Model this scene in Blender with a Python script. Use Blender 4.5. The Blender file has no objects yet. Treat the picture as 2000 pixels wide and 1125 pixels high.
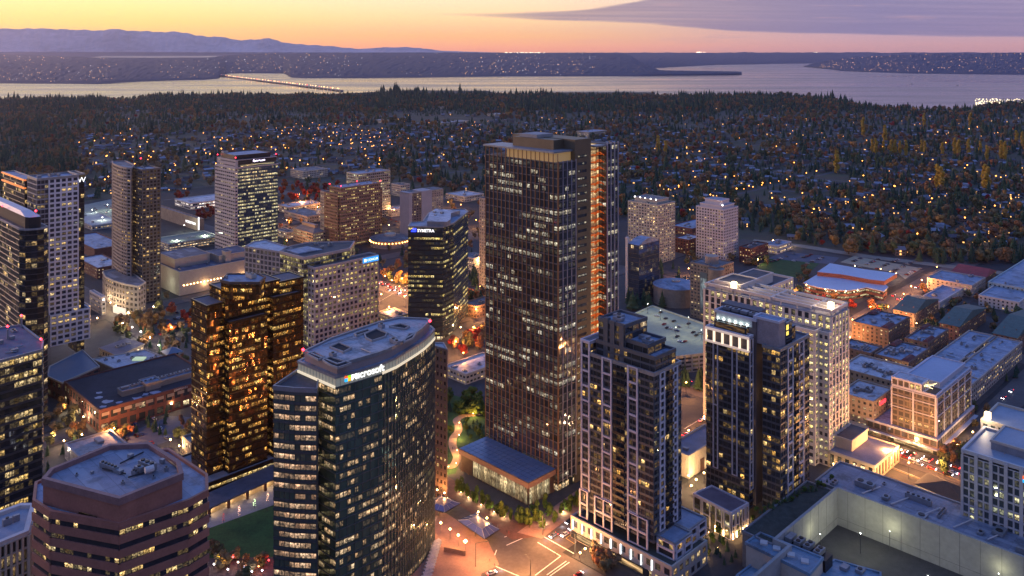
import bpy, math, random
import numpy as np
from mathutils import Matrix, Vector
random.seed(7); RNG = np.random.default_rng(7)
F, H, HY = 1650.0, 235.0, 103.0
S = math.sqrt(.5)
D1 = (-S, S); D2 = (S, S)           # the two street directions
sc = bpy.context.scene; COL = sc.collection
def P(px, py, z=0.0):
    Y = F*(H-z)/(py-HY); return ((px-1000)/F*Y, Y)
def px_of(x, y, z=0.0): return (1000+F*x/y, HY+F*(H-z)/y)
def uv2xy(u, v): return ((u-v)*S, (u+v)*S)
# ------------------------------------------------------------------ camera
cam = bpy.data.cameras.new('camera'); co = bpy.data.objects.new('camera', cam); COL.objects.link(co)
co.location = (0, 0, H); co.rotation_euler = (math.pi/2, 0, 0)
cam.sensor_width = 36; cam.lens = 36*F/2000; cam.shift_y = -(562.5-HY)/2000; cam.clip_start = 1; cam.clip_end = 120000
sc.camera = co
# ------------------------------------------------------------------ materials
def nt_new(name):
    m = bpy.data.materials.new(name); m.use_nodes = True; nt = m.node_tree; nt.nodes.clear(); return m, nt
class G:
    def __init__(s, nt): s.nt = nt
    def n(s, t, ins=None, **kw):
        nd = s.nt.nodes.new('ShaderNode'+t)
        for k, v in kw.items(): setattr(nd, k, v)
        if ins:
            for k, v in ins.items():
                if hasattr(v, 'is_output') or isinstance(v, bpy.types.NodeSocket): s.nt.links.new(v, nd.inputs[k])
                else: nd.inputs[k].default_value = v
        return nd
    def m(s, op, a, b=0.0, c=None, clamp=False):
        ins = {0: a, 1: b}
        if c is not None: ins[2] = c
        return s.n('Math', ins, operation=op, use_clamp=clamp).outputs[0]
    def mr(s, v, a, b, c, d, smooth=False):
        return s.n('MapRange', {0: v, 1: a, 2: b, 3: c, 4: d}, interpolation_type='SMOOTHSTEP' if smooth else 'LINEAR').outputs[0]
    def mix(s, f, a, b, bt='MIX'):
        nd = s.n('Mix', data_type='RGBA', blend_type=bt)
        for i, v in ((0, f), (6, a), (7, b)):
            if isinstance(v, bpy.types.NodeSocket): s.nt.links.new(v, nd.inputs[i])
            else: nd.inputs[i].default_value = v if i == 0 else (*v[:3], 1)
        return nd.outputs[2]
    def ramp(s, f, stops, interp='LINEAR'):
        nd = s.n('ValToRGB', {0: f}); r = nd.color_ramp; r.interpolation = interp
        while len(r.elements) < len(stops): r.elements.new(1)
        for e, (p, c) in zip(r.elements, stops): e.position = p; e.color = (*c[:3], 1)
        return nd.outputs[0]
    def out(s, sh, vol=None):
        o = s.n('OutputMaterial')
        if sh is not None: s.nt.links.new(sh, o.inputs[0])
        if vol is not None: s.nt.links.new(vol, o.inputs[1])
MC = {}
def simple(name, c, rough=.8, var=.25, scale=.15, c2=None, metal=0.0, bump=0.0, spec=.4, seam=0.0):
    if name in MC: return MC[name]
    m, nt = nt_new(name); g = G(nt)
    tc = g.n('TexCoord').outputs['Object']
    nz = g.n('TexNoise', {'Vector': tc, 'Scale': scale, 'Detail': 6.0, 'Roughness': .65}).outputs[0]
    nz2 = g.n('TexNoise', {'Vector': tc, 'Scale': scale*9, 'Detail': 4.0}).outputs[0]
    f = g.m('ADD', g.m('MULTIPLY', nz, .65), g.m('MULTIPLY', nz2, .35))
    c2 = c2 or tuple(x*(1-var*1.3) for x in c); c1 = tuple(min(1, x*(1+var*.6)) for x in c)
    col = g.mix(g.mr(f, .35, .65, 0, 1), c1, c2)
    if seam:       # welded seams and ponding stains of flat roofs, turned with the street grid
        sp = g.n('SeparateXYZ', {0: tc}); uu = g.m('MULTIPLY', g.m('ADD', sp.outputs[0], sp.outputs[1]), S/seam); vv = g.m('MULTIPLY', g.m('SUBTRACT', sp.outputs[1], sp.outputs[0]), S/(seam*3.1))
        ln = g.m('MAXIMUM', g.m('GREATER_THAN', g.m('FRACT', uu), .93), g.m('GREATER_THAN', g.m('FRACT', vv), .975))
        pn = g.n('TexWhiteNoise', {0: g.n('CombineXYZ', {0: g.m('FLOOR', uu), 1: g.m('FLOOR', vv), 2: 0.0}).outputs[0]}, noise_dimensions='3D').outputs[0]
        col = g.mix(g.m('MULTIPLY', ln, .38), col, (.08, .08, .09)); col = g.mix(g.m('MULTIPLY', g.m('GREATER_THAN', pn, .72), .22), col, (.5, .52, .56))
        st_ = g.n('TexNoise', {'Vector': tc, 'Scale': .09, 'Detail': 7.0, 'Roughness': .7}).outputs[0]; col = g.mix(g.mr(st_, .50, .62, 0, .55, True), col, (.07, .075, .085))
    ins = {'Base Color': col, 'Roughness': rough, 'Metallic': metal, 'Specular IOR Level': spec}
    if bump: ins['Normal'] = g.n('Bump', {'Height': nz2, 'Strength': bump, 'Distance': .3}).outputs[0]
    b = g.n('BsdfPrincipled', ins); g.out(b.outputs[0]); MC[name] = m; return m
def emis(name, c, st, sample=False):
    if name in MC: return MC[name]
    m, nt = nt_new(name); g = G(nt)
    b = g.n('BsdfPrincipled', {'Base Color': (*[x*.5 for x in c], 1), 'Emission Color': (*c, 1), 'Emission Strength': st, 'Roughness': .5})
    g.out(b.outputs[0]); m.cycles.emission_sampling = 'AUTO' if sample else 'NONE'; MC[name] = m; return m
def thr_of(p):
    xs = [0, .03, .1, .2, .3, .5, .7, .8, .9, 1]; ys = [.05, .2, .28, .35, .405, .5, .595, .65, .72, .95]
    return float(np.interp(p, xs, ys))
def winmat(name, base=(.02, .025, .03), p=.25, c=(1, .62, .25), c2=(1, .8, .45), st=1.6, grp=4, rough=.07, metal=.0, wob=.03, mull=.06, vlo=.12, vhi=.86, flw=.2, ior=1.6, varb=.0, frag=.45, wr=.25):
    """glass with rooms behind it, some of them lit; cells follow the UV grid (one bay x one storey)"""
    if name in MC: return MC[name]
    p = p*.84; st = st*1.05
    m, nt = nt_new(name); g = G(nt)
    uv = g.n('UVMap').outputs[0]; sp = g.n('SeparateXYZ', {0: uv}); u, v = sp.outputs[0], sp.outputs[1]
    fu, fv = g.m('FLOOR', u), g.m('FLOOR', v); ru, rv = g.m('FRACT', u), g.m('FRACT', v)
    wn = g.n('TexWhiteNoise', {0: g.n('CombineXYZ', {0: fu, 1: fv, 2: 1.0}).outputs[0]}, noise_dimensions='3D')
    w2 = g.n('TexWhiteNoise', {0: g.n('CombineXYZ', {0: g.m('FLOOR', g.m('DIVIDE', g.m('ADD', fu, g.m('MULTIPLY', fv, 1.37)), grp)), 1: fv, 2: 7.0}).outputs[0]}, noise_dimensions='3D').outputs[0]
    w3 = g.n('TexWhiteNoise', {0: g.n('CombineXYZ', {0: 3.0, 1: fv, 2: 5.0}).outputs[0]}, noise_dimensions='3D').outputs[0]
    r1 = wn.outputs[0]; cs = g.n('SeparateXYZ', {0: wn.outputs[1]})
    score = g.m('ADD', g.m('MULTIPLY', r1, wr), g.m('ADD', g.m('MULTIPLY', w2, 1-wr-flw), g.m('MULTIPLY', w3, flw)))
    lit = g.m('LESS_THAN', score, thr_of(p))
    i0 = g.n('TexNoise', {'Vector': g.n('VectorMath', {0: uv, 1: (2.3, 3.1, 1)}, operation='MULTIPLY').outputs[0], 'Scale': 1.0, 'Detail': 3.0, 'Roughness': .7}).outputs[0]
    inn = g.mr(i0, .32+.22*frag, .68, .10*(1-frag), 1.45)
    lit2 = g.m('LESS_THAN', g.m('ADD', g.m('MULTIPLY', w2, .6), g.m('MULTIPLY', r1, .4)), thr_of(min(.8, p*1.3+.12)))
    mk = g.m('MULTIPLY', g.m('GREATER_THAN', ru, mull), g.m('LESS_THAN', ru, 1-mull))
    mk = g.m('MULTIPLY', mk, g.m('MULTIPLY', g.m('GREATER_THAN', rv, vlo), g.m('LESS_THAN', rv, vhi)))
    br = g.mr(g.m('POWER', cs.outputs[1], 1.7), 0, 1, .22, 1.15)
    band = g.m('MULTIPLY', g.m('GREATER_THAN', rv, .58), g.m('LESS_THAN', rv, .72))
    desk = g.m('GREATER_THAN', g.n('TexNoise', {'Vector': g.n('VectorMath', {0: uv, 1: (5.5, 2.0, 1)}, operation='MULTIPLY').outputs[0], 'Scale': 1.0, 'Detail': 2.0}).outputs[0], g.mr(rv, .1, .55, .56, .30))
    grad = g.m('MULTIPLY', g.m('ADD', g.mr(rv, 0, 1, .6, 1.15), g.m('MULTIPLY', band, .7)), g.mr(desk, 0, 1, .35, 1))
    es = g.m('MULTIPLY', g.m('MULTIPLY', g.m('MULTIPLY', lit, inn), g.m('MULTIPLY', mk, br)), g.m('MULTIPLY', grad, st))
    es = g.m('ADD', es, g.m('MULTIPLY', g.m('MULTIPLY', mk, inn), g.m('MULTIPLY', lit2, .075*st)))
    ec = g.mix(cs.outputs[2], c, c2)
    nrm = g.n('NewGeometry').outputs['Normal']
    nz = g.n('TexNoise', {'Vector': g.n('VectorMath', {0: uv, 1: (.7, .5, 1)}, operation='MULTIPLY').outputs[0], 'Scale': 1.0, 'Detail': 3.0}).outputs[1]
    off = g.n('VectorMath', {0: g.n('VectorMath', {0: wn.outputs[1], 1: (-.5, -.5, -.5)}, operation='ADD').outputs[0], 'Scale': wob}, operation='SCALE').outputs[0]
    off2 = g.n('VectorMath', {0: g.n('VectorMath', {0: nz, 1: (-.5, -.5, -.5)}, operation='ADD').outputs[0], 'Scale': wob*2.2}, operation='SCALE').outputs[0]
    nn = g.n('VectorMath', {0: g.n('VectorMath', {0: nrm, 1: off}, operation='ADD').outputs[0], 1: off2}, operation='ADD').outputs[0]
    nn = g.n('VectorMath', {0: nn}, operation='NORMALIZE').outputs[0]
    bc = g.mix(g.m('MULTIPLY', r1, .8), base, tuple(x*(1.6+varb) for x in base))
    b = g.n('BsdfPrincipled', {'Base Color': bc, 'Roughness': rough, 'Metallic': metal, 'IOR': ior, 'Emission Color': ec, 'Emission Strength': es, 'Normal': nn})
    g.out(b.outputs[0]); m.cycles.emission_sampling = 'NONE'; MC[name] = m; return m
def leafmat(name, stops, rough=.9):
    if name in MC: return MC[name]
    m, nt = nt_new(name); g = G(nt)
    at = g.n('Attribute', attribute_name='rnd').outputs['Fac']
    rr = g.m('FRACT', g.m('ADD', at, g.n('ObjectInfo').outputs['Random']))
    col = g.ramp(rr, stops)
    nz = g.n('TexNoise', {'Vector': g.n('TexCoord').outputs['Object'], 'Scale': .9, 'Detail': 3.0}).outputs[0]
    col = g.mix(g.mr(nz, .3, .7, 0, .7), col, (.4, .4, .4), 'MULTIPLY')
    b = g.n('BsdfPrincipled', {'Base Color': col, 'Roughness': rough, 'Specular IOR Level': .15})
    g.out(b.outputs[0]); MC[name] = m; return m
# plain palette (real-world base colours)
ASPH = simple('asphalt', (.026, .027, .03), .85, .35, .05)
ROADM = simple('road_asphalt', (.10, .085, .08), .8, .3, .06)
PAVE = simple('paving', (.060, .056, .055), .85, .25, .2)
BRICKPAVE = simple('brick_paving', (.14, .065, .05), .85, .3, .4)
CONC = simple('concrete', (.34, .33, .32), .85, .18, .08, bump=.1)
CONCD = simple('weathered_concrete', (.20, .19, .185), .85, .25, .06)
LINE = simple('white_paint', (.75, .72, .68), .7, .15, 2.0)
YLINE = simple('yellow_paint', (.6, .4, .06), .7, .15, 2.0)
GRASS = simple('grass', (.035, .095, .022), .95, .4, .12)
SOIL = simple('ground_cover', (.05, .06, .03), .95, .5, .02, c2=(.06, .045, .035))
ROOFB = simple('roof_membrane_blue', (.24, .30, .40), .6, .22, .05, bump=.05, seam=2.4)
ROOFW = simple('roof_membrane_white', (.55, .54, .56), .6, .25, .06, c2=(.34, .34, .37), bump=.05, seam=3.0)
ROOFD = simple('roof_dark', (.09, .085, .09), .75, .4, .07)
ROOFG = simple('roof_gravel', (.21, .20, .20), .85, .3, .08, seam=5.0)
ROOFM = simple('roof_maroon', (.13, .035, .035), .7, .25, .3)
ROOFGR = simple('roof_green_shingle', (.07, .12, .11), .7, .25, .3)
WHITE = simple('white_stone', (.56, .51, .48), .75, .1, .1)
CREAM = simple('cream_stone', (.5, .43, .35), .8, .12, .1)
PINKST = simple('rose_precast', (.46, .38, .35), .8, .1, .1)
TAN = simple('tan_concrete', (.38, .30, .24), .8, .15, .1)
BROWNST = simple('brown_precast', (.27, .16, .105), .8, .15, .1)
REDGR = simple('red_granite', (.34, .14, .10), .55, .2, .15)
BRICK = simple('red_brick', (.17, .065, .05), .85, .25, .4)
DKMET = simple('dark_metal', (.035, .035, .04), .4, .2, .5, metal=.5)
GREYMET = simple('grey_metal', (.28, .29, .31), .45, .2, .3, metal=.4)
BRONZE = simple('bronze_cladding', (.15, .118, .075), .5, .15, .1, metal=.3)
COPPER = emis('copper_fin_glow', (.42, .19, .09), .08)  # emission put into the fins for their lit orange look
PALEFIN = simple('pale_fin', (.42, .40, .44), .5, .1, .2)
TRUNK = simple('bark', (.07, .05, .035), .95, .3, 2.0)
STEEL = simple('lamp_steel', (.12, .12, .12), .5, .1, 2.0, metal=.6)
L_WARM = emis('lamp_warm', (1, .55, .2), 30); L_ORG = emis('lamp_orange', (1, .42, .1), 22); L_WHITE = emis('lamp_white', (1, .95, .9), 24)
L_RED = emis('beacon_red', (1, .02, .04), 14); TAIL = emis('tail_red', (1, .03, .03), 14); HEADL = emis('headlight', (.95, .9, 1), 22)
STRIP = emis('light_strip_warm', (1, .85, .6), .75); STRIPC = emis('light_strip_cool', (.85, .95, 1), 2.2)
SHOP = winmat('shop_glass', p=.85, c=(1, .6, .25), c2=(1, .8, .5), st=2.4, grp=2, mull=.08)
# ------------------------------------------------------------------ mesh builder
WP = {}
class MB:
    def __init__(s): s.v = []; s.f = []; s.uv = []; s.mi = []
    def quad(s, a, b, c, d, uv=None, mi=0):
        i = len(s.v); s.v += [a, b, c, d]; s.f.append((i, i+1, i+2, i+3)); s.uv += uv or [(0, 0), (1, 0), (1, 1), (0, 1)]; s.mi.append(mi); return s
    def ngon(s, pts, mi=0, uv=None):
        i = len(s.v); s.v += pts; s.f.append(tuple(range(i, i+len(pts)))); s.uv += uv or [(p[0]*.1, p[1]*.1) for p in pts]; s.mi.append(mi); return s
    def prism(s, poly, z0, z1, mi=0, top=True, bot=False, mt=None, uvs=None):
        n = len(poly); acc = 0
        for i in range(n):
            a, b = poly[i], poly[(i+1) % n]; L = math.dist(a, b); uv = None
            if uvs: uv = [((acc)/uvs, z0/4), ((acc+L)/uvs, z0/4), ((acc+L)/uvs, z1/4), (acc/uvs, z1/4)]
            s.quad((*a, z0), (*b, z0), (*b, z1), (*a, z1), uv, mi); acc += L
        if top: s.ngon([(*p, z1) for p in poly], mi if mt is None else mt)
        if bot: s.ngon([(*p, z0) for p in reversed(poly)], mi)
        return s
    def box(s, x0, y0, z0, x1, y1, z1, mi=0, bot=True): return s.prism([(x0, y0), (x1, y0), (x1, y1), (x0, y1)], z0, z1, mi, True, bot)
    def bar(s, a, b, w, z0, z1, mi=0, bot=True):      # upright box along the ground line a-b, width w
        dx, dy = b[0]-a[0], b[1]-a[1]; L = math.hypot(dx, dy) or 1; nx, ny = dy/L*w/2, -dx/L*w/2
        return s.prism([(a[0]+nx, a[1]+ny), (b[0]+nx, b[1]+ny), (b[0]-nx, b[1]-ny), (a[0]-nx, a[1]-ny)], z0, z1, mi, True, bot)
    def edgebox(s, A, B, o0, o1, z0, z1, ext=0.0, mi=0):   # box standing off a wall A->B between offsets o0..o1
        dx, dy = B[0]-A[0], B[1]-A[1]; L = math.hypot(dx, dy) or 1; dx /= L; dy /= L; nx, ny = dy, -dx
        q = lambda P_, e, o: (P_[0]+dx*e+nx*o, P_[1]+dy*e+ny*o)
        return s.prism([q(A, -ext, o1), q(B, ext, o1), q(B, ext, o0), q(A, -ext, o0)], z0, z1, mi, True, True)
    def cyl(s, x, y, z0, z1, r, n=10, mi=0, r1=None):
        r1 = r if r1 is None else r1
        p0 = [(x+r*math.cos(2*math.pi*i/n), y+r*math.sin(2*math.pi*i/n), z0) for i in range(n)]
        p1 = [(x+r1*math.cos(2*math.pi*i/n), y+r1*math.sin(2*math.pi*i/n), z1) for i in range(n)]
        for i in range(n): j = (i+1) % n; s.quad(p0[i], p0[j], p1[j], p1[i], None, mi)
        s.ngon(p1, mi); return s
    def tube(s, a, b, r, n=5, mi=0):
        a, b = Vector(a), Vector(b); d = (b-a).normalized(); e = d.orthogonal().normalized(); f = d.cross(e)
        ra = [tuple(a+(e*math.cos(t)+f*math.sin(t))*r) for t in [2*math.pi*i/n for i in range(n)]]
        rb = [tuple(b+(e*math.cos(t)+f*math.sin(t))*r) for t in [2*math.pi*i/n for i in range(n)]]
        for i in range(n): j = (i+1) % n; s.quad(ra[i], ra[j], rb[j], rb[i], None, mi)
        s.ngon(rb, mi); s.ngon(ra[::-1], mi); return s
    def ball(s, x, y, z, r, mi=0):
        t = .5*r
        for sx, sy in ((1, 1), (-1, 1), (-1, -1), (1, -1)):
            for sz in (1, -1):
                a, b, c = (x+sx*r, y, z), (x, y+sy*r, z), (x, y, z+sz*r)
                if sx*sy*sz > 0: s.ngon([a, b, c], mi)
                else: s.ngon([a, c, b], mi)
        return s
    def build(s, name, mats, parent=None, loc=None):
        me = bpy.data.meshes.new(name); o = bpy.data.objects.new(name, me); COL.objects.link(o)
        base = WP.get(parent.name) if parent else (loc or (0, 0, 0))
        if parent: o.parent = parent
        else: o.location = base
        WP[o.name] = base
        v = [(a-base[0], b-base[1], c-base[2]) for a, b, c in s.v] if any(base) else s.v
        me.from_pydata(v, [], s.f)
        ul = me.uv_layers.new(name='UVMap'); ul.data.foreach_set('uv', np.array(s.uv, dtype=np.float32).ravel())
        for m in (mats if isinstance(mats, (list, tuple)) else [mats]): me.materials.append(m)
        if any(s.mi): me.polygons.foreach_set('material_index', s.mi)
        me.update(); return o
def tag(o, label=None, cat=None, group=None, kind=None):
    if label: o['label'] = label
    if cat: o['category'] = cat
    if group: o['group'] = group
    if kind: o['kind'] = kind
    return o
def root(name, label, cat, loc, group=None):
    o = bpy.data.objects.new(name, None); COL.objects.link(o); o.location = loc; o.empty_display_size = 1
    WP[o.name] = tuple(loc); return tag(o, label, cat, group)
def sheet(name, pts, z, mat, kind='structure', label=None):
    o = MB().ngon([(*P(x, y, z), z) for x, y in pts]).build(name, mat); 
    # make normals face up
    if o.data.polygons[0].normal.z < 0: o.data.flip_normals()
    return tag(o, kind=kind, label=label)
def light(name, x, y, z, e, c, r=.4, parent=None):
    l = bpy.data.lights.new(name, 'POINT'); l.energy = e; l.color = c; l.shadow_soft_size = r
    o = bpy.data.objects.new(name, l); COL.objects.link(o); o.location = (x, y, z)
    if parent: o.parent = parent; b = WP[parent.name]; o.location = (x-b[0], y-b[1], z-b[2])
    return o
def text(s_, A, B, z, size, mat, parent, off=.5, name='lettering', shear=0.0, start=0.0, ext=.08, bold=0.0):
    c = bpy.data.curves.new(name, 'FONT'); c.body = s_; c.size = size; c.extrude = ext; c.shear = shear; c.offset = bold
    c.materials.append(mat); t_ = bpy.data.objects.new('tmp', c); COL.objects.link(t_)
    me = bpy.data.meshes.new_from_object(t_.evaluated_get(bpy.context.evaluated_depsgraph_get())); bpy.data.objects.remove(t_)
    o = bpy.data.objects.new(name, me); COL.objects.link(o)
    dx, dy = B[0]-A[0], B[1]-A[1]; L = math.hypot(dx, dy); dx /= L; dy /= L
    b = WP[parent.name]; o.parent = parent
    M = Matrix(((dx, 0, dy, A[0]+dx*start+dy*off-b[0]), (dy, 0, -dx, A[1]+dy*start-dx*off-b[1]), (0, 1, 0, z-b[2]), (0, 0, 0, 1)))
    o.matrix_local = M; return o
def inset(poly, d):
    n = len(poly); out = []
    for i in range(n):
        p0, p1, p2 = poly[i-1], poly[i], poly[(i+1) % n]
        e1 = (p1[0]-p0[0], p1[1]-p0[1]); e2 = (p2[0]-p1[0], p2[1]-p1[1])
        l1 = math.hypot(*e1) or 1; l2 = math.hypot(*e2) or 1
        n1 = (-e1[1]/l1, e1[0]/l1); n2 = (-e2[1]/l2, e2[0]/l2)
        k = 1+n1[0]*n2[0]+n1[1]*n2[1]; k = max(k, .35)
        out.append((p1[0]+(n1[0]+n2[0])/k*d, p1[1]+(n1[1]+n2[1])/k*d))
    return out
def lerp(a, b, t): return (a[0]+(b[0]-a[0])*t, a[1]+(b[1]-a[1])*t)
def ccw(poly):
    A = sum(poly[i][0]*poly[(i+1) % len(poly)][1]-poly[(i+1) % len(poly)][0]*poly[i][1] for i in range(len(poly)))
    return poly if A > 0 else poly[::-1]
class Bx:
    """box building from its near roof corner, its left and right picture columns and its foot"""
    def __init__(s, cx, cy, lx, rx, base=None, h=None, z0=0.0):
        if h is None: Y = F*(H-z0)/(base-HY); h = H-(cy-HY)*Y/F
        else: Y = F*(H-h)/(cy-HY)
        s.h = h; s.N = ((cx-1000)/F*Y, Y); s.a = s.r(rx); s.b = s.l(lx)
        N = s.N; s.R = s.at(s.a, 0); s.K = s.at(s.a, s.b); s.L = s.at(0, s.b); s.poly = [N, s.R, s.K, s.L]
    def l(s, px): t = (px-1000)/F; return (s.N[0]-t*s.N[1])/(S*(1+t))
    def r(s, px): t = (px-1000)/F; return (t*s.N[1]-s.N[0])/(S*(1-t))
    def at(s, a, b): return (s.N[0]+a*D2[0]+b*D1[0], s.N[1]+a*D2[1]+b*D1[1])
    def sub(s, a0, a1, b0, b1): return [s.at(a0, b0), s.at(a1, b0), s.at(a1, b1), s.at(a0, b1)]
BID = [0]
def facade(rt, poly, z0, z1, fh, bay, wall, win, wf=.6, hf=.6, d=.35, mode='punched', indiv=60, pier=True, pw=None, mull=None, mw=.12, sill=.5, edges=None, capname='cladding'):
    BID[0] += 1; bid = BID[0]; nfl = max(1, round((z1-z0)/fh)); fh = (z1-z0)/nfl; n = len(poly)
    cl = MB(); wins = []; bands = {}
    if mode != 'curtain': MB().prism(poly, z0, z1, top=False).build('wall', wall, rt)
    for i in range(n):
        if edges is not None and i not in edges: continue
        A, B = poly[i], poly[(i+1) % n]; L = math.dist(A, B)
        if L < .8: continue
        dx, dy = (B[0]-A[0])/L, (B[1]-A[1])/L; nx, ny = dy, -dx
        M_ = lerp(A, B, .5); facing = (-M_[0]*nx - M_[1]*ny) > 0
        nb = max(1, round(L/bay)); bw = L/nb; pwid = bw*(1-wf) if pw is None else pw
        at = lambda s_, o=0.0: (A[0]+dx*s_+nx*o, A[1]+dy*s_+ny*o)
        sh = fh*(1-hf)
        if mode == 'curtain':
            for j in range(nfl):
                a, b = at(0), at(L); za, zb = z0+j*fh, z0+(j+1)*fh; vo = bid*64+j; uo = i*41
                bands.setdefault(j, MB()).quad((*a, za), (*b, za), (*b, zb), (*a, zb), [(uo, vo), (uo+nb, vo), (uo+nb, vo+1), (uo, vo+1)])
            if facing:
                for j in range(nfl+1):
                    zz = z0+j*fh
                    if sh > .02: cl.edgebox(A, B, .0, d*.8, zz-sh*.5, min(zz+sh*.5, z1+sh*.5), ext=d*.78)
                if mull:
                    for k in range(0, nb+1, mull):
                        cl.edgebox(at(max(0, k*bw-mw/2)), at(min(L, k*bw+mw/2)), .0, d, z0, z1)
            continue
        if facing:
            for j in range(nfl+1):
                zz = z0+j*fh; zl = max(z0, zz-sh*(1-sill)); zh = min(z1, zz+sh*sill)
                if zh-zl > .05: cl.edgebox(A, B, 0, d*.86, zl, zh, ext=d*.84)
            if pier:
                for k in range(nb+1):
                    a, b = max(0, k*bw-pwid/2), min(L, k*bw+pwid/2)
                    cl.edgebox(at(a-(d*.97 if k == 0 else 0)), at(b+(d*.97 if k == nb else 0)), 0, d, z0, z1-.01)
        for j in range(nfl):
            za, zb = z0+j*fh+sh*sill, z0+(j+1)*fh-sh*(1-sill); vo = bid*64+j; uo = i*41
            if mode == 'band':
                a, b = at(0.02, .04), at(L-.02, .04)
                bands.setdefault(j, MB()).quad((*a, za), (*b, za), (*b, zb), (*a, zb), [(uo, vo+.02), (uo+nb, vo+.02), (uo+nb, vo+.98), (uo, vo+.98)])
            else:
                for k in range(nb):
                    a, b = at(k*bw+pwid/2, .04), at((k+1)*bw-pwid/2, .04); u0 = uo+k
                    q = ([(*a, za), (*b, za), (*b, zb), (*a, zb)], [(u0+.02, vo+.02), (u0+.98, vo+.02), (u0+.98, vo+.98), (u0+.02, vo+.98)])
                    wins.append((a[1] if facing else 1e9, q))
    if cl.v: cl.build(capname, wall if mode != 'curtain' else (mull_mat or wall), rt)
    for j, mb in bands.items(): mb.build('window_band', win, rt)
    if wins:
        wins.sort(key=lambda w: w[0] - w[1][0][0][2]*.5)
        vis = [w for w in wins if w[0] < 1e8]; k = min(indiv, len(vis))
        for w in vis[:k]: MB().quad(*w[1][0], w[1][1]).build('window', win, rt)
        rest = MB()
        for w in vis[k:]+[w for w in wins if w[0] > 1e8]: rest.quad(*w[1][0], w[1][1])
        if rest.v: tag(rest.build('window', win, rt), kind='stuff')
mull_mat = None
def roof(rt, poly, z, mat=None, par=1.0, pmat=None, pt=.5, name='roof'):
    mat = mat or ROOFG; MB().ngon([(*p, z) for p in poly]).build(name, mat, rt)
    if par:
        mb = MB(); inn = inset(poly, pt); out = inset(poly, -.36)
        n = len(poly)
        for i in range(n):
            j = (i+1) % n
            mb.quad((*out[i], z-.6), (*out[j], z-.6), (*out[j], z+par), (*out[i], z+par))
            mb.quad((*out[i], z+par), (*out[j], z+par), (*inn[j], z+par), (*inn[i], z+par))
            mb.quad((*inn[j], z), (*inn[i], z), (*inn[i], z+par), (*inn[j], z+par))
            mb.quad((*out[j], z-.6), (*out[i], z-.6), (*poly[i], z-.6), (*poly[j], z-.6))
        mb.build('parapet', pmat or CONC, rt)
def unit(rt, x, y, z, w, l, h, ang=45, mat=None, name='roof_unit', fan=True):
    c, s_ = math.cos(math.radians(ang)), math.sin(math.radians(ang)); mb = MB()
    q = lambda a, b: (x+a*c-b*s_, y+a*s_+b*c)
    mb.prism([q(-w/2, -l/2), q(w/2, -l/2), q(w/2, l/2), q(-w/2, l/2)], z+.3, z+h)
    mb.prism([q(-w*.42, -l*.42), q(w*.42, -l*.42), q(w*.42, l*.42), q(-w*.42, l*.42)], z, z+.3, top=False)
    if fan and (int(x*7+y*3) % 3):
        k = max(1, int(l/w))
        for i in range(k):
            cx, cy = q(0, -l/2+(i+.5)*l/k); mb.cyl(cx, cy, z+h, z+h+.35, min(w, l)*.33, 9, 1)
    return mb.build(name, [mat or GREYMET, DKMET], rt)
def clutter(rt, poly, z, n, seed=0, smax=6, mat=None):
    r = random.Random(seed+11); poly = inset(poly, 2.5)
    xs = [p[0] for p in poly]; ys = [p[1] for p in poly]; k = 0; t = 0
    while k < n and t < 200:
        t += 1; x, y = r.uniform(min(xs), max(xs)), r.uniform(min(ys), max(ys))
        ins = all((b[0]-a[0])*(y-a[1])-(b[1]-a[1])*(x-a[0]) > 1.5*math.dist(a, b) for a, b in zip(poly, poly[1:]+poly[:1]))
        if not ins: continue
        k += 1; w = r.uniform(1.2, smax*.6)
        if r.random() < .3: MB().tube((x, y, z+.5), (x+r.uniform(-6, 6), y+r.uniform(-6, 6), z+.5), .3).build('duct', GREYMET, rt)
        else: unit(rt, x, y, z, w, w*r.uniform(1, 2.2), r.uniform(.8, 2.2), 45+90*r.randint(0, 1), mat)
def cen(poly): return (sum(p[0] for p in poly)/len(poly), sum(p[1] for p in poly)/len(poly), 0)
def beacon(rt, x, y, z):
    MB().tube((x, y, z-1.5), (x, y, z), .12).ball(x, y, z+.5, .75, 1).build('beacon', [STEEL, L_RED], rt)
# ================================================================== buildings
def box_building(name, label, bx, wall, win, rf=None, z0=0.0, fh=3.8, bay=3.5, par=1.0, nun=3, seed=0, group=None, pmat=None, cat='building', **kw):
    rt = root(name, label, cat, (*bx.N, z0), group)
    facade(rt, bx.poly, z0, bx.h, fh, bay, wall, win, **kw)
    roof(rt, bx.poly, bx.h, rf or ROOFG, par, pmat or wall)
    if nun: clutter(rt, bx.poly, bx.h, nun, seed)
    return rt
def block(rt, poly, z0, z1, wall, rf=None, name='penthouse', par=.5):   # a plain upper volume
    MB().prism(poly, z0, z1, top=False).build(name, wall, rt); roof(rt, poly, z1, rf or ROOFG, par, wall, .3)
W_OFF = winmat('office_glass_warm', p=.45, c=(1, .72, .3), c2=(1, .85, .5), st=1.1, grp=4)
W_OFF2 = winmat('office_glass_busy', base=(.03, .035, .04), p=.62, c=(1, .78, .36), c2=(1, .9, .55), st=1.15, grp=3)
W_RES = winmat('flat_glass', base=(.02, .023, .028), p=.10, c=(1, .55, .16), c2=(1, .75, .35), st=1.5, grp=3)
W_RESW = winmat('flat_glass_pale', base=(.05, .055, .065), p=.2, c=(1, .66, .26), c2=(1, .8, .45), st=1.4, grp=2)
W_RESD = winmat('flat_glass_beige', base=(.025, .02, .02), p=.2, c=(1, .55, .16), c2=(1, .7, .3), st=1.3, grp=2)
W_LOW = winmat('low_window', base=(.03, .03, .035), p=.33, c=(1, .6, .22), c2=(1, .8, .45), st=1.6, grp=2)
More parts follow.
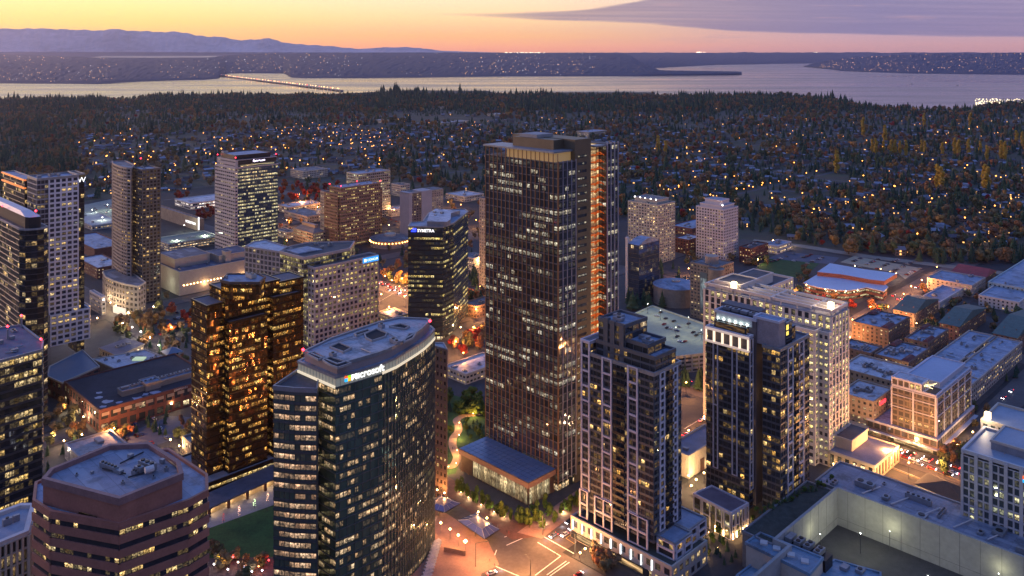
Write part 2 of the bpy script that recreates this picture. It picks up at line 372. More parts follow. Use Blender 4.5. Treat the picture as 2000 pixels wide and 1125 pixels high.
# ---------------------------------------------------------------- tall copper-finned tower
def central():
    global mull_mat
    N = P(1090, 963.5); bx = Bx(1090, 963.5, 949, 1206, h=0.001); bx.N = N
    t = (1090-1000)/F
    b = (N[0]-(949-1000)/F*N[1])/(S*(1+(949-1000)/F)); a = lambda px: ((px-1000)/F*N[1]-N[0])/(S*(1-(px-1000)/F))
    at = lambda x, y: (N[0]+x*D2[0]+y*D1[0], N[1]+x*D2[1]+y*D1[1])
    a1, a2, a3, a4, a5 = a(1124), a(1155), a(1164), a(1185), a(1206)
    rt = root('office_tower', 'tallest dark glass tower with copper vertical fins and a lit orange staircase', 'office tower', (*N, 0))
    win = winmat('tower_glass', base=(.07, .075, .085), p=.36, c=(1, .84, .55), c2=(1, .93, .75), st=.75, grp=6, metal=.65, rough=.05, flw=.3, wob=.03, mull=.08, varb=.6, vlo=.25, vhi=.8)
    ZT = 176.0; mull_mat = simple('tower_spandrel', (.11, .10, .105), .4, .2, .1)
    facade(rt, [at(0, 0), at(a1, 0), at(a1, b), at(0, b)], 6, ZT, 4.1, 2.9, None, win, hf=.86, d=.25, mode='curtain', capname='spandrel')
    nf = 17; hz = 182.0
    for i in range(nf+1):
        y = b*i/nf; p0 = at(-.15, y-.16 if i else 0); p1 = at(-.15, y+.16)
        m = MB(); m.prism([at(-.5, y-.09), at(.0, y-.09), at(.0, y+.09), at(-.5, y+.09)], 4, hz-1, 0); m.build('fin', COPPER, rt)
    for i in range(5):
        x = a1*i/4+.1
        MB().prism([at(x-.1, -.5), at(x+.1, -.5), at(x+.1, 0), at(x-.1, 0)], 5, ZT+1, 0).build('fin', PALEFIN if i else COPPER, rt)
    MB().prism([at(1.5, 3.5), at(a1, 3.5), at(a1, b*.72), at(1.5, b*.72)], ZT, 181.6, 0, False).build('crown_soffit', emis('soffit_lit', (1, .62, .25), .17), rt)
    MB().prism([at(-1.3, 2), at(a1+.2, 2), at(a1+.2, b+1), at(-1.3, b+1)], hz-.9, hz, 0, True, True).build('canopy', GREYMET, rt)
    MB().ngon([(*p, ZT+.05) for p in [at(0, 0), at(a1, 0), at(a1, b), at(0, b)]]).build('terrace', ROOFG, rt)
    # solid core
    core = [at(a1+.02, .3), at(a2, .3), at(a2, b*.86), at(a1+.02, b*.86)]
    MB().prism(core, 0, 187.5).build('core', BRONZE, rt)
    core2 = [at(a1*.45, 9), at(a1+.1, 9), at(a1+.1, b*.72), at(a1*.45, b*.72)]
    MB().prism(core2, ZT, 187.2).build('core', BRONZE, rt)
    MB().prism([at(a1*.6, b*.42), at(a2*.8, b*.42), at(a2*.8, b*.66), at(a1*.6, b*.66)], 187, 189).build('roof_unit', CONC, rt)
    for j in range(42):
        z = 8+j*4.1
        vo = 3000+j; w = MB(); q0, q1 = at(a1+2.2, .22), at(a1+(a2-a1)*.72, .22)
        w.quad((*q0, z+1.2), (*q1, z+1.2), (*q1, z+2.8), (*q0, z+2.8), [(0, vo), (4, vo), (4, vo+1), (0, vo+1)]); w.build('window', win, rt)
    # recess, stair shaft and last glazed bay
    dk = [at(a2+.02, 4), at(a3, 4), at(a3, b*.8), at(a2+.02, b*.8)]
    facade(rt, dk, 0, 182, 4.1, 4, None, win, hf=.9, d=.1, mode='curtain', capname='spandrel')
    MB().ngon([(*p, 182) for p in dk]).build('roof', ROOFD, rt)
    s0, s1 = a3+.3, a4-.3
    facade(rt, [at(a4, 0), at(a5, 0), at(a5, b*.8), at(a4, b*.8)], 0, 183, 4.1, 3.3, None, win, hf=.9, d=.2, mode='curtain', capname='spandrel')
    MB().ngon([(*p, 183) for p in [at(a4, 0), at(a5, 0), at(a5, b*.8), at(a4, b*.8)]]).build('roof', ROOFD, rt)
    for i in range(4):
        x = a4+(a5-a4)*i/3
        MB().prism([at(x-.15, -.8), at(x+.15, -.8), at(x+.15, 0), at(x-.15, 0)], 2, 184, 0).build('fin', PALEFIN, rt)
    MB().prism([at(a3+.02, 6), at(a4-.02, 6), at(a4-.02, 14), at(a3+.02, 14)], 0, 182.5, uvs=4).build('stair_back_wall', winmat('stair_wall_lit', base=(.3, .2, .1), p=1.6, c=(1, .60, .22), c2=(1, .78, .42), st=1.0, rough=.6, mull=.03, frag=.1, wob=0, vlo=.05, vhi=.95), rt)
    MB().prism([at(a3+.02, 0), at(a4-.02, 0), at(a4-.02, 6), at(a3+.02, 6)], 182, 182.8, 0, True, True).build('stair_roof', GREYMET, rt)
    so = emis('stair_orange', (1, .17, .02), .38)
    nfl = 43; f = 178/nfl
    for j in range(nfl):
        z = 3+j*f; m = MB()
        ya, yb = 1.2, 5.2
        p0, p1, p2 = at(s0+.5, ya), at((s0+s1)/2, ya), at(s1-.5, ya)
        zz = z+f*.5
        for (q0, q1, za, zb) in ((p0, p1, z, zz), (p1, p2, zz, z)):
            o = (D1[0]*1.3, D1[1]*1.3)
            m.quad((*q0, za), (*q1, zb), (q1[0]+o[0], q1[1]+o[1], zb), (q0[0]+o[0], q0[1]+o[1], za))
            m.quad((*q0, za-.35), (*q1, zb-.35), (*q1, zb+.3), (*q0, za+.3))
        m.prism([at(s0+.2, 4.6), at(s1-.2, 3.4), at(s1-.2, 6), at(s0+.2, 6)], z+f*.02, z+f*.02+.25, 0, True, True)
        m.build('stair_flight', so, rt)
    gl = MB()
    for k in (0, .33, .66, 1): x = s0+(s1-s0)*k; gl.prism([at(x-.07, .1), at(x+.07, .1), at(x+.07, .35), at(x-.07, .35)], 1, 182)
    gl.build('mullion', DKMET, rt)
    # lit lobby at the foot
    MB().prism([at(1.2, 1.2), at(a5-1, 1.2), at(a5-1, b-1), at(1.2, b-1)], 0, 6.5, 0, False, uvs=3).build('lobby_glazing', SHOP, rt)
    mull_mat = None
    return at, a1, a5, b
CT = central()
# ---------------------------------------------------------------- pavilion with the panelled roof
def pavilion():
    bx = Bx(1032, 943, 897, 1085, h=12.6); h = 12.6; rt = root('glass_pavilion', 'low glass pavilion with slatted front and blue panelled roof below the finned tower', 'pavilion', (*bx.N, 0))
    a, b = bx.a, bx.b
    MB().prism(bx.sub(.8, a-.4, .8, b-.6), .2, h-2.6, 0, False).build('wall', simple('pavilion_inner', (.09, .06, .05), .8), rt)
    gm = winmat('pavilion_glass', base=(.05, .045, .035), p=1.25, c=(1, .76, .38), c2=(1, .86, .5), st=1.25, grp=9, mull=.04, frag=.15, vlo=.02, vhi=.98)
    m = MB(); A, B = bx.at(.6, b*.80), bx.at(.6, 1.2)
    m.quad((*A, .6), (*B, .6), (*B, h-3), (*A, h-3), [(0, 9000), (14, 9000), (14, 9001), (0, 9001)]); m.build('glazing', gm, rt)
    m = MB(); A, B = bx.at(1.2, .6), bx.at(a*.8, .6)
    m.quad((*A, .6), (*B, .6), (*B, h-3), (*A, h-3), [(0, 9003), (8, 9003), (8, 9004), (0, 9004)]); m.build('glazing', gm, rt)
    sl = simple('slat_bronze', (.20, .10, .065), .6, .15, .3)
    n = int(b/.95)
    for i in range(n+1):
        y = b*i/n; deep = .1
        MB().prism([bx.at(-.05, y-.06), bx.at(deep, y-.06), bx.at(deep, y+.06), bx.at(-.05, y+.06)], .1 if i % 6 == 0 else .9, h-1.2).build('slat', sl, rt)
    n2 = int(a/.95)
    for i in range(n2+1):
        x = a*i/n2
        MB().prism([bx.at(x-.09, .0), bx.at(x+.09, .0), bx.at(x+.09, .1), bx.at(x-.09, .1)], .1 if i % 4 == 0 else .9, h-1.6).build('slat', sl, rt)
    fa = simple('fascia_copper', (.30, .17, .12), .6, .15, .3)
    MB().prism(bx.sub(-.3, a+.3, -.3, b+.3), h-3.0, h-.15, 0, False, True).build('fascia', fa, rt)
    pm = simple('roof_panel', (.20, .28, .42), .35, .12, .08, metal=.3)
    MB().ngon([(*p, h-.2) for p in bx.sub(-.2, a+.2, -.2, b+.2)]).build('roof', DKMET, rt)
    nx, ny = 6, 15
    m = MB()
    for i in range(nx):
        for j in range(ny):
            m.prism(bx.sub(a*i/nx+.12, a*(i+1)/nx-.12, b*j/ny+.12, b*(j+1)/ny-.12), h-.2, h+.1)
    m.build('roof_panelling', pm, rt)
pavilion()
# ---------------------------------------------------------------- curved glass tower with lettered crown
def curve_tower():
    zt = 102.5; pts = [(655.4, 735.4), (700, 723), (746, 708.8), (773, 697.5), (797, 683), (815, 672), (829, 662), (841, 651), (848.4, 642.7)]
    fr = [P(x, y, zt) for x, y in pts]
    bk = [P(x, y, zt) for x, y in ((841, 636), (780, 633), (735, 643), (640, 676), (582, 704.5))]
    poly = ccw(fr+bk); rt = root('office_tower', 'curved dark glass tower with a lettered glowing crown band and pale roof', 'office tower', (*fr[0], 0))
    win = winmat('teal_glass', base=(.12, .17, .12), p=.34, c=(1, .58, .27), c2=(1, .72, .42), st=1.0, grp=3, metal=.6, rough=.05, wob=.035, flw=.12, wr=.4, vlo=.3, vhi=.8)
    global mull_mat
    mull_mat = simple('teal_spandrel', (.10, .12, .125), .35, .2, .1, metal=.3)
    facade(rt, poly, 0, zt-4.6, 3.94, 1.9, None, win, hf=.9, d=.3, mode='curtain', mull=None, capname='spandrel')
    fin = simple('steel_fin', (.16, .17, .18), .4, .1, .3, metal=.5)
    n = len(poly); k0 = poly.index(fr[2])
    for i in range(n):
        A, B = poly[i], poly[(i+1) % n]
        if i < 8:
            L = math.dist(A, B); c = max(1, round(L/(2.0 if i >= 2 else 3.8)))
            for q in range(c):
                p = lerp(A, B, (q+.5)/c); p2 = lerp(A, B, (q+.5)/c+.12/L)
                MB().edgebox(p, p2, .1, .55 if i >= 2 else .25, 0, zt-4.7).build('fin', fin, rt)
    # crown
    MB().prism(poly, zt-4.6, zt, 0, False, uvs=2).build('crown_band', emis('crown_glass', (.80, .80, .60), .12), rt)
    for i in range(n):
        A, B = poly[i], poly[(i+1) % n]; L = math.dist(A, B); c = max(1, round(L/2.2))
        for q in range(c): p = lerp(A, B, q/c); MB().edgebox(p, lerp(p, B, .1/max(L, .2)), 0, .12, zt-4.4, zt).build('mullion', GREYMET, rt)
    
    for i in list(range(0, 8))+[n-1]:
        if i in (0, 1): continue
        A, B = poly[i], poly[(i+1) % n]
        MB().edgebox(A, B, .05, .45, zt-4.9, zt-3.9).build('light_strip', STRIP, rt)
    roof(rt, poly, zt-.3, ROOFB, .35, GREYMET, .8)
    up = inset(poly, 2.2); zu = 106.0
    MB().prism(up, zt-.3, zu, 0, False).build('roof_screen', simple('roof_screen', (.30, .24, .23), .6, .1, .2), rt)
    roof(rt, up, zu, simple('tower_deck', (.42, .41, .43), .65, .18, .08, bump=.05, seam=4.0), .8, GREYMET, .5)
    # wells as near-black slabs, their shade put into the colour, and braces
    def well(pp):
        q = ccw([P(x, y, zu) for x, y in pp]); MB().prism(q, zu+.02, zu+.35, 0, True).build('roof_well', simple('well_shade', (.012, .014, .02), .8), rt)
        m = MB()
        for i in range(len(q)): m.bar(q[i], q[(i+1) % len(q)], .5, zu, zu+.9)
        m.build('well_kerb', CONC, rt)
    well([(644, 680), (662, 672), (687, 682), (671, 690)])
    well([(712, 655), (735, 645), (756, 653), (752, 660), (727, 668), (715, 662)])
    well([(788, 671), (798, 655), (812, 653), (806, 663)])
    well([(692, 654), (718, 646), (724, 649), (697, 658)])
    well([(600, 694), (614, 690), (634, 700), (622, 705)]); well([(630, 706), (645, 700), (686, 712), (660, 721), (646, 716)]); well([(760, 640), (782, 635), (800, 640), (790, 645)])
    for pp in (((630, 675), (690, 656)), ((640, 670), (700, 660)), ((706, 681), (725, 689)), ((725, 689), (760, 682)), ((740, 640), (775, 660))):
        a, b = P(*pp[0], zu+.6), P(*pp[1], zu+.6); MB().tube((*a, zu+.6), (*b, zu+.6), .22).build('duct', GREYMET, rt)
    for x, y in ((768, 669), (775, 673), (650, 697), (745, 640)): p = P(x, y, zu); unit(rt, *p, zu, 2, 3, 1.8)
    p = P(592, 692, zu); beacon(rt, *p, zu+1.5); p = P(840, 635, zu); beacon(rt, *p, zu+1.5)
    # lower left wing
    w = ccw([P(535, 752.5, 98.5), P(576, 756.5, 98.5), P(618, 757.8, 98.5), lerp(fr[0], P(582, 704.5, zt), .45), P(588, 716, 98.5)])
    lw = winmat('wing_glass', base=(.08, .11, .08), p=.97, c=(1, .55, .30), c2=(1, .66, .40), st=.85, grp=5, metal=.2, rough=.05, wob=.03, mull=.03, flw=.25, vlo=.25, vhi=.75, frag=.3)
    facade(rt, w, 0, 96, 3.94, 2.4, None, lw, hf=.72, d=.3, mode='curtain', capname='spandrel', mull=1, mw=.1)
    MB().prism(w, 96, 98.5, 0, False).build('wing_top', win, rt)
    roof(rt, w, 97.2, ROOFD, 1.3, GREYMET, .25)
    # lettering and the four coloured squares
    A, B = fr[0], fr[2]; L = math.dist(A, B)
    text('Microsoft', A, B, zt-3.3, 4.2, emis('sign_white', (1, 1, 1), 1.6), rt, .5, start=L*.31, bold=.05)
    sq = [((1, .12, .02), 0, 1), ((.25, .75, .02), 1, 1), ((.02, .45, 1), 0, 0), ((1, .55, .01), 1, 0)]
    for c, i, j in sq:
        s0 = L*.185+i*1.45; p0 = lerp(A, B, s0/L); p1 = lerp(A, B, (s0+1.3)/L)
        MB().edgebox(p0, p1, .1, .5, zt-3.3+j*1.45, zt-2.0+j*1.45).build('logo_square', emis('logo_%d%d' % (i, j), c, 1.3), rt)
    mull_mat = None
    return poly
MT = curve_tower()
# leaning wing behind the curved tower
def slab_behind():
    rt = root('office_wing', 'slender leaning brown office wing behind the curved glass tower', 'office building', (*P(866, 815), 0))
    zt = 70; q = [P(851, 665, zt+14), P(873, 668, zt+14)]
    a = P(853, 815, 22); b = P(872, 790, 22); bk = P(873, 668, 84); fa = P(850, 672, 84)
    poly = ccw([P(846, 700, 72), P(866, 700, 72), P(873, 668, 84), P(852, 662, 84)])
    facade(rt, poly, 0, 80, 4, 3, simple('brown_wing', (.20, .13, .09), .7), W_RESD, wf=.55, hf=.5, indiv=30)
    roof(rt, poly, 80, simple('slab_pale', (.34, .36, .40), .5, .1, .1), .5, GREYMET)
slab_behind()
# ---------------------------------------------------------------- stepped brown mirror-glass tower
def brown_tower():
    rt = root('office_tower', 'dark brown mirrored glass tower with stepped roof and six-sided penthouse', 'office tower', (*P(404, 929, 8), 0))
    win = winmat('bronze_glass', base=(.16, .07, .022), p=.40, c=(1, .42, .07), c2=(1, .66, .2), st=1.5, grp=3, metal=.7, rough=.07, wob=.12, flw=.25, mull=.04, frag=.7, vlo=.3, vhi=.8)  # lit rooms plus amber spots put in for mirrored street lamps
    sp = simple('bronze_spandrel', (.03, .018, .012), .3, .2, .1, metal=.4)
    global mull_mat; mull_mat = sp
    Yb = F*(H-8)/(929-HY); z1 = H-(598-HY)*Yb/F
    b0 = Bx(403.7, 598, 373.9, 441, h=z1); N = b0.N
    def vol(a0, a1, b_0, b_1, z, name='roof', z0=8, par=.4):
        poly = b0.sub(a0, a1, b_0, b_1)
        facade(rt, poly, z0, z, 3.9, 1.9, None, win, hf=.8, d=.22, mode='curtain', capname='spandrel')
        roof(rt, poly, z, simple('brown_roof', (.17, .14, .15), .75, .2, .1), par, sp, .5)
    b = b0.b; r = b0.r
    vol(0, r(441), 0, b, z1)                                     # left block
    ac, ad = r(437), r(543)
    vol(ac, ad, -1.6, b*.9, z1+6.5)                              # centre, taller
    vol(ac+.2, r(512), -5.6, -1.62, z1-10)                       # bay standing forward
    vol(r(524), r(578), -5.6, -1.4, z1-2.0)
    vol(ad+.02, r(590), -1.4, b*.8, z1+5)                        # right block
    # penthouse, six sided
    zp = z1+15; pp = ccw([P(x, y, zp) for x, y in ((431.5, 549), (445, 536), (505, 536), (518, 542), (507, 553), (448, 553))])
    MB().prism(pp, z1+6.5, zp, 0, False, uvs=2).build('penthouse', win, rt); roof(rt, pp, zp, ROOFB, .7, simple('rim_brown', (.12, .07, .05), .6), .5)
    p = P(490, 542, zp); unit(rt, *p, zp, 3, 7, 2.2, mat=CREAM); p = P(443, 545, zp); unit(rt, *p, zp, 1, 1, 2, fan=False)
    # podium
    pd = Bx(405, 951, 340, 640, h=5.5)
    po = [b0.at(-5, -9), b0.at(90, -9), b0.at(90, b+12), b0.at(-5, b+12)]
    facade(rt, po, 0, 7.5, 3.7, 3, sp, winmat('podium_glass', p=.6, c=(1, .65, .2), c2=(1, .75, .35), st=1.6, grp=5), mode='band', hf=.5, pier=False)
    roof(rt, po, 7.6, simple('podium_paving', (.26, .24, .25), .8), .8, sp)
    mull_mat = None
    return b0
BT = brown_tower()
def arcade():
    rt = root('covered_walkway', 'long low covered walkway with a warmly lit arcade beside the lawn', 'covered walkway', (*P(420, 1000, 0), 0))
    A, B = P(395, 1020, 0), P(640, 905, 0); A = (A[0], A[1]); 
    L = math.dist(A, B); d = ((B[0]-A[0])/L, (B[1]-A[1])/L); n = (-d[1], d[0])
    q = lambda s_, o: (A[0]+d[0]*s_+n[0]*o, A[1]+d[1]*s_+n[1]*o)
    MB().prism([q(0, 0), q(L, 0), q(L, 14), q(0, 14)], 4.6, 5.4, 0, True, True).build('canopy_roof', simple('arcade_roof', (.10, .10, .13), .7, .3, .2), rt)
    MB().prism([q(0, 3.2), q(L, 3.2), q(L, 14), q(0, 14)], 0, 4.6, 0, False).build('wall', simple('arcade_wall', (.6, .48, .34), .8), rt)
    for i in range(int(L/11)): MB().prism([q(4+i*11, .6), q(5.2+i*11, .6), q(5.2+i*11, 1.8), q(4+i*11, 1.8)], 0, 4.6).build('pillar', BRICKPAVE, rt)
    for i in range(7): p_ = q(6+i*L/7, 1.8); light('arcade_light', *p_, 3.9, 900, (1, .72, .36), .4, rt)
    MB().prism([q(0, 2.6), q(L, 2.6), q(L, 2.9), q(0, 2.9)], 4.3, 4.5, 0, True, True).build('light_strip', emis('arcade_strip', (1, .7, .32), 9, True), rt)
arcade()
# ---------------------------------------------------------------- red granite tower, lower left
def granite():
    zt = H-(973-HY)*241/F; zb = zt-2.0
    rt = root('office_tower', 'red granite many-sided tower with dark ribbon windows and cluttered flat roof', 'office tower', (*P(233, 973, zt), 0))
    win = winmat('granite_glass', base=(.03, .028, .035), p=.27, c=(1, .62, .18), c2=(1, .78, .4), st=1.7, grp=3, metal=.2)
    up = ccw([P(x, y, zt) for x, y in ((84, 934), (233, 973), (356, 924), (350, 902), (292, 865), (215, 868), (100, 915))])
    lz = zt-8.4
    def PL(x, y, z): return P(x, y, z)
    f0 = P(233, 973, zt)
    body = ccw([P(66, 985, lz), P(100, 1007, lz), f0, P(368, 985, lz), P(405, 965, lz), P(404, 935, lz), P(330, 885, lz), P(215, 888, lz), P(70, 950, lz)])
    facade(rt, body, 0, lz+.5, 3.95, 1.6, REDGR, win, hf=.42, d=.5, mode='band', pier=False, capname='granite_band')
    MB().prism(up, lz-4, zt+.0, 0, False).build('granite_crown', REDGR, rt)
    roof(rt, body, lz+.6, ROOFB, .9, REDGR, .5)
    roof(rt, up, zt-1.4, simple('granite_deck', (.24, .24, .29), .7, .15, .3, seam=3.5), 1.5, simple('granite_rim', (.26, .14, .13), .6), .9)
    # tall window near the top
    A, B = up[0], up[1]
    e = [i for i in range(len(up)) if math.dist(up[(i+1) % len(up)], f0) < .1][0]; A, B = up[e], up[(e+1) % len(up)]; L = math.dist(A, B)
    MB().edgebox(lerp(A, B, .5), lerp(A, B, .74), .56, .6, zt-14, zt-6.6).build('tall_window', winmat('tall_glass', base=(.02, .015, .01), p=1.25, c=(1, .65, .25), st=.8), rt)
    zd = zt-1.4
    for (x, y, w, l, h) in ((213, 917, 2, 11, 1.6), (224, 921, 2, 10, 1.2), (288, 917, 3, 9, 2.4), (272, 923, 2.4, 4, 2), (317, 905, 1.6, 2, 1.4), (325, 920, 1.4, 1.4, 1.2), (263, 927, 1.5, 3, 1.2), (180, 925, 1.2, 1.2, .8), (150, 930, 1, 1, .7), (240, 945, 1, 1.6, .8), (300, 935, 1.2, 1, .8), (255, 895, 2, 2, 1.4)):
        p = P(x, y, zd); unit(rt, *p, zd, w*.7, l*.7, h, 60, name='roof_unit')
    for (a, b) in (((200, 915), (245, 925)), ((235, 905), (280, 883)), ((300, 875), (350, 915)), ((250, 932), (300, 918))):
        p, q = P(*a, zd+.5), P(*b, zd+.5); MB().tube((*p, zd+.5), (*q, zd+.5), .25).build('duct', DKMET, rt)
    p, q = P(283, 919, zd+2), P(300, 914, zd+2); MB().tube((*p, zd+2), (*q, zd+2), 1.0, 9).build('tank', WHITE, rt)
granite()
def corner_office():
    zt = 88; rt = root('office_building', 'pale flat-roofed building with vertical slats at the lower left edge', 'office building', (*P(30, 1100, zt), 0))
    z = 80; top = ccw([P(x, y, z) for x, y in ((-60, 1090), (54, 1043), (68, 990), (40, 990), (-80, 1035))])
    facade(rt, top, 0, z, 4, 1.6, CREAM, winmat('slat_glass', base=(.03, .025, .02), p=.4, c=(1, .6, .25), st=.8), hf=.9, wf=.6, d=.8, indiv=30)
    roof(rt, top, z, simple('corner_deck', (.34, .33, .37), .7, .15, .2), 1.2, WHITE, 1.2); clutter(rt, top, z, 5, 5, 3)
corner_office()
# ---------------------------------------------------------------- left edge glass buildings
def left_glass():
    win = winmat('black_glass', base=(.02, .022, .028), p=.13, c=(1, .6, .2), c2=(1, .75, .4), st=1.3, grp=3, metal=.35, rough=.06, wob=.03, flw=.1)
    global mull_mat; mull_mat = simple('left_spandrel', (.07, .07, .085), .35, .2, .2, metal=.4)
    # C dark round-cornered tower
    zt = 124; bx = Bx(45, 451, -90, 96, h=zt)
    N = bx.N; pts = [bx.at(0, 8), bx.at(2, 2.5), bx.at(8, 0), bx.at(bx.a-3, 0), bx.at(bx.a, 3), bx.at(bx.a, bx.b), bx.at(0, bx.b)]
    rt = root('apartment_tower', 'black glass high-rise with domed pale cap at the left edge', 'high-rise', (*N, 0))
    facade(rt, pts, 0, zt, 3.5, 3.2, None, win, hf=.86, d=.3, mode='curtain', capname='spandrel')
    roof(rt, pts, zt, ROOFD, .5, GREYMET)
    cap = inset(pts, 3.5); MB().prism(cap, zt, zt+7, 0, False).build('cap_wall', DKMET, rt)
    c = cen(cap); m = MB(); n = len(cap)
    ring = [(*lerp(p, c[:2], .35), zt+9) for p in cap]
    for i in range(n): j = (i+1) % n; m.quad((*cap[i], zt+7), (*cap[j], zt+7), ring[j], ring[i])
    m.ngon(ring); m.build('cap_roof', simple('cap_pale', (.5, .5, .54), .5, .1, .1), rt)
    beacon(rt, *bx.at(bx.a-6, 6), zt+10); beacon(rt, *bx.at(2, bx.b*.3), zt+8)
    # D angular foreground glass building
    zt = 88.0
    rt = root('office_tower', 'faceted dark glass office block with slanting roof in the left foreground', 'office tower', (*P(40, 1010), 0))
    top = ccw([P(x, y, zt) for x, y in ((42, 636), (84, 668), (82, 684), (0, 706), (-70, 700), (-60, 650))])
    w2 = winmat('dark_facet_glass', base=(.02, .024, .03), p=.34, c=(1, .62, .16), c2=(1, .75, .4), st=1.2, grp=4, metal=.35, rough=.06, wob=.05)
    facade(rt, top, 0, zt, 3.9, 2.2, None, w2, hf=.7, d=.3, mode='curtain', capname='spandrel')
    roof(rt, top, zt, simple('facet_deck', (.13, .12, .17), .7), .7, GREYMET); clutter(rt, top, zt, 6, 4, 4)
    for x, y in ((15, 662), (42, 640)): p = P(x, y, zt); MB().tube((*p, zt), (*p, zt+5), .5).build('mast', GREYMET, rt); beacon(rt, *p, zt+6)
    p = P(80, 668, zt); beacon(rt, *p, zt+1)
    z2 = 52; lo = ccw([P(x, y, z2) for x, y in ((84, 790), (40, 805), (-20, 812), (-30, 780), (30, 768))])
    facade(rt, lo, 0, z2, 3.9, 2.2, None, w2, hf=.7, d=.3, mode='curtain', capname='spandrel'); roof(rt, lo, z2, ROOFG, .7, GREYMET)
    mull_mat = None
left_glass()
def white_hotel():
    rt = root('hotel_tower', 'white gridded hotel tower with a dark wing and an orange-lit corner', 'hotel tower', (*P(72, 720), 0))
    b = Bx(72, 351.7, 60, 152, base=735); h = b.h; ac = b.a
    w = winmat('hotel_glass', base=(.03, .032, .045), p=.15, c=(1, .62, .2), c2=(1, .75, .35), st=1.5, grp=2)
    dk = winmat('hotel_dark_glass', base=(.02, .022, .03), p=.16, c=(1, .62, .2), c2=(1, .75, .35), st=1.4, grp=2, metal=.3)
    whp = simple('hotel_white', (.62, .60, .64), .6, .08, .1)
    s1 = b.r(95)
    facade(rt, b.sub(0, s1, 0, 22), 20, h, 3.6, 2.6, simple('hotel_bay', (.30, .31, .34), .5), w, wf=.9, hf=.75, d=.25, indiv=30)
    facade(rt, b.sub(s1+.02, ac, -.8, 22), 20, h, 3.6, 4.3, whp, w, wf=.7, hf=.62, indiv=100)
    roof(rt, b.sub(0, ac, -.8, 22), h, ROOFB, 1.2, GREYMET)
    e = b.sub(ac+.02, b.r(166), 1.5, 22); global mull_mat; mull_mat = DKMET
    facade(rt, e, 10, h+1, 3.6, 3, None, dk, hf=.88, d=.2, mode='curtain', capname='spandrel'); roof(rt, e, h+1, ROOFD, .6, GREYMET)
    lo = b.sub(b.r(96), b.r(172), -3, 22); hl = h-70
    facade(rt, lo, 20, hl-30, 3.6, 4.3, whp, w, wf=.72, hf=.6, indiv=40); roof(rt, lo, hl-30, ROOFG, .6, whp)
    # dark left wing
    N2 = Bx(48.3, 352, 5.4, 72, h=h-3); facade(rt, N2.poly, 10, h-3, 3.6, 3.2, None, dk, hf=.86, d=.25, mode='curtain', capname='spandrel'); roof(rt, N2.poly, h-3, ROOFB, .8, GREYMET)
    m = MB(); oc = emis('corner_orange', (1, .28, .06), .9)
    for z in (h-3.5, h-9.5): m.edgebox(N2.L, N2.N, .25, .9, z, z+1.1, ext=.6); m.edgebox(N2.N, lerp(N2.N, N2.R, .1), .25, .9, z, z+1.1)
    m.build('orange_frame', oc, rt)
    MB().edgebox(lerp(N2.L, N2.N, .2), lerp(N2.L, N2.N, .55), .3, .8, 40, h-24).build('white_strip', whp, rt)
    text('W', e[0], e[1], h-5, 5.5, emis('sign_white', (1, 1, 1), 2.0), rt, .5, start=.2)
    clutter(rt, b.sub(0, ac, 0, 22), h, 7, 3, 4)
    # podium
    mull_mat = None
    pb = Bx(103, 612, 40, 176, base=648)
    facade(rt, pb.poly, 0, pb.h, 5, 8, simple('hotel_podium', (.26, .22, .20), .8), W_LOW, wf=.3, hf=.25, indiv=12); roof(rt, pb.poly, pb.h, ROOFG, .6, CREAM)
    MB().edgebox(pb.N, pb.R, .4, .5, .6, 4.2).build('shop_front', SHOP, rt)
    MB().edgebox(pb.N, pb.R, .5, 3.2, 4.4, 5).build('awning', CREAM, rt)
white_hotel()
def curved_condo():
    rt = root('apartment_tower', 'slim beige residential tower with rounded left side and curved podium', 'apartment tower', (*P(278, 592), 0))
    b = Bx(278, 333, 258, 313, base=592); h = b.h; w = W_RESD; be = simple('condo_beige', (.34, .27, .23), .7, .1, .1); dk = simple('condo_dark', (.11, .095, .09), .6, .1, .1)
    facade(rt, b.poly, 0, h, 3.3, 3.3, dk, w, wf=.66, hf=.6, indiv=100); roof(rt, b.poly, h, ROOFB, 1, dk); clutter(rt, b.poly, h, 3, 2, 5)
    # rounded part
    p0 = P(255, 328, h+1); p1 = P(219, 316, h+1)
    arc = [P(219, 315.5, h+1), P(222, 320, h+1), P(229, 324, h+1), P(238, 327, h+1), P(248, 329, h+1), P(256, 329.5, h+1)]
    arc[0] = P(219, 316, h+1); arc[1] = P(221, 320.5, h+1)
    poly = ccw(arc+[P(262, 323, h+1), P(244, 315, h+1)])
    facade(rt, poly, 0, h+1, 3.3, 3.4, be, w, wf=.72, hf=.55, indiv=100); roof(rt, poly, h+1, ROOFG, 1, be)
    MB().prism(b.sub(-1, 5, b.b, b.b+6), 0, h-1).build('recess', DKMET, rt)
    p = P(275, 318, h); beacon(rt, *p, h+4)
    pz = 24; pod = ccw([P(201, 531, pz), P(206, 541, pz), P(222, 549, pz), P(245, 556, pz), (P(270, 560, pz)), P(284, 552, pz), P(262, 536, pz), P(225, 525, pz)])
    facade(rt, pod, 0, pz, 5, 5, simple('condo_podium', (.24, .21, .2), .7), W_LOW, wf=.6, hf=.55, indiv=50); roof(rt, pod, pz, ROOFG, .8, CREAM)
    A, B = P(226, 600, 10), P(250, 606, 10)
    MB().edgebox(A, B, 2, 2.6, 6, 12).build('sign_panel', emis('panel_white', (1, .9, .75), .8), rt)
curved_condo()
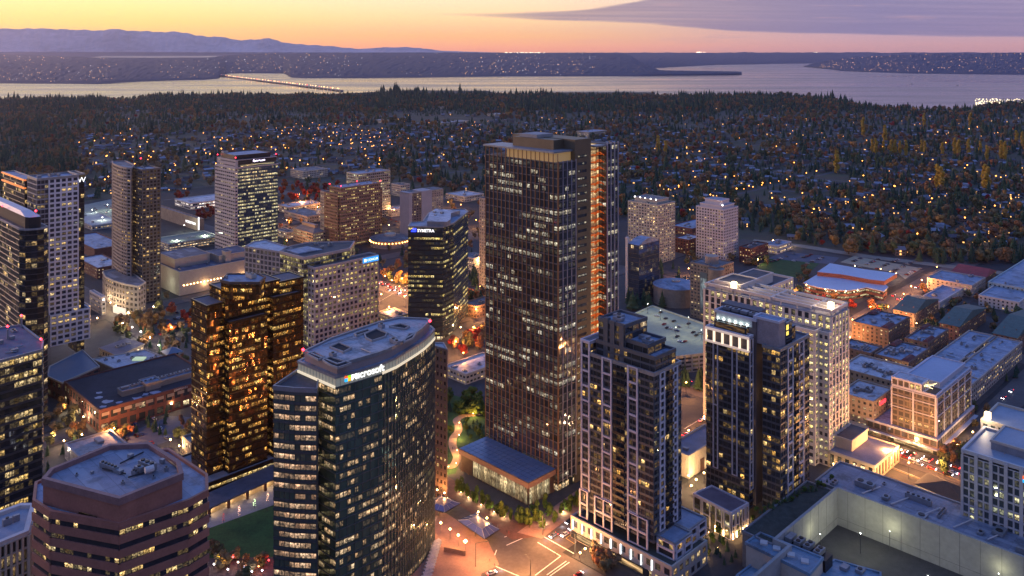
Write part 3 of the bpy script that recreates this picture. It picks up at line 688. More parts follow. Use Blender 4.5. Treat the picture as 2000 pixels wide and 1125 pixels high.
# ---------------------------------------------------------------- bank tower, pale concrete left and lit glass right
def pale_glass_tower():
    global mull_mat
    rt = root('office_tower', 'office tower with pale concrete left side and brightly lit blue-framed glass right side', 'office tower', (*P(459, 500), 0))
    b = Bx(459, 329, 420.4, 543, base=502); h = b.h
    st = simple('bank_stone', (.56, .47, .42), .8, .1, .1)
    w = winmat('bank_window', base=(.03, .03, .04), p=.25, c=(1, .7, .3), c2=(1, .8, .5), st=1.2, grp=3)
    g_ = winmat('bank_glass', base=(.03, .06, .09), p=.92, c=(1, .80, .34), c2=(1, .9, .55), st=1.0, grp=3, metal=.3, flw=.15, vlo=.3, vhi=.85)
    mull_mat = simple('bank_blue', (.02, .05, .11), .4, .2, .1, metal=.3)
    s0 = .6
    facade(rt, b.sub(0, 3, 0, b.b), 0, h, 4.0, 5.2, st, w, wf=.82, hf=.42, indiv=100)
    gb = b.sub(3.02, b.a, .6, b.b-1)
    facade(rt, gb, 0, h-1, 4.0, 2.7, None, g_, hf=.66, d=.3, mode='curtain', mull=4, mw=.6, capname='blue_frame')
    roof(rt, b.sub(0, b.a, 0, b.b), h, ROOFG, .6, st)
    c = b.sub(1.5, b.a-1.5, 1.5, b.b-3); zc = h+8.6
    facade(rt, c, h, zc, 4.2, 3, st, w, wf=.8, hf=.3, edges=[3], indiv=8)
    MB().edgebox(b.at(4.5, 1.5), b.at(b.a-1.5, 1.5), .05, .4, h+3.5, zc).build('crown_screen', DKMET, rt)
    MB().edgebox(b.at(4.5, 1.5), b.at(b.a-1.5, 1.5), .05, .3, h, h+3.4).build('glazing', g_, rt)
    roof(rt, c, zc, ROOFB, .6, st)
    block(rt, b.sub(4, b.a-6, 7, b.b-6), zc, zc+5, DKMET, ROOFB); block(rt, b.sub(5, 10, b.b-12, b.b-6), zc, zc+7, CREAM, ROOFG)
    for q in (b.at(1.5, 1.5), b.at(1.5, b.b-3), b.at(b.a-1.5, 1.5), b.at(b.a-6, b.b*.6)): beacon(rt, *q, zc+3)
    # unreadable script sign
    A, B = b.at(4.5, 1.5), b.at(b.a, 1.5); m = MB(); r = random.Random(2); x = b.a*.42; 
    dx, dy = D2
    pts = []
    for i in range(17): pts.append((x+i*.95, zc-3.1+(1.3 if i % 2 else 0)+r.uniform(-.3, .4)+(.9 if i in (1, 8) else 0)))
    for (x0, z0), (x1, z1) in zip(pts, pts[1:]):
        p, q = b.at(x0, .9), b.at(x1, .9); m.tube((*p, z0), (*q, z1), .38, 4)
    m.build('script_sign', emis('sign_lilac', (.85, .75, 1), 3), rt)
    mull_mat = None
pale_glass_tower()
def brown_precast():
    rt = root('office_tower', 'brown precast office tower with rows of small square windows and red beacons', 'office tower', (*P(662, 482), 0))
    w = winmat('precast_window', base=(.025, .02, .02), p=.3, c=(1, .68, .2), c2=(1, .8, .35), st=1.7, grp=3, mull=.1, flw=.24)
    b = Bx(665.7, 368, 644, 743, base=484); h = b.h
    facade(rt, b.poly, 0, h, 4, 2.9, BROWNST, w, wf=.6, hf=.5, indiv=100, mode='punched'); roof(rt, b.poly, h, ROOFB, .8, BROWNST)
    lo = b.sub(3, b.a+5, -2, b.b-4)
    facade(rt, b.sub(-2.2, 9, 4, b.b+8), 0, h-8, 4, 2.9, BROWNST, w, wf=.6, hf=.5, indiv=60); roof(rt, b.sub(-2.2, 9, 4, b.b+8), h-8, ROOFG, .8, BROWNST)
    facade(rt, b.sub(b.a, b.a+5, 4, b.b), 0, h-7, 4, 2.9, BROWNST, w, wf=.6, hf=.5, indiv=20); roof(rt, b.sub(b.a, b.a+5, 4, b.b), h-7, ROOFG, .8, BROWNST)
    for q in (b.N, b.R, b.L, b.at(b.a*.6, b.b*.7)): beacon(rt, *q, h+2.5)
    clutter(rt, b.poly, h, 6, 9, 4)
brown_precast()
def concrete_slabs():
    rt = root('apartment_tower', 'blank concrete slab tower with balcony column behind the blue-logo tower', 'apartment tower', (*P(799, 475), 0))
    b = Bx(799, 377, 781, 865, base=477); h = b.h; w = winmat('slab_window', p=.4, c=(1, .7, .3), st=1.6, grp=2)
    facade(rt, b.sub(4, b.a-.4, 1.5, b.b), 0, h-2, 3, 4.2, simple('slab_brown', (.2, .15, .13), .8), w, wf=.5, hf=.5, indiv=60)
    for x0, x1, o in ((0, 5, 0), (b.a*.36, b.a*.66, -.6)): MB().prism(b.sub(x0, x1, o, b.b), 0, h, 0, True).build('concrete_wall', simple('slab_grey', (.40, .37, .37), .8, .1, .1), rt)
    facade(rt, b.sub(b.a*.66+.02, b.a, 0, b.b-.5), 0, h-1, 3, 3.4, TAN, w, wf=.4, hf=.4, indiv=40)
    roof(rt, b.sub(0, b.a, 1.5, b.b), h-1, ROOFG, .6, CONC); clutter(rt, b.poly, h-1, 3, 4, 5)
concrete_slabs()
def dark_logo_tower():
    zt = 93; rt = root('office_tower', 'black faceted glass tower with a blue and white sign on top', 'office tower', (*P(830, 665), 0))
    b = 442.5
    poly = ccw([P(797, b, zt), P(864.7, 443.5, zt), P(886, 436, zt), P(914, 413.5, zt), P(908, 409, zt), P(850, 411, zt), P(838, 416, zt), P(826, 433, zt), P(803, 435, zt)])
    win = winmat('logo_glass', base=(.035, .05, .065), p=.30, c=(1, .70, .16), c2=(1, .82, .35), st=1.3, grp=7, vlo=.3, vhi=.75, metal=.45, rough=.05, wob=.05, flw=.2)
    global mull_mat; mull_mat = simple('logo_spandrel', (.02, .022, .028), .3, .2, .1, metal=.4)
    facade(rt, poly, 4, zt, 3.9, 2.4, None, win, hf=.85, d=.2, mode='curtain', capname='spandrel')
    roof(rt, poly, zt, ROOFB, .5, GREYMET); MB().prism(inset(poly, 2.5), 0, 4.2, 0, False, uvs=3).build('lobby_glazing', SHOP, rt)
    up = ccw([P(x, y, zt+5) for x, y in ((838, 413), (833, 430), (874, 431), (881, 426), (882, 414), (900, 409), (850, 405))])
    MB().prism(inset(up, .5), zt, zt+4, 0, True, mt=1).build('penthouse', [GREYMET, ROOFW], rt); clutter(rt, up, zt+4, 5, 3, 4)
    A, B = P(797, b, zt), P(864.7, 443.5, zt)
    text('SYMETRA', A, B, zt-4.2, 3.3, emis('sign_white', (1, 1, 1), 1.6), rt, .4, start=math.dist(A, B)*.27, bold=.06)
    L = math.dist(A, B); m = MB()
    for k in range(3):
        p, q = lerp(A, B, .09+.025*k), lerp(A, B, .235); m.edgebox(p, q, .2, .5, zt-4.2+k*1.1, zt-3.4+k*1.1)
    m.build('logo_swoosh', emis('logo_blue', (.02, .05, 1), 3), rt)
    mull_mat = None
dark_logo_tower()
def rose_grid():
    zt = 64.0; b = Bx(614.4, 525.5, 590, 738.5, h=zt)
    rt = root('office_tower', 'rose stone office block with a regular square window grid and blue sign', 'office tower', (*b.N, 0))
    w = winmat('grid_window', base=(.02, .018, .03), p=.55, c=(1, .68, .2), c2=(1, .8, .35), st=1.25, grp=4, mull=.04, flw=.26, vlo=.04)
    sL = b.l(601)
    facade(rt, b.sub(0, b.a, 0, 9), 0, zt, 4.1, 4.15, PINKST, w, wf=.62, hf=.62, indiv=100); 
    global mull_mat; mull_mat = simple('rose_mull', (.25, .22, .2), .6)
    gl = winmat('rose_glass', base=(.03, .03, .03), p=.7, c=(1, .75, .22), c2=(1, .85, .4), st=.8, grp=4, flw=.15)
    facade(rt, b.sub(.4, 12, 9, b.b+14), 0, zt-2, 4.1, 3.2, None, gl, hf=.7, d=.3, mode='curtain', mull=1, mw=.3, capname='glazing_frame')
    roof(rt, b.sub(0, b.a, 0, 12), zt, ROOFD, 1.2, PINKST)
    # prow-roofed penthouse
    zp = 72; n = P(593, 503, zp)
    pp = ccw([n, P(546.7, 490.5, zp), P(560, 482.5, zp), P(600, 474, zp), P(692, 471.5, zp), P(683, 485, zp)])
    facade(rt, pp, 40, zp-1.8, 3.9, 2.6, None, gl, hf=.8, d=.2, mode='curtain', mull=2, mw=.25, capname='glazing_frame')
    MB().prism(inset(pp, -.3), zp-1.8, zp, 0, False).build('penthouse_band', PINKST, rt)
    roof(rt, pp, zp-.6, ROOFD, 1.0, PINKST)
    ins = ccw([P(x, y, zp+.3) for x, y in ((582, 495), (560, 489), (600, 481), (630, 487))]); MB().prism(ins, zp-.5, zp+.4).build('roof_deck', ROOFB, rt)
    clutter(rt, pp, zp-.5, 5, 8, 6)
    # long pale wing on the left
    wg = [P(478.5, 480, 72), P(546.7, 490.5, 72), P(571, 484, 72), P(518, 467.5, 72), P(496, 471, 72)]
    facade(rt, ccw(wg), 0, 71, 4.1, 4.6, simple('rose_wing', (.46, .38, .35), .8, .1, .1), winmat('wing_window', base=(.10, .09, .09), p=.16, c=(1, .7, .3), st=.9, grp=3), wf=.74, hf=.7, indiv=80, d=.25)
    roof(rt, ccw(wg), 71, ROOFW, .9, PINKST)
    for px in (520, 580, 640):
        q = P(px, 520, zt); 
    for (px, py) in ((618, 512), (640, 507), (660, 503)): q = P(px, py, zt); unit(rt, *q, zt, 3, 5, 2.4)
    A, B = b.N, b.R; L = b.a
    s0 = b.r(708); p, q = b.at(s0, 0), b.at(b.a, 0)
    MB().edgebox(p, q, .4, .7, zt-3.6, zt+.6).build('sign_panel', emis('sign_blue', (.02, .30, .85), 1.3), rt)
    text('CONCUR', p, q, zt-2.4, 2.5, emis('sign_white', (1, 1, 1), 2.0), rt, .8, start=4.4)
    MB().edgebox(b.at(s0+1.2, 0), b.at(s0+3.4, 0), .72, .8, zt-2.7, zt-.4).build('logo_square', emis('sign_white', (1, 1, 1), 2.0), rt)
    mull_mat = None
rose_grid()
# ---------------------------------------------------------------- residential towers with white ladder frames
FRM = simple('frame_white', (.56, .52, .56), .6, .08, .2)
def ladder(rt, A, B, z0, z1, rung=7.2, w=.9, o=.6, mid=0):
    m = MB(); L = math.dist(A, B)
    m.edgebox(A, lerp(A, B, w/L), .02, o, z0, z1); m.edgebox(lerp(A, B, 1-w/L), B, .02, o, z0, z1)
    n = max(1, round((z1-z0)/rung))
    for i in range(n+1):
        z = z0+(z1-z0)*i/n; m.edgebox(A, B, .02, o-.04, max(z0, z-w*.5), min(z1-.01, z+w*.5) if i < n else z1-.02)
    m.build('window_frame', FRM, rt)
def ladder_tower():
    global mull_mat
    b = Bx(1277, 733, 1135, 1329.5, h=90); N = b.N; h = 90
    rt = root('apartment_tower', 'dark apartment tower with white ladder frames and stepped terraced top beside the crossing', 'apartment tower', (*N, 0))
    w = winmat('condo_glass', base=(.028, .033, .038), p=.075, c=(1, .50, .10), c2=(1, .70, .28), st=2.0, grp=3, metal=.25, wob=.04, mull=.05, wr=.35)
    mull_mat = simple('condo_frame', (.085, .095, .11), .5, .1, .2)
    facade(rt, b.sub(0, b.a, 0, b.l(1152)), 15, h, 3.3, 2.4, None, w, hf=.66, d=.3, mode='curtain', mull=1, mw=.18, capname='slab_edge')
    e = b.sub(0, b.a, b.l(1152)+.02, b.b)
    facade(rt, e, 15, h+5.5, 3.3, 2.4, None, w, hf=.66, d=.3, mode='curtain', mull=1, mw=.18, capname='slab_edge'); roof(rt, e, h+5.5, ROOFG, .8, FRM)
    roof(rt, b.sub(0, b.a, 0, b.l(1152)), h, simple('terrace_dark', (.13, .14, .17), .8), 1.1, GREYMET)
    for x0, x1, zt in ((1135.5, 1153, h+6), (1176, 1196, h+1), (1226, 1247, h+1)):
        ladder(rt, b.at(0, b.l(x0)), b.at(0, b.l(x1)), 24, zt)
    for x0, x1 in ((1287, 1297.5), (1313, 1322.5)): ladder(rt, b.at(b.r(x0), 0), b.at(b.r(x1), 0), 18, h, 3.3)
    for x0, x1 in ((1134, 1151), (1163, 1199), (1228, 1268)):
        ladder(rt, b.at(-.6, b.l(x0)), b.at(-.6, b.l(x1)), 10.5, 24, 6.5, .9, .6)
        if x1-x0 > 20: c = b.l((x0+x1)/2); MB().edgebox(b.at(-.6, c+.4), b.at(-.6, c-.4), 0, .5, 10.6, 24).build('window_frame', FRM, rt)
    # balconies on both faces
    for j in range(22):
        z = 18+j*3.3
        for x0, x1 in ((1200, 1222),):
            m = MB(); m.edgebox(b.at(0, b.l(x0)), b.at(0, b.l(x1)), .3, 1.3, z, z+.25); m.edgebox(b.at(0, b.l(x0)), b.at(0, b.l(x1)), 1.2, 1.3, z+.25, z+1.2); m.build('balcony', DKMET, rt)
        m = MB(); m.edgebox(b.at(b.r(1299), 0), b.at(b.r(1312), 0), .3, 1.4, z, z+.25); m.edgebox(b.at(b.r(1299), 0), b.at(b.r(1312), 0), 1.3, 1.4, z+.25, z+1.2); m.build('balcony', DKMET, rt)
    # stepped top
    bb = b.b
    def step(a0, a1, b0, b1, z0, z1, m_=None):
        p = b.sub(a0, a1, b0, b1); facade(rt, p, z0, z1, 3.3, 2.6, None, w, hf=.72, d=.25, mode='curtain', mull=2, mw=.2, capname='slab_edge'); roof(rt, p, z1, ROOFB, 1.2, mull_mat, .4)
    step(2.2, b.a-3, 1.0, bb-8, h, h+6.4)
    step(3.5, b.a-4, 6, 19, h+6.4, h+10.4)
    step(2.6, b.a-2, 18, bb-9, h+6.4, h+17)
    MB().prism(b.sub(6, b.a, 22, 23), h+8, h+16).build('brown_screen', simple('screen_brown', (.18, .12, .1), .7), rt)
    for y0 in (18.5, 24, 28): MB().prism(b.sub(2.0, 4.4, y0, y0+2.6), h, h+17.6+(y0-18)*.12).build('fin_wall', mull_mat, rt)
    for (a_, b_) in ((8, 9), (11, 13)): unit(rt, *b.at(a_, b_), h+10.5, 3, 5, 1.8)
    for (a_, b_) in ((8, 26), (12, 29)): unit(rt, *b.at(a_, b_), h+17.1, 3, 5, 1.5)
    # podium with shops
    pd = b.sub(-3.5, b.a+3, -12, bb+3)
    facade(rt, pd, 0, 10, 5, 5, simple('podium_stone', (.46, .38, .33), .8, .1, .1), W_LOW, wf=.62, hf=.6, indiv=40); roof(rt, pd, 10, simple('podium_green', (.06, .07, .06), .9), .8, CREAM)
    A, B = pd[3], pd[0]
    MB().edgebox(A, lerp(A, B, .8), .45, .55, .5, 4).build('shop_front', SHOP, rt)
    for k in range(9): p = lerp(A, B, .02+k*.1); MB().edgebox(p, lerp(A, B, .028+k*.1), .5, 1.0, 5, 9.5).build('light_strip', STRIPC, rt)
    # low annex with frames at the foot, right side
    for (a0, a1, b0, b1, z) in ((2, 15, -10, -.5, 17), (16, 30, -8, 8, 17)):
        p = b.sub(a0, a1, b0, b1); facade(rt, p, 10, z, 3.5, 3, None, w, hf=.8, d=.2, mode='curtain', capname='slab_edge'); roof(rt, p, z, ROOFB, .7, GREYMET)
        ladder(rt, p[0], lerp(p[0], p[1], .45), 10, z, 3.5); ladder(rt, lerp(p[0], p[1], .5), p[1], 10, z, 3.5); ladder(rt, p[3], p[0], 10, z, 3.5)
    mull_mat = None
ladder_tower()
def twin_slab():
    global mull_mat
    h = 92; b = Bx(1463, 659, 1380, 1490, h=h)
    rt = root('apartment_tower', 'dark twin apartment tower with glowing framed loggia crown', 'apartment tower', (*b.N, 0))
    w = MC['condo_glass']; mull_mat = simple('twin_frame', (.075, .083, .10), .5, .1, .2)
    fr2 = simple('twin_brown', (.15, .12, .12), .7, .1, .2)
    zc = h-6.5
    facade(rt, b.sub(0, b.r(1470), 0, b.b), 6, zc, 3.3, 2.4, None, w, hf=.7, d=.25, mode='curtain', mull=1, mw=.16, capname='slab_edge')
    for x0, x1 in ((1393, 1403), (1430, 1441)): ladder(rt, b.at(0, b.l(x0)), b.at(0, b.l(x1)), 20, zc, 40, .5)
    ladder(rt, b.at(.0, 0), b.at(b.r(1470), 0), 15, h-1, 7, .6)
    # glowing crown loggia
    MB().prism(b.sub(.6, b.r(1470), .4, b.b-.4), zc, h-1, 0, True).build('crown_wall', simple('crown_wall', (.12, .1, .09), .7), rt)
    lc = emis('crown_lit', (1, .72, .52), 1.5); A, B = b.at(-.2, b.b), b.at(-.2, 0); n = 5
    for i in range(n+1):
        t = i/n; p, q = lerp(A, B, max(0, t-.02)), lerp(A, B, min(1, t+.02)); MB().edgebox(p, q, .1, .9, zc, h-1).build('lit_column', lc, rt)
    MB().edgebox(A, B, .1, .95, h-1, h, ext=.3).build('crown_beam', emis('crown_beam', (1, .74, .6), .5), rt); MB().edgebox(A, B, -.2, 1.1, zc-.9, zc, ext=.3).build('crown_sill', emis('crown_beam', (1, .74, .6), .5), rt)
    roof(rt, b.sub(0, b.r(1470), 0, b.b), h, ROOFG, .6, FRM)
    # box behind crown
    p = b.sub(5, b.r(1488), -1, b.b-2)
    MB().prism(b.sub(2.5, 5, 3, b.b-3), h, h+3.2, 0, True).build('glass_lounge', MC['condo_glass'], rt)
    MB().prism(p, 6, h+7.5, 0, False).build('brown_core', fr2, rt); roof(rt, p, h+7.5, ROOFD, .8, FRM)
    MB().edgebox(b.at(5, b.b-3), b.at(5, 1), .05, .3, h+3.6, h+7).build('cool_band', simple('cool_wall', (.6, .62, .6), .7), rt)
    for k in range(6):
        q = b.at(4.2, b.b-4-k*(b.b-6)/5.5); light('uplight', q[0], q[1], h+4.3, 130, (.85, 1, .9), .15, rt); MB().ball(q[0], q[1], h+3.7, .25).build('uplight_lamp', STRIPC, rt)
    for k in range(4): unit(rt, *b.at(10, 3+k*5), h+8, 3, 4, 1.6)
    # dark recess and right block
    b2 = Bx(1524, 685, 1490, 1580, h=88)
    MB().prism(b.sub(b.r(1490), b.r(1490)+7, 2, b.b), 6, h+9.5, 0, True).build('brown_core', fr2, rt)
    facade(rt, b2.poly, 8, 88, 3.3, 2.4, None, winmat('condo_glass_lit', base=(.028, .033, .038), p=.22, c=(1, .50, .10), c2=(1, .70, .28), st=1.8, grp=3, metal=.2, wob=.04, wr=.3), hf=.7, d=.28, mode='curtain', mull=1, mw=.16, capname='slab_edge')
    roof(rt, b2.poly, 88, simple('terrace_dark', (.13, .14, .17), .8), 1.0, GREYMET)
    for x0, x1 in ((1537, 1548), (1559, 1569)): ladder(rt, b2.at(b2.r(x0), 0), b2.at(b2.r(x1), 0), 12, 87.5, 7)
    for j in range(22):
        z = 12+j*3.3; m = MB(); A, B = b2.at(b2.r(1549.5), 0), b2.at(b2.r(1558), 0); m.edgebox(A, B, .3, 1.4, z, z+.25); m.edgebox(A, B, 1.3, 1.4, z+.25, z+1.2); m.build('balcony', DKMET, rt)
    tw = b2.sub(2, 9, b2.b*.2, b2.b+6); MB().prism(tw, 88, 101, 0, False).build('lift_tower', simple('twin_pink', (.36, .29, .29), .7), rt); roof(rt, tw, 101, ROOFB, .6, FRM)
    tw2 = b2.sub(9, 15, b2.b*.15, b2.b); facade(rt, tw2, 88, 99, 3.3, 2.5, None, w, hf=.8, d=.2, mode='curtain', capname='slab_edge'); roof(rt, tw2, 99, ROOFD, .6, GREYMET)
    MB().edgebox(b2.at(9, b2.b*.2-.05), b2.at(11.2, b2.b*.2-.05), .4, .55, 93, 99.5).build('lit_window', emis('win_yellow', (1, .75, .12), 1.5), rt)
    MB().prism(b2.sub(16, 22, 3, b2.b), 88, 95, 0, True, mt=1).build('penthouse', [MC['condo_glass'], ROOFB], rt)
    # lower hall in front with glowing posts
    z = 13; n = b.at(0, -3)
    hall = ccw([P(1345, 968, z), P(1384, 958, z), P(1462, 990, z), P(1427, 1012, z)])
    hall = ccw([P(1355, 965, z), P(1428, 1003, z), P(1461, 984, z), P(1390, 950, z)])
    facade(rt, hall, 0, z, 4.3, 4, None, winmat('hall_glass', base=(.05, .045, .035), p=.45, c=(1, .7, .25), c2=(1, .85, .5), st=.9, grp=2), hf=.85, d=.2, mode='curtain', capname='slab_edge', mull=1)
    roof(rt, hall, z, simple('hall_roof', (.16, .13, .16), .7), .6, FRM)
    k = [i for i in range(4) if True]
    for i in range(4):
        A, B = hall[i], hall[(i+1) % 4]; nx, ny = (B[1]-A[1]), -(B[0]-A[0])
        if -(A[0]+B[0])*nx-(A[1]+B[1])*ny > 0:
            for s0, s1 in ((.0, .22), (.24, .46), (.60, .78), (.82, 1.0)):
                pA, pB = lerp(A, B, s0), lerp(A, B, s1); ladder(rt, pA, pB, 0, z-.5, 6.5, .5)
                q = lerp(A, B, s0+.01); L = math.dist(A, B); ux, uy = nx/L, ny/L
                MB().tube((q[0]+ux*.9, q[1]+uy*.9, .8), (q[0]+ux*.9, q[1]+uy*.9, 3.6), .16).build('wall_light', L_WARM, rt)
                light('wall_lamp', q[0]+ux*1.6, q[1]+uy*1.6, 2.5, 350, (1, .6, .25), .3, rt)
    mull_mat = None
twin_slab()
def white_tower():
    h = 84; b = Bx(1624, 619.4, 1376, 1656, h=h)
    rt = root('office_tower', 'long white stone office tower with roof beams and glowing corner lanterns', 'office tower', (*b.N, 0))
    w = winmat('white_tower_glass', base=(.035, .04, .05), p=.9, c=(1, .72, .24), c2=(1, .85, .42), st=1.9, grp=3, mull=.05)
    facade(rt, b.poly, 0, h, 4, 4.2, WHITE, w, wf=.62, hf=.86, indiv=100, d=.6)
    ar = b.a
    zr = h+.2
    roof(rt, b.sub(0, ar, 0, b.b), zr, simple('plant_deck', (.30, .29, .32), .7, .2, .1), .0, WHITE)
    m = MB()                                                       # roof beams standing clear of the deck
    zb = h+2.2
    for a_ in (0.4, 6.2, 12.4, ar-.8): m.prism(b.sub(a_, a_+1.1, .8, b.b-.8), zb, zb+1.7, 0, True, True)
    m.build('roof_beam', WHITE, rt)
    m = MB()
    for y in (0, b.b*.14, b.b*.45, b.b*.76, b.b-1.2): m.prism(b.sub(-.2, ar+.2, y, y+1.2), zb-.3, zb+1.4, 0, True, True)
    for y in np.linspace(0.2, b.b-1.4, 9):
        for a_ in (.5, 6.3, 12.5, ar-.7): m.prism(b.sub(a_, a_+.8, y, y+.8), h, zb+.2)
    m.build('cross_beam', WHITE, rt)
    MB().prism(b.sub(ar*.25, ar*.8, b.b*.2, b.b*.7), zr, zr+1.4, 0, True, mt=1).build('penthouse', [GREYMET, ROOFB], rt)
    clutter(rt, b.sub(0, ar, 6, b.b-6), zr, 9, 6, 5)
    for (a_, b_) in ((3.0, 1.8), (2.0, b.b-20)):
        q = b.at(a_, b_); MB().prism(b.sub(a_-1.4, a_+1.4, b_-1.4, b_+1.4), zb+1.5, zb+5.2).build('lantern', emis('lantern', (1, .75, .42), 5), rt); light('lantern_light', q[0], q[1], zb+8, 9000, (1, .75, .45), 1.5, rt)
    # stepped lower bays toward the camera
    hb = 76
    n1 = Bx(1600, 657, 1560, 1611, h=hb); d_ = math.dist(n1.N, b.N)
    p = b.sub(-9, -.02, b.l(1605), b.l(1500)); facade(rt, p, 0, hb, 4, 4.2, WHITE, w, wf=.6, hf=.55, indiv=100); roof(rt, p, hb, ROOFG, 1, WHITE)
    p = b.sub(-4, -.03, b.l(1605)-6, b.l(1605)-.02); facade(rt, p, 0, hb-1, 4, 3, WHITE, w, wf=.6, hf=.55, indiv=40); roof(rt, p, hb-1, ROOFG, 1, WHITE)
    # rear wing and left cube
    wq = b.sub(ar+.02, ar+42, b.b-28, b.b-2); facade(rt, wq, 0, h-1, 4, 3.4, WHITE, w, wf=.5, hf=.8, indiv=30); roof(rt, wq, h-1, ROOFD, 1.4, WHITE)
    block(rt, b.sub(ar+3, ar+26, b.b-22, b.b-8), h-1, h+5, WHITE, ROOFD); block(rt, b.sub(3, ar+3, b.b-24, b.b-6), zr, h+5.5, WHITE, ROOFD, par=.8)
    # arched podium lit warm
    pd = b.sub(-4, ar+8, -26, -.05); st = simple('lit_podium', (.5, .4, .28), .8)
    facade(rt, pd, 0, 9, 9, 4.5, st, SHOP, wf=.55, hf=.75, indiv=20); roof(rt, pd, 9, simple('podium_slate', (.2, .21, .27), .6), .7, CREAM)
    block(rt, b.sub(4, ar+4, -10, -.1), 9, 15, CREAM, ROOFD)
    for k in range(5): q = b.at(-6.5, -24+k*5); light('arcade_lamp', *q, 4, 900, (1, .65, .28), .3, rt); MB().ball(*q, 4, .35).tube((*q, 0), (*q, 4), .08).build('lamp_globe', L_WARM, rt)
white_tower()
def right_office():
    z = 47; L = P(1879, 881, z); ln = 62; N = (L[0]-D1[0]*ln, L[1]-D1[1]*ln); wd = 34
    at = lambda a_, b_: (N[0]+a_*D2[0]+b_*D1[0], N[1]+a_*D2[1]+b_*D1[1])
    poly = [at(0, 0), at(wd, 0), at(wd, ln), at(0, ln)]
    rt = root('office_building', 'white framed office with tall paired windows at the right edge', 'office building', (*N, 0))
    w = winmat('paired_window', base=(.04, .055, .06), p=.34, c=(1, .78, .35), c2=(.9, .95, .6), st=1.1, grp=2, flw=.2, mull=.05)
    facade(rt, poly, 0, z-1.5, 3.95, 3.1, WHITE, w, wf=.78, hf=.8, indiv=100, d=.5)
    big = MB()
    for k in range(int(ln/6.2)+1):
        y = min(ln, k*6.2+.0); big.prism([at(-.95, max(0, y-.75)), at(-.02, max(0, y-.75)), at(-.02, min(ln, y+.75)), at(-.95, min(ln, y+.75))], 0, z+.6)
    big.build('buttress', WHITE, rt)
    rb = simple('ribbed_roof_blue', (.26, .31, .38), .5, .15, .12)
    roof(rt, poly, z, rb, 1.2, WHITE, .8)
    for i in range(1): unit(rt, *at(10, ln-33), z, 3, 4, 2)
    m = MB().prism([at(12, 0), at(wd, 0), at(wd, ln-9), at(12, ln-9)], z, z+4, 0, False); m.build('upper_storey', GREYMET, rt); roof(rt, [at(12, 0), at(wd, 0), at(wd, ln-9), at(12, ln-9)], z+4, rb, .5, CREAM)
    # second, farther block stepping up
    p2 = [at(wd+6, -4), at(wd+34, -4), at(wd+34, ln+3), at(wd+6, ln+3)]
    facade(rt, p2, 0, z+1, 3.95, 3.4, WHITE, w, wf=.6, hf=.6, indiv=20); roof(rt, p2, z+1, rb, 1.2, CREAM)
    q = at(wd+8, ln+1); MB().prism([at(wd+6.5, ln-.5), at(wd+9, ln-.5), at(wd+9, ln+2), at(wd+6.5, ln+2)], z+2, z+5.5).build('lantern', emis('lantern', (1, .75, .42), 5), rt); light('lantern_light', *at(wd+3, ln+1), z+5, 6000, (1, .75, .45), 1, rt)
    s0 = ln-25.5
    for c, i, j in (((1, .12, .02), 0, 1), ((.25, .75, .02), 1, 1), ((.02, .45, 1), 0, 0), ((1, .55, .01), 1, 0)):
        MB().edgebox(at(0, s0-i*1.5), at(0, s0-i*1.5-1.35), 1.0, 1.2, z-5.2+j*1.5, z-3.8+j*1.5).build('logo_square', emis('logo_%d%d' % (i, j), c, 1.3), rt)
    text('Microsoft', at(0, s0-3.6), at(0, 0), z-4.8, 3.2, emis('sign_white', (1, 1, 1), 2.0), rt, 1.1)
right_office()
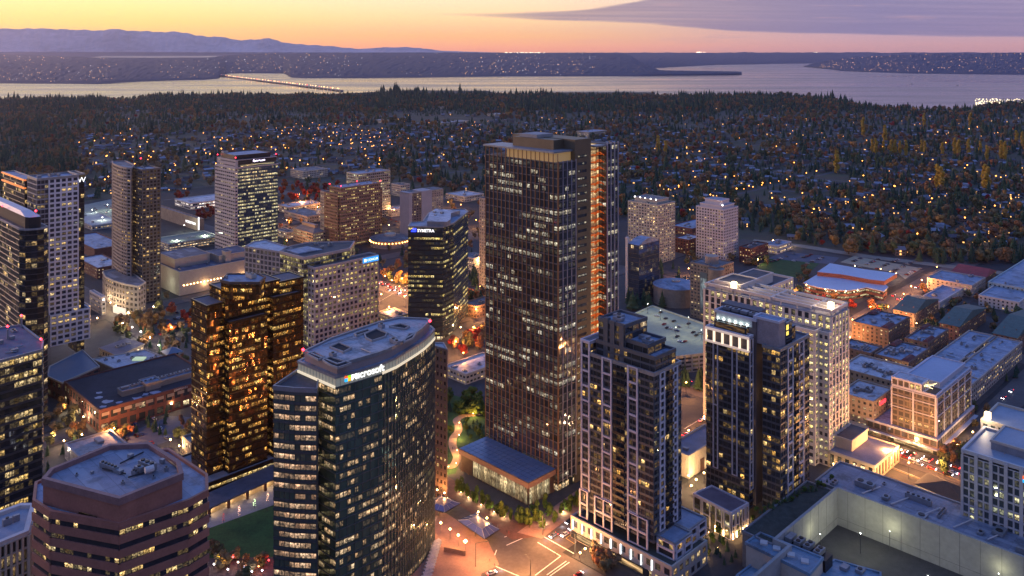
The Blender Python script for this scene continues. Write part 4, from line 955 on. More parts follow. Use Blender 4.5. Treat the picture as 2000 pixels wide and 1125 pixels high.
# ---------------------------------------------------------------- high-walled rooftop parking court and its roofs
def court():
    zt = 18.6; C = P(1636, 953, zt)
    at = lambda a_, b_: (C[0]+a_*D2[0]+b_*D1[0], C[1]+a_*D2[1]+b_*D1[1])
    rt = root('parking_court', 'sunken parking court behind high blank pale walls, lit green-white', 'parking court', (*C, 0))
    wl = simple('court_wall', (.34, .33, .31), .85, .16, .05, bump=.15)
    MB().prism([at(0, 0), at(1.4, 0), at(1.4, -150), at(0, -150)][::-1], 0, zt, 0, True).build('wall', wl, rt)      # runs toward lower right
    MB().prism(ccw([at(-.02, 0), at(-.02, 1.4), at(-62, 1.4), at(-62, 0)]), 0, zt, 0, True).build('wall', wl, rt)     # runs toward lower left
    MB().prism(ccw([at(-62.05, 1.4), at(-62.05, -7), at(-63.5, -7), at(-63.5, 1.4)]), 0, zt, 0, True).build('wall', wl, rt)
    MB().prism(ccw([at(-63.5, -5.6), at(-63.5, -7), at(-110, -7), at(-110, -5.6)]), 0, zt, 0, True).build('wall', wl, rt)
    MB().ngon([(*at(-.1, -.1), .1), (*at(-60, -.1), .1), (*at(-60, -150), .1), (*at(-.1, -150), .1)]).build('deck', simple('court_deck', (.062, .058, .04), .9, .3, .05), rt)
    m = MB()
    for k in range(40): m.prism(ccw([at(-.6, -4-k*2.9), at(-.6, -4.15-k*2.9), at(-6, -4.15-k*2.9), at(-6, -4-k*2.9)]), .1, .13)
    for k in range(16): m.prism(ccw([at(-3-k*2.9, -.6), at(-3.15-k*2.9, -.6), at(-3.15-k*2.9, -6), at(-3-k*2.9, -6)]), .1, .13)
    m.build('bay_marking', simple('faded_paint', (.3, .29, .24), .8), rt)
    for (a_, b_) in ((-4.5, -27), (-4.5, -73), (-16, -18), (-30, -5), (-28, -52)):
        q = at(a_, b_); MB().tube((*q, .1), (*q, 9.5), .12, 6).ball(*q, 9.7, .3, 1).build('lamp_post', [STEEL, STRIPC], rt)
        light('court_lamp', *q, 10.2, 1100 if a_ > -10 or b_ > -10 else 5000, (.95, .95, .58), .3, rt)  # the two mid-court lamps are added for softer light
    for (px_, py_, z_) in ((1695, 1060, 9),): pass
    for k in range(17): MB().prism(ccw([at(-.04, -5-k*8.5), at(0, -5-k*8.5), at(0, -5.18-k*8.5), at(-.04, -5.18-k*8.5)]), .2, zt).build('wall_joint', CONCD, rt)
    for k in range(7): MB().prism(ccw([at(-4-k*8.5, 0), at(-4.18-k*8.5, 0), at(-4.18-k*8.5, -.04), at(-4-k*8.5, -.04)]), .2, zt).build('wall_joint', CONCD, rt)
    for A_, B_ in (((0, 0), (0, -150)), ((-62, 0), (0, 0))): MB().edgebox(at(*A_), at(*B_), .0, .06, 3.9, 4.05).build('wall_joint', CONCD, rt)
    # roofs round the court
    r1 = [at(1.45, 12), at(30, 12), at(30, -150), at(1.45, -150)]
    r1 = ccw(r1); MB().prism(r1, 0, zt-1.6, 0, False).build('wall', CREAM, rt); roof(rt, r1, zt-1.6, simple('court_roof', (.20, .22, .28), .6, .25, .08, seam=3.0), .8, GREYMET)
    for k in range(14):
        q = at(5+(k*7 % 5)*4.4, 4-k*8-(k*5 % 3)*2); unit(rt, *q, zt-1.6, (2.2, 4.5, 1.4, 3)[k % 4], (5, 9, 1.8, 4, 12)[k % 5], (1.6, 2.6, 1.1)[k % 3], (135, 45, 135)[k % 3])
    for k in range(5): a_, b_ = at(5, -10-k*14), at(18, -14-k*14); MB().tube((*a_, zt-.8), (*b_, zt-.8), .3).build('duct', WHITE, rt)
    r2 = ccw([at(-.1, 1.5), at(-.1, 16), at(-64, 16), at(-64, 1.5)]); MB().prism(r2, 0, zt-2.5, 0, False).build('wall', CONCD, rt); roof(rt, r2, zt-2.5, simple('terrace_planting', (.05, .06, .05), .9, .4, .3), .6, GREYMET)
    # blue roofs standing in the court
    rb = simple('court_blue_roof', (.17, .27, .36), .45, .2, .06, seam=2.0)
    z = 16; q = ccw([P(x, y, z) for x, y in ((1457, 1061), (1485, 1042), (1607, 1091), (1581, 1122))])
    MB().prism(q, 0, z, 0, False).build('wall', CREAM, rt); roof(rt, q, z, rb, .7, rb)
    for px_, py_ in ((1492, 1060), (1517, 1071), (1545, 1083), (1572, 1096)): p = P(px_, py_, z+.4); MB().prism([(p[0]-2, p[1]-1), (p[0]+1, p[1]-2), (p[0]+2, p[1]+1), (p[0]-1, p[1]+2)], z, z+.8).build('skylight', WHITE, rt)
    z = 15; q = ccw([P(x, y, z) for x, y in ((1532, 1044), (1545, 1041), (1626, 1083), (1612, 1097))]); MB().prism(q, 0, z, 0, True).build('plant_enclosure', DKMET, rt)
    for px_, py_ in ((1545, 1055), (1562, 1063), (1580, 1071), (1600, 1082)): p = P(px_, py_, z); unit(rt, *p, z, 3, 6, 2.2, 135)
    z = 10; q = ccw([P(x, y, z) for x, y in ((1590, 1120), (1630, 1095), (1720, 1120), (1720, 1180), (1560, 1180))]); MB().prism(q, 0, z, 0, False).build('wall', CONC, rt); roof(rt, q, z, rb, .7, rb)
    z = 7; q = ccw([P(x, y, z) for x, y in ((1440, 1125), (1500, 1080), (1560, 1120), (1540, 1190), (1400, 1190))]); MB().prism(q, 0, z, 0, False).build('wall', CONC, rt); roof(rt, q, z, rb, .7, rb)
    for px_, py_ in ((1650, 1112), (1680, 1118), (1500, 1110)): p = P(px_, py_, 10); unit(rt, *p, 10, 3, 4, 1.6, 135)
court()
# ---------------------------------------------------------------- mid and background buildings, one row each
DGLASS = winmat('blue_dark_glass', base=(.05, .07, .11), p=.05, c=(1, .7, .3), st=1.0, grp=3, metal=.5, wob=.05)
APTB = simple('apt_brick', (.20, .13, .10), .85, .25, .3)
ROWS = [
 # name, label, category, (cx, cy, lx, rx, base), wall, win, roof, dict
 ('office_building', 'grey glass office block rising behind the brown precast tower', 'office building', (700, 341, 677, 762, 432), GREYMET, W_OFF2, ROOFB, dict(wf=.8, hf=.55, indiv=40)),
 ('office_building', 'small beige annex against the left side of the brown precast tower', 'office building', (636, 376, 626, 646, 470), TAN, W_OFF, ROOFG, dict(wf=.5, hf=.4, indiv=20)),
 ('office_building', 'low tan stepped office with pyramid roof left of the brown precast tower', 'office building', (611.6, 457, 574, 636, 481), TAN, W_OFF, ROOFG, dict(wf=.7, hf=.5, indiv=40)),
 ('apartment_tower', 'pale condominium tower with rooftop lights, left of the pair behind the white office tower', 'apartment tower', (1285, 402, 1227, 1318, 516), simple('condo_sage', (.40, .38, .32), .8, .1, .1), winmat('condo_win_lit', base=(.05, .055, .065), p=.42, c=(1, .66, .26), c2=(1, .8, .45), st=1.7, grp=2, wr=.5), ROOFG, dict(wf=.6, hf=.55, indiv=100, fh=3.2, bay=3.6)),
 ('apartment_tower', 'bluish white condominium tower with stepped crown, right of the pair', 'apartment tower', (1413, 411, 1360, 1441, 513), simple('condo_white', (.52, .50, .52), .8, .1, .1), W_RESW, ROOFG, dict(wf=.6, hf=.55, indiv=100, fh=3.2, bay=3.4)),
 ('apartment_building', 'dark red brick apartment block beside the bluish white condominium', 'apartment building', (1466, 487, 1444, 1500, 516), simple('dark_brick', (.13, .05, .045), .85), W_LOW, ROOFD, dict(wf=.45, hf=.45, indiv=40, fh=3.2)),
 ('apartment_building', 'brick mid-rise with pale roof between the two condominium towers', 'apartment building', (1345, 470, 1318, 1372, 497), BRICK, W_LOW, ROOFW, dict(wf=.45, hf=.45, indiv=30, fh=3.2)),
 ('shop_building', 'long low building with blue roof behind the condominium pair', 'shop', (1352, 448, 1310, 1400, 462), BRICK, W_LOW, ROOFB, dict(wf=.5, hf=.5, indiv=20)),
 ('shop_building', 'bright lit shop with blue flat roof near the playing field', 'shop', (1518, 482, 1492, 1545, 497), WHITE, SHOP, ROOFB, dict(wf=.7, hf=.6, indiv=20)),
 ('low_building', 'pale-roofed low office left of the finned tower behind the garden', 'office building', (910, 733, 868, 985, 752), CREAM, W_LOW, ROOFW, dict(wf=.7, hf=.45, indiv=30)),
 ('low_building', 'low shed with bluish roof beside the busy street left of the black logo tower', 'shop', (768, 622, 738, 800, 636), CREAM, SHOP, ROOFB, dict(wf=.7, hf=.5, indiv=20)),
 ('department_store', 'windowless beige mall block with row of warm wall lamps', 'mall', (350.6, 533, 300, 500, 578), simple('mall_beige', (.40, .34, .29), .8, .12, .05), W_LOW, simple('mall_roof', (.10, .11, .16), .6, .3, .06, seam=4.0), dict(wf=.05, hf=.02, indiv=4, nun=14)),
 ('apartment_tower', 'pale gridded apartment tower mostly hidden behind the left edge of the finned tower', 'apartment tower', (962, 392, 937, 990, 572), simple('pale_grey', (.24, .23, .23), .8), W_RESW, ROOFG, dict(wf=.5, hf=.5, indiv=60, fh=3.2, bay=3.2)),
 ('shop_building', 'long shop with pale flat roof just right of the pale and glass tower', 'shop', (565, 406, 543, 628, 418), TAN, SHOP, ROOFW, dict(wf=.7, hf=.5, indiv=16, nun=6)),
 ('shop_building', 'low shop with red-lit corner left of the stepped tan office', 'shop', (560, 455, 540, 577, 467), CREAM, SHOP, ROOFG, dict(wf=.7, hf=.5, indiv=16)),
 ('shop_building', 'small white box building with gridded window left of the brown precast tower', 'shop', (628, 412, 618, 640, 432), WHITE, W_LOW, ROOFW, dict(wf=.6, hf=.6, indiv=10, nun=1)),
 ('low_building', 'wide flat store with grey roof behind the stepped tan office', 'shop', (600, 424, 556, 640, 436), TAN, W_LOW, ROOFG, dict(wf=.6, hf=.4, indiv=10, nun=8)),
 ('low_building', 'low flat store with lit front between the precast and slab towers', 'shop', (765, 412, 748, 800, 424), CREAM, SHOP, ROOFW, dict(wf=.6, hf=.4, indiv=10, nun=4)),
 ('low_building', 'low parking building with lit levels left of the finned tower', 'parking garage', (925, 506, 900, 950, 530), CONC, SHOP, ROOFG, dict(wf=.8, hf=.4, indiv=20, fh=3)),
 ('low_building', 'low brown building behind the two red trees beside the logo tower', 'office building', (930, 600, 905, 975, 622), BROWNST, W_LOW, ROOFG, dict(wf=.6, hf=.4, indiv=10)),
 ('parking_garage', 'long open parking garage with lit deck behind the mall block', 'parking garage', (330, 478, 300, 430, 492), CONC, SHOP, simple('deck_green', (.20, .22, .18), .8), dict(wf=.8, hf=.5, indiv=20, fh=3)),
 ('department_store', 'brown box store with white lit sign behind the parking garage', 'shop', (390, 429, 300, 398, 452), simple('store_brown', (.26, .19, .15), .8), W_LOW, ROOFG, dict(wf=.05, hf=.02, indiv=2)),
 ('shop_building', 'flat-roofed shop with glowing white front left of the pale concrete tower', 'shop', (372, 398, 342, 470, 410), WHITE, winmat('shop_white', p=.95, c=(1, .9, .8), c2=(1, .8, .7), st=2.2), ROOFW, dict(wf=.9, hf=.6, indiv=10)),
 ('department_store', 'brick mall block with white roof seen between two left towers', 'mall', (190, 525, 150, 240, 545), BRICK, SHOP, ROOFW, dict(wf=.4, hf=.3, indiv=10)),
 ('department_store', 'brick store with bluish roof further behind the two left towers', 'mall', (185, 488, 130, 245, 505), BRICK, W_LOW, ROOFB, dict(wf=.2, hf=.2, indiv=6)),
 ('parking_garage', 'lit rooftop parking garage far between the two left towers', 'parking garage', (180, 442, 130, 240, 450), CONC, W_LOW, simple('deck_pale', (.3, .3, .33), .8), dict(wf=.6, hf=.4, indiv=6)),
 ('shop_building', 'small white building with balconies right of the hotel podium', 'shop', (199, 582, 176, 206, 616), WHITE, W_LOW, ROOFB, dict(wf=.7, hf=.5, indiv=16)),
 ('low_building', 'beige flat-roofed stone building in front of the brick store, lower left', 'building', (172, 912, 128, 263, 940), CONC, W_LOW, simple('speck_roof', (.30, .31, .33), .8, .3, .3), dict(wf=.3, hf=.3, indiv=6, nun=9)),
 ('low_building', 'small lit annex at the foot of the brown mirrored tower', 'building', (384, 875, 357, 420, 907), TAN, SHOP, ROOFG, dict(wf=.5, hf=.5, indiv=12)),
 ('low_building', 'cream hall with dark doorways between the two framed apartment towers', 'building', (1345, 893, 1300, 1420, 935), CREAM, W_LOW, simple('hall_blue', (.16, .19, .27), .6), dict(wf=.1, hf=.1, indiv=2, nun=1)),
 ('apartment_building', 'grey brown residential block with rounded face in front of the condominium pair', 'apartment tower', (1400, 524, 1349, 1432, 632), simple('grey_brown', (.22, .18, .15), .8), W_RESW, ROOFG, dict(wf=.6, hf=.5, indiv=80, fh=3)),
 ('apartment_building', 'cream four-storey apartment block with blue roof along the orange street', 'apartment building', (1898, 559, 1811, 1924, 581), simple('apt_cream', (.50, .40, .34), .8), W_LOW, ROOFB, dict(wf=.4, hf=.5, indiv=60, fh=3, bay=4, nun=5)),
 ('apartment_building', 'teal-trimmed white apartment block at the right edge', 'apartment building', (2010, 566, 1930, 2080, 590), simple('apt_teal', (.36, .46, .46), .8), W_LOW, ROOFB, dict(wf=.4, hf=.5, indiv=50, fh=3, bay=4, nun=5)),
 ('apartment_building', 'low white block with terrace below the teal-trimmed apartments', 'apartment building', (1990, 592, 1912, 2060, 612), WHITE, W_LOW, ROOFB, dict(wf=.4, hf=.5, indiv=20, fh=3, nun=5)),
 ('apartment_building', 'flat-roofed low block between the green-gabled houses', 'apartment building', (1835, 592, 1795, 1880, 606), WHITE, W_LOW, ROOFB, dict(wf=.4, hf=.5, indiv=10, fh=3, nun=3)),
 ('apartment_building', 'brick apartment block with blue roof and maroon corners nearest the crossing', 'apartment building', (1735, 645, 1665, 1776, 690), APTB, W_LOW, ROOFB, dict(wf=.4, hf=.5, indiv=40, fh=3, nun=16)),
 ('apartment_building', 'brick apartment block just right of the white office tower', 'apartment building', (1700, 692, 1640, 1722, 738), APTB, W_LOW, ROOFB, dict(wf=.4, hf=.5, indiv=40, fh=3, nun=14)),
 ('apartment_building', 'brick apartment block in the middle of the blue-roofed row', 'apartment building', (1812, 672, 1768, 1852, 712), APTB, W_LOW, ROOFB, dict(wf=.4, hf=.5, indiv=40, fh=3, nun=14)),
 ('apartment_building', 'brick apartment block behind the glass hotel with string-lit lane', 'apartment building', (1774, 710, 1708, 1815, 756), APTB, W_LOW, ROOFB, dict(wf=.4, hf=.5, indiv=40, fh=3, nun=16)),
 ('apartment_building', 'long pale apartment block with white roof left of the glass hotel', 'apartment building', (1762, 752, 1640, 1800, 800), simple('apt_tan', (.40, .32, .25), .8), W_LOW, ROOFW, dict(wf=.4, hf=.5, indiv=60, fh=3, nun=10)),
 ('apartment_building', 'white-roofed corner block with small red sign left of the hotel', 'apartment building', (1706, 787, 1640, 1742, 850), simple('apt_tan', (.40, .32, .25), .8), W_LOW, ROOFW, dict(wf=.45, hf=.5, indiv=60, fh=3.1, nun=9)),
]
for i, (nm, lb, ct, (cx, cy, lx, rx, base), wall, win, rf, kw) in enumerate(ROWS):
    b = Bx(cx, cy, lx, rx, base=base); nun = kw.pop('nun', 4); kw.setdefault('d', .3)
    rt = box_building(nm, lb, b, wall, win, rf, nun=nun, seed=i, cat=ct, **kw)
    if 'pyramid' in lb: 
        m = MB(); q = inset(b.poly, 1); t = inset(b.poly, min(b.a, b.b)*.35); n = 4
        for k in range(4): j = (k+1) % 4; m.quad((*q[k], b.h+.9), (*q[j], b.h+.9), (*t[j], b.h+5), (*t[k], b.h+5))
        m.ngon([(*p, b.h+5) for p in t]).build('pyramid_roof', ROOFG, rt); block(rt, inset(b.poly, min(b.a, b.b)*.4), b.h+5, b.h+8.5, TAN, ROOFW)
    if 'rooftop lights' in lb:
        block(rt, inset(b.poly, 5), b.h, b.h+5, simple('condo_sage', (.4, .38, .32)), ROOFG)
        for k in range(5): q = b.at(4.8, 6+k*(b.b-12)/4); MB().ball(*q, b.h+5.5, .6).build('roof_lamp', L_WHITE, rt)
    if 'stepped crown' in lb:
        block(rt, inset(b.poly, 3), b.h, b.h+4, simple('condo_white', (.5, .5, .5)), ROOFB); block(rt, inset(b.poly, 7), b.h+4, b.h+9, simple('condo_white', (.5, .5, .5)), ROOFB)
        q = inset(b.poly, 3)[0]; MB().ball(*q, b.h+5, .7).build('roof_lamp', L_WHITE, rt)
    if 'rounded face' in lb:
        c = b.at(b.a*.5, b.b*.5); MB().cyl(*c, b.h, b.h+6.5, 6, 18).build('lift_drum', TAN, rt)
        MB().cyl(*b.at(1, 1), 0, b.h-.5, 7, 20).build('rounded_bay', simple('grey_brown', (.2, .2, .2)), rt)
        MB().edgebox(b.at(-.02, b.b*.62), b.at(-.02, b.b*.36), .3, .6, 6, b.h-6).build('stair_glass', STRIPC if False else winmat('stair_cool', base=(.1, .13, .14), p=.6, c=(.75, .95, 1), c2=(.8, 1, .95), st=.5), rt)
    if 'wall lamps' in lb:
        for k in range(22):
            q0 = b.at(4+k*(b.a-8)/21, -.6); MB().ball(*q0, 9.5, .55).build('wall_lamp', L_WARM, rt)
        for (a0, a1, b0, b1, z) in ((4, 40, 20, 60, 31), (45, 80, 10, 40, 29), (50, 56, 6, 14, 33), (90, 130, 30, 60, 30)):
            if a1 < b.a: block(rt, b.sub(a0, a1, b0, min(b1, b.b-2)), b.h, z, MC['mall_beige'], MC['mall_roof'])
        for k in range(3): q = b.at(25+k*40, -3); light('mall_glow', *q, 8, 2500, (1, .6, .28), .5, rt)
    if 'white lit sign' in lb:
        A, B = lerp(b.N, b.L, .5), b.N
        text('NORDSTROM', lerp(b.L, b.N, .72), b.N, b.h-9, 5, emis('sign_white', (1, 1, 1), 2.0), rt, .6)
        MB().edgebox(lerp(b.L, b.N, .985), b.N, .3, 1.2, 2, b.h+3).build('light_pylon', emis('sign_white', (1, 1, 1), 2.0), rt)
    if 'maroon' in lb or 'nearest the crossing' in lb or 'behind the glass hotel' in lb or 'middle of' in lb:
        for s_ in (b.sub(0, b.a*.35, 0, b.b*.22), b.sub(b.a*.65, b.a, b.b*.78, b.b)):
            m = MB(); t = inset(s_, min(math.dist(s_[0], s_[1]), math.dist(s_[1], s_[2]))*.3)
            for k in range(4): j = (k+1) % 4; m.quad((*s_[k], b.h+1.05), (*s_[j], b.h+1.05), (*t[j], b.h+2.6), (*t[k], b.h+2.6))
            m.ngon([(*p, b.h+2.6) for p in t]).build('corner_roof', ROOFM, rt)
    if 'dark doorways' in lb:
        for f_ in (.28, .62): MB().edgebox(lerp(b.N, b.R, f_), lerp(b.N, b.R, f_+.1), .35, .45, 0, 7).build('doorway', BRICKPAVE, rt)
        for f_ in (.1, .5, .85): q = lerp(b.N, b.R, f_); light('hall_lamp', q[0], q[1]-3, 3, 900, (1, .65, .3), .3, rt)
    if 'small red sign' in lb:
        MB().edgebox(lerp(b.N, b.R, .3), lerp(b.N, b.R, .6), .4, .8, b.h-4, b.h-2).build('red_sign', emis('sign_red', (1, .04, .05), 3), rt)
        MB().edgebox(lerp(b.L, b.N, .1), lerp(b.L, b.N, .9), .4, 2.4, 4.5, 5).build('awning', CREAM, rt); MB().edgebox(lerp(b.L, b.N, .1), lerp(b.L, b.N, .9), .4, .6, 1, 4).build('shop_front', MC['shop_white'], rt)
# ---- dark blue glass block with white fin wall, drum and hotel
def blue_glass():
    b = Bx(1248, 480, 1227, 1288, base=590); rt = root('office_tower', 'dark blue glass block with white end wall and domed roof', 'office tower', (*b.N, 0))
    global mull_mat; mull_mat = simple('blue_spandrel', (.03, .04, .06), .4)
    facade(rt, b.poly, 0, b.h, 4, 3, None, DGLASS, hf=.9, d=.15, mode='curtain', capname='spandrel')
    MB().prism(b.sub(-1, 1.8, b.b+.05, b.b+2.6), 0, b.h+6).build('end_wall', WHITE, rt)
    m = MB(); n = 8
    for k in range(n):
        t0, t1 = k/n, (k+1)/n; z0_, z1_ = b.h+5*math.sin(math.pi*t0), b.h+5*math.sin(math.pi*t1)
        m.quad((*b.at(b.a*t0, 0), z0_), (*b.at(b.a*t1, 0), z1_), (*b.at(b.a*t1, b.b), z1_), (*b.at(b.a*t0, b.b), z0_))
        m.quad((*b.at(b.a*t0, 0), b.h), (*b.at(b.a*t1, 0), b.h), (*b.at(b.a*t1, 0), z1_), (*b.at(b.a*t0, 0), z0_))
    m.build('domed_roof', ROOFB, rt); mull_mat = None
    c = P(1320, 590, 0); rt = root('round_hall', 'low round hall with pale flat dome beside the dark blue glass block', 'hall', (*c, 0))
    MB().cyl(*c, 0, 17, 21, 28).build('wall', CONCD, rt); MB().cyl(*c, 17, 19.5, 21.6, 28, r1=13).build('roof', ROOFB, rt); MB().cyl(*c, 19.5, 21, 4, 12).build('roof_unit', GREYMET, rt)
blue_glass()
c = P(762, 478, 0); rt = root('round_hall', 'low round building ringed by orange lights at the foot of the precast tower', 'hall', (*c, 0))
MB().cyl(*c, 0, 9, 24, 28).build('wall', TAN, rt); MB().cyl(*c, 9, 11.5, 25, 28, r1=12).build('roof', ROOFG, rt); MB().cyl(*c, 11.5, 14, 7, 20).build('drum', CREAM, rt)
for k in range(18): a_ = math.pi+math.pi*(k+.5)/18; MB().ball(c[0]+24.6*math.cos(a_), c[1]+24.6*math.sin(a_), 6.5, .7).build('wall_lamp', L_ORG, rt)
def hotel():
    b = Bx(1828, 776, 1742, 1895, h=33); rt = root('hotel_building', 'glass hotel with white frame grid, string-lit roof terrace and wide podium', 'hotel', (*b.N, 0))
    w = winmat('hotel_pane', base=(.09, .08, .07), p=.3, c=(1, .68, .18), c2=(1, .82, .4), st=1.0, grp=2, metal=.25, wob=.03)
    tr = b.sub(0, b.a, 0, b.b)
    facade(rt, tr, 9, 33, 3.4, 3.4, simple('hotel_wall', (.22, .17, .13), .7), w, wf=.72, hf=.7, indiv=100, d=.3)
    # big white frame
    m = MB(); 
    for (A, B, k) in ((b.L, b.N, 2), (b.N, b.R, 5)):
        for z in (9.2, 21, 28, 32.2): m.edgebox(A, B, .36, .75, z, z+.5, ext=.7)
        for q in range(k+1): t = q/k; p0, p1 = lerp(A, B, max(0, t-.006)), lerp(A, B, min(1, t+.006)); m.edgebox(p0, p1, .34, .8, 9.1, 33.1, ext=.35)
    m.build('white_frame', FRM, rt)
    MB().ngon([(*p, 33) for p in tr]).build('roof', ROOFW, rt)
    hi = b.sub(1, 9, b.b-19, b.b-.2); facade(rt, b.sub(0.1, 12, b.b-17, b.b-.1), 33, 38, 4, 3.4, FRM, w, wf=.8, hf=.75, indiv=10); roof(rt, b.sub(0.1, 12, b.b-17, b.b-.1), 38, ROOFW, .5, FRM)
    te = b.sub(1, 15, 1, b.b-18); MB().prism(te, 33, 33.15, 0, True).build('terrace', simple('terrace_deck', (.10, .07, .05), .8), rt)
    pm = MB(); inn = b.poly
    for A, B in ((b.N, b.R), (b.R, b.K), (b.K, b.L), (b.L, b.N)): pm.edgebox(A, B, -.5, .3, 33, 34.2)
    pm.build('parapet', FRM, rt)
    for (x0, y0, x1, y1) in ((3, 3, 12, 14), (3, 9, 13, 4), (4, 15, 13, 9), (6, 20, 13, 16), (8, 4, 4, 19)):
        s = MB(); A, B = b.at(x0, y0), b.at(x1, y1); k = 10
        for i in range(k+1): p = lerp(A, B, i/k); s.ball(*p, 36.4-.8*math.sin(math.pi*i/k), .2)
        s.tube((*A, 36.4), (*B, 36.4), .03, 3)
        s.build('string_light', emis('string_bulb', (1, .75, .35), 9), rt)
    light('terrace_glow', *b.at(7, 10), 36, 1500, (1, .7, .35), 2, rt)
    rb_ = b.sub(16, b.a-1, 3, b.b-3); block(rt, rb_, 33, 36, FRM, simple('hotel_blue', (.30, .38, .50), .5, .1, .05), par=.6)
    pz = 9; pod = b.sub(-2.5, b.a+2, -1.5, b.b+14)
    pw = simple('podium_wall', (.24, .17, .13), .7)
    facade(rt, pod, 0, pz, 4.5, 4, pw, w, wf=.8, hf=.7, indiv=40); roof(rt, pod, pz, ROOFW, .7, FRM)
    m = MB(); A, B = pod[3], pod[0]; m.edgebox(A, B, .3, 2.6, 3.6, 4.1, ext=.5); m.edgebox(pod[0], pod[1], .3, 2.6, 3.6, 4.1); m.build('canopy', FRM, rt)
    MB().edgebox(lerp(A, B, .35), B, .4, .5, .3, 3.5).build('shop_front', SHOP, rt)
    for t in (.15, .4, .6, .8): q = lerp(A, B, t); light('shop_glow', q[0]-2.5, q[1]-3, 3, 900, (1, .62, .28), .4, rt)
hotel()
def big_l_block():
    rt = root('apartment_complex', 'large pale apartment complex with blue roof around a courtyard, right edge', 'apartment building', (*P(1855, 800), 0))
    h = 13; bl = simple('complex_wall', (.42, .34, .28), .8); c = Bx(1950, 750, 1850, 2000, h=h)
    o = Bx(1898, 753, 1785, 1996, h=h); A_, B_ = o.a, o.b
    wings = [o.sub(0, 15, 0, B_), o.sub(15.05, A_, 0, 17), o.sub(15.05, A_, B_-17, B_), o.sub(A_-18, A_, 17.05, B_-17.05), o.sub(A_*.5-7, A_*.5+7, 17.05, B_-17.05)]
    for k, p in enumerate(wings):
        facade(rt, p, 0, h-(k % 2)*.3, 3.1, 4, bl, W_LOW, wf=.5, hf=.55, indiv=45, d=.12); roof(rt, p, h-(k % 2)*.3, ROOFB, .8, bl); clutter(rt, p, h-(k % 2)*.3, 15, k, 3.5)
big_l_block()
def library():
    rt = root('school_building', 'wide low building with sweeping pale blue curved roof and lit windows', 'school building', (*P(1649, 582), 0))
    h = 9.5
    fr = [P(x, y, h) for x, y in ((1569, 552), (1582, 557), (1598, 561), (1617, 564), (1635, 566.5), (1655, 567), (1675, 565), (1692, 561), (1727, 569))]
    bk = [P(x, y, h) for x, y in ((1735, 560), (1720, 548), (1660, 534), (1596, 536))]
    poly = ccw(fr+bk)
    facade(rt, inset(poly, 1.2), 0, h-.6, 4.4, 3, simple('school_brick', (.2, .07, .055), .8), winmat('school_glass', p=.9, c=(1, .78, .35), c2=(1, .85, .5), st=1.3, grp=5), hf=.45, mode='band', pier=False)
    MB().prism(poly, h-.6, h, 0, True, True).build('roof', simple('sky_blue_roof', (.42, .50, .62), .45, .12, .05), rt)
    p2 = ccw([P(x, y, h+4) for x, y in ((1596, 531), (1621, 514), (1690, 526), (1752, 534), (1727, 549), (1700, 546), (1645, 536))])
    MB().prism(p2, h+.02, h+4, 0, True, mt=1).build('upper_hall', [BRICK, MC['sky_blue_roof']], rt)
    for x, y in ((1575, 556), (1612, 565), (1632, 568), (1652, 569), (1675, 567)): p = P(x, y, h-1); MB().ball(*p, h-1, .6).build('wall_lamp', L_WARM, rt); light('school_glow', p[0], p[1]-2, 6, 900, (1, .7, .35), .4, rt)
library()
def parking_deck():
    z = 12; q = ccw([P(x, y, z) for x, y in ((1218, 624), (1274, 599), (1392, 640), (1392, 690), (1310, 700), (1235, 660))])
    rt = root('parking_garage', 'roof parking deck lit greenish white beside the framed apartment tower', 'parking garage', (*P(1300, 690), 0))
    facade(rt, q, 0, z, 3, 6, CONC, W_LOW, wf=.8, hf=.5, indiv=30); roof(rt, q, z, simple('deck_lit', (.34, .35, .26), .8, .15, .05), 1.3, simple('deck_wall', (.42, .42, .36), .8), .4)
    m = MB(); 
    for k in range(14):
        a, b = P(1262+k*7.5, 612+k*2.6, z), P(1266+k*7.5, 610+k*2.6, z); m.bar(a, b, .15, z+.02, z+.04)
    m.build('bay_marking', YLINE, rt)
    for x, y in ((1290, 625), (1345, 640), (1320, 660), (1370, 665), (1265, 612)):
        p = P(x, y, z); MB().tube((*p, z), (*p, z+8), .12, 6).ball(*p, z+8.2, .35, 1).build('lamp_post', [STEEL, STRIPC], rt); light('deck_lamp', *p, z+8.5, 3800, (1, .97, .62), .3, rt)
    return z
DECKZ = parking_deck()
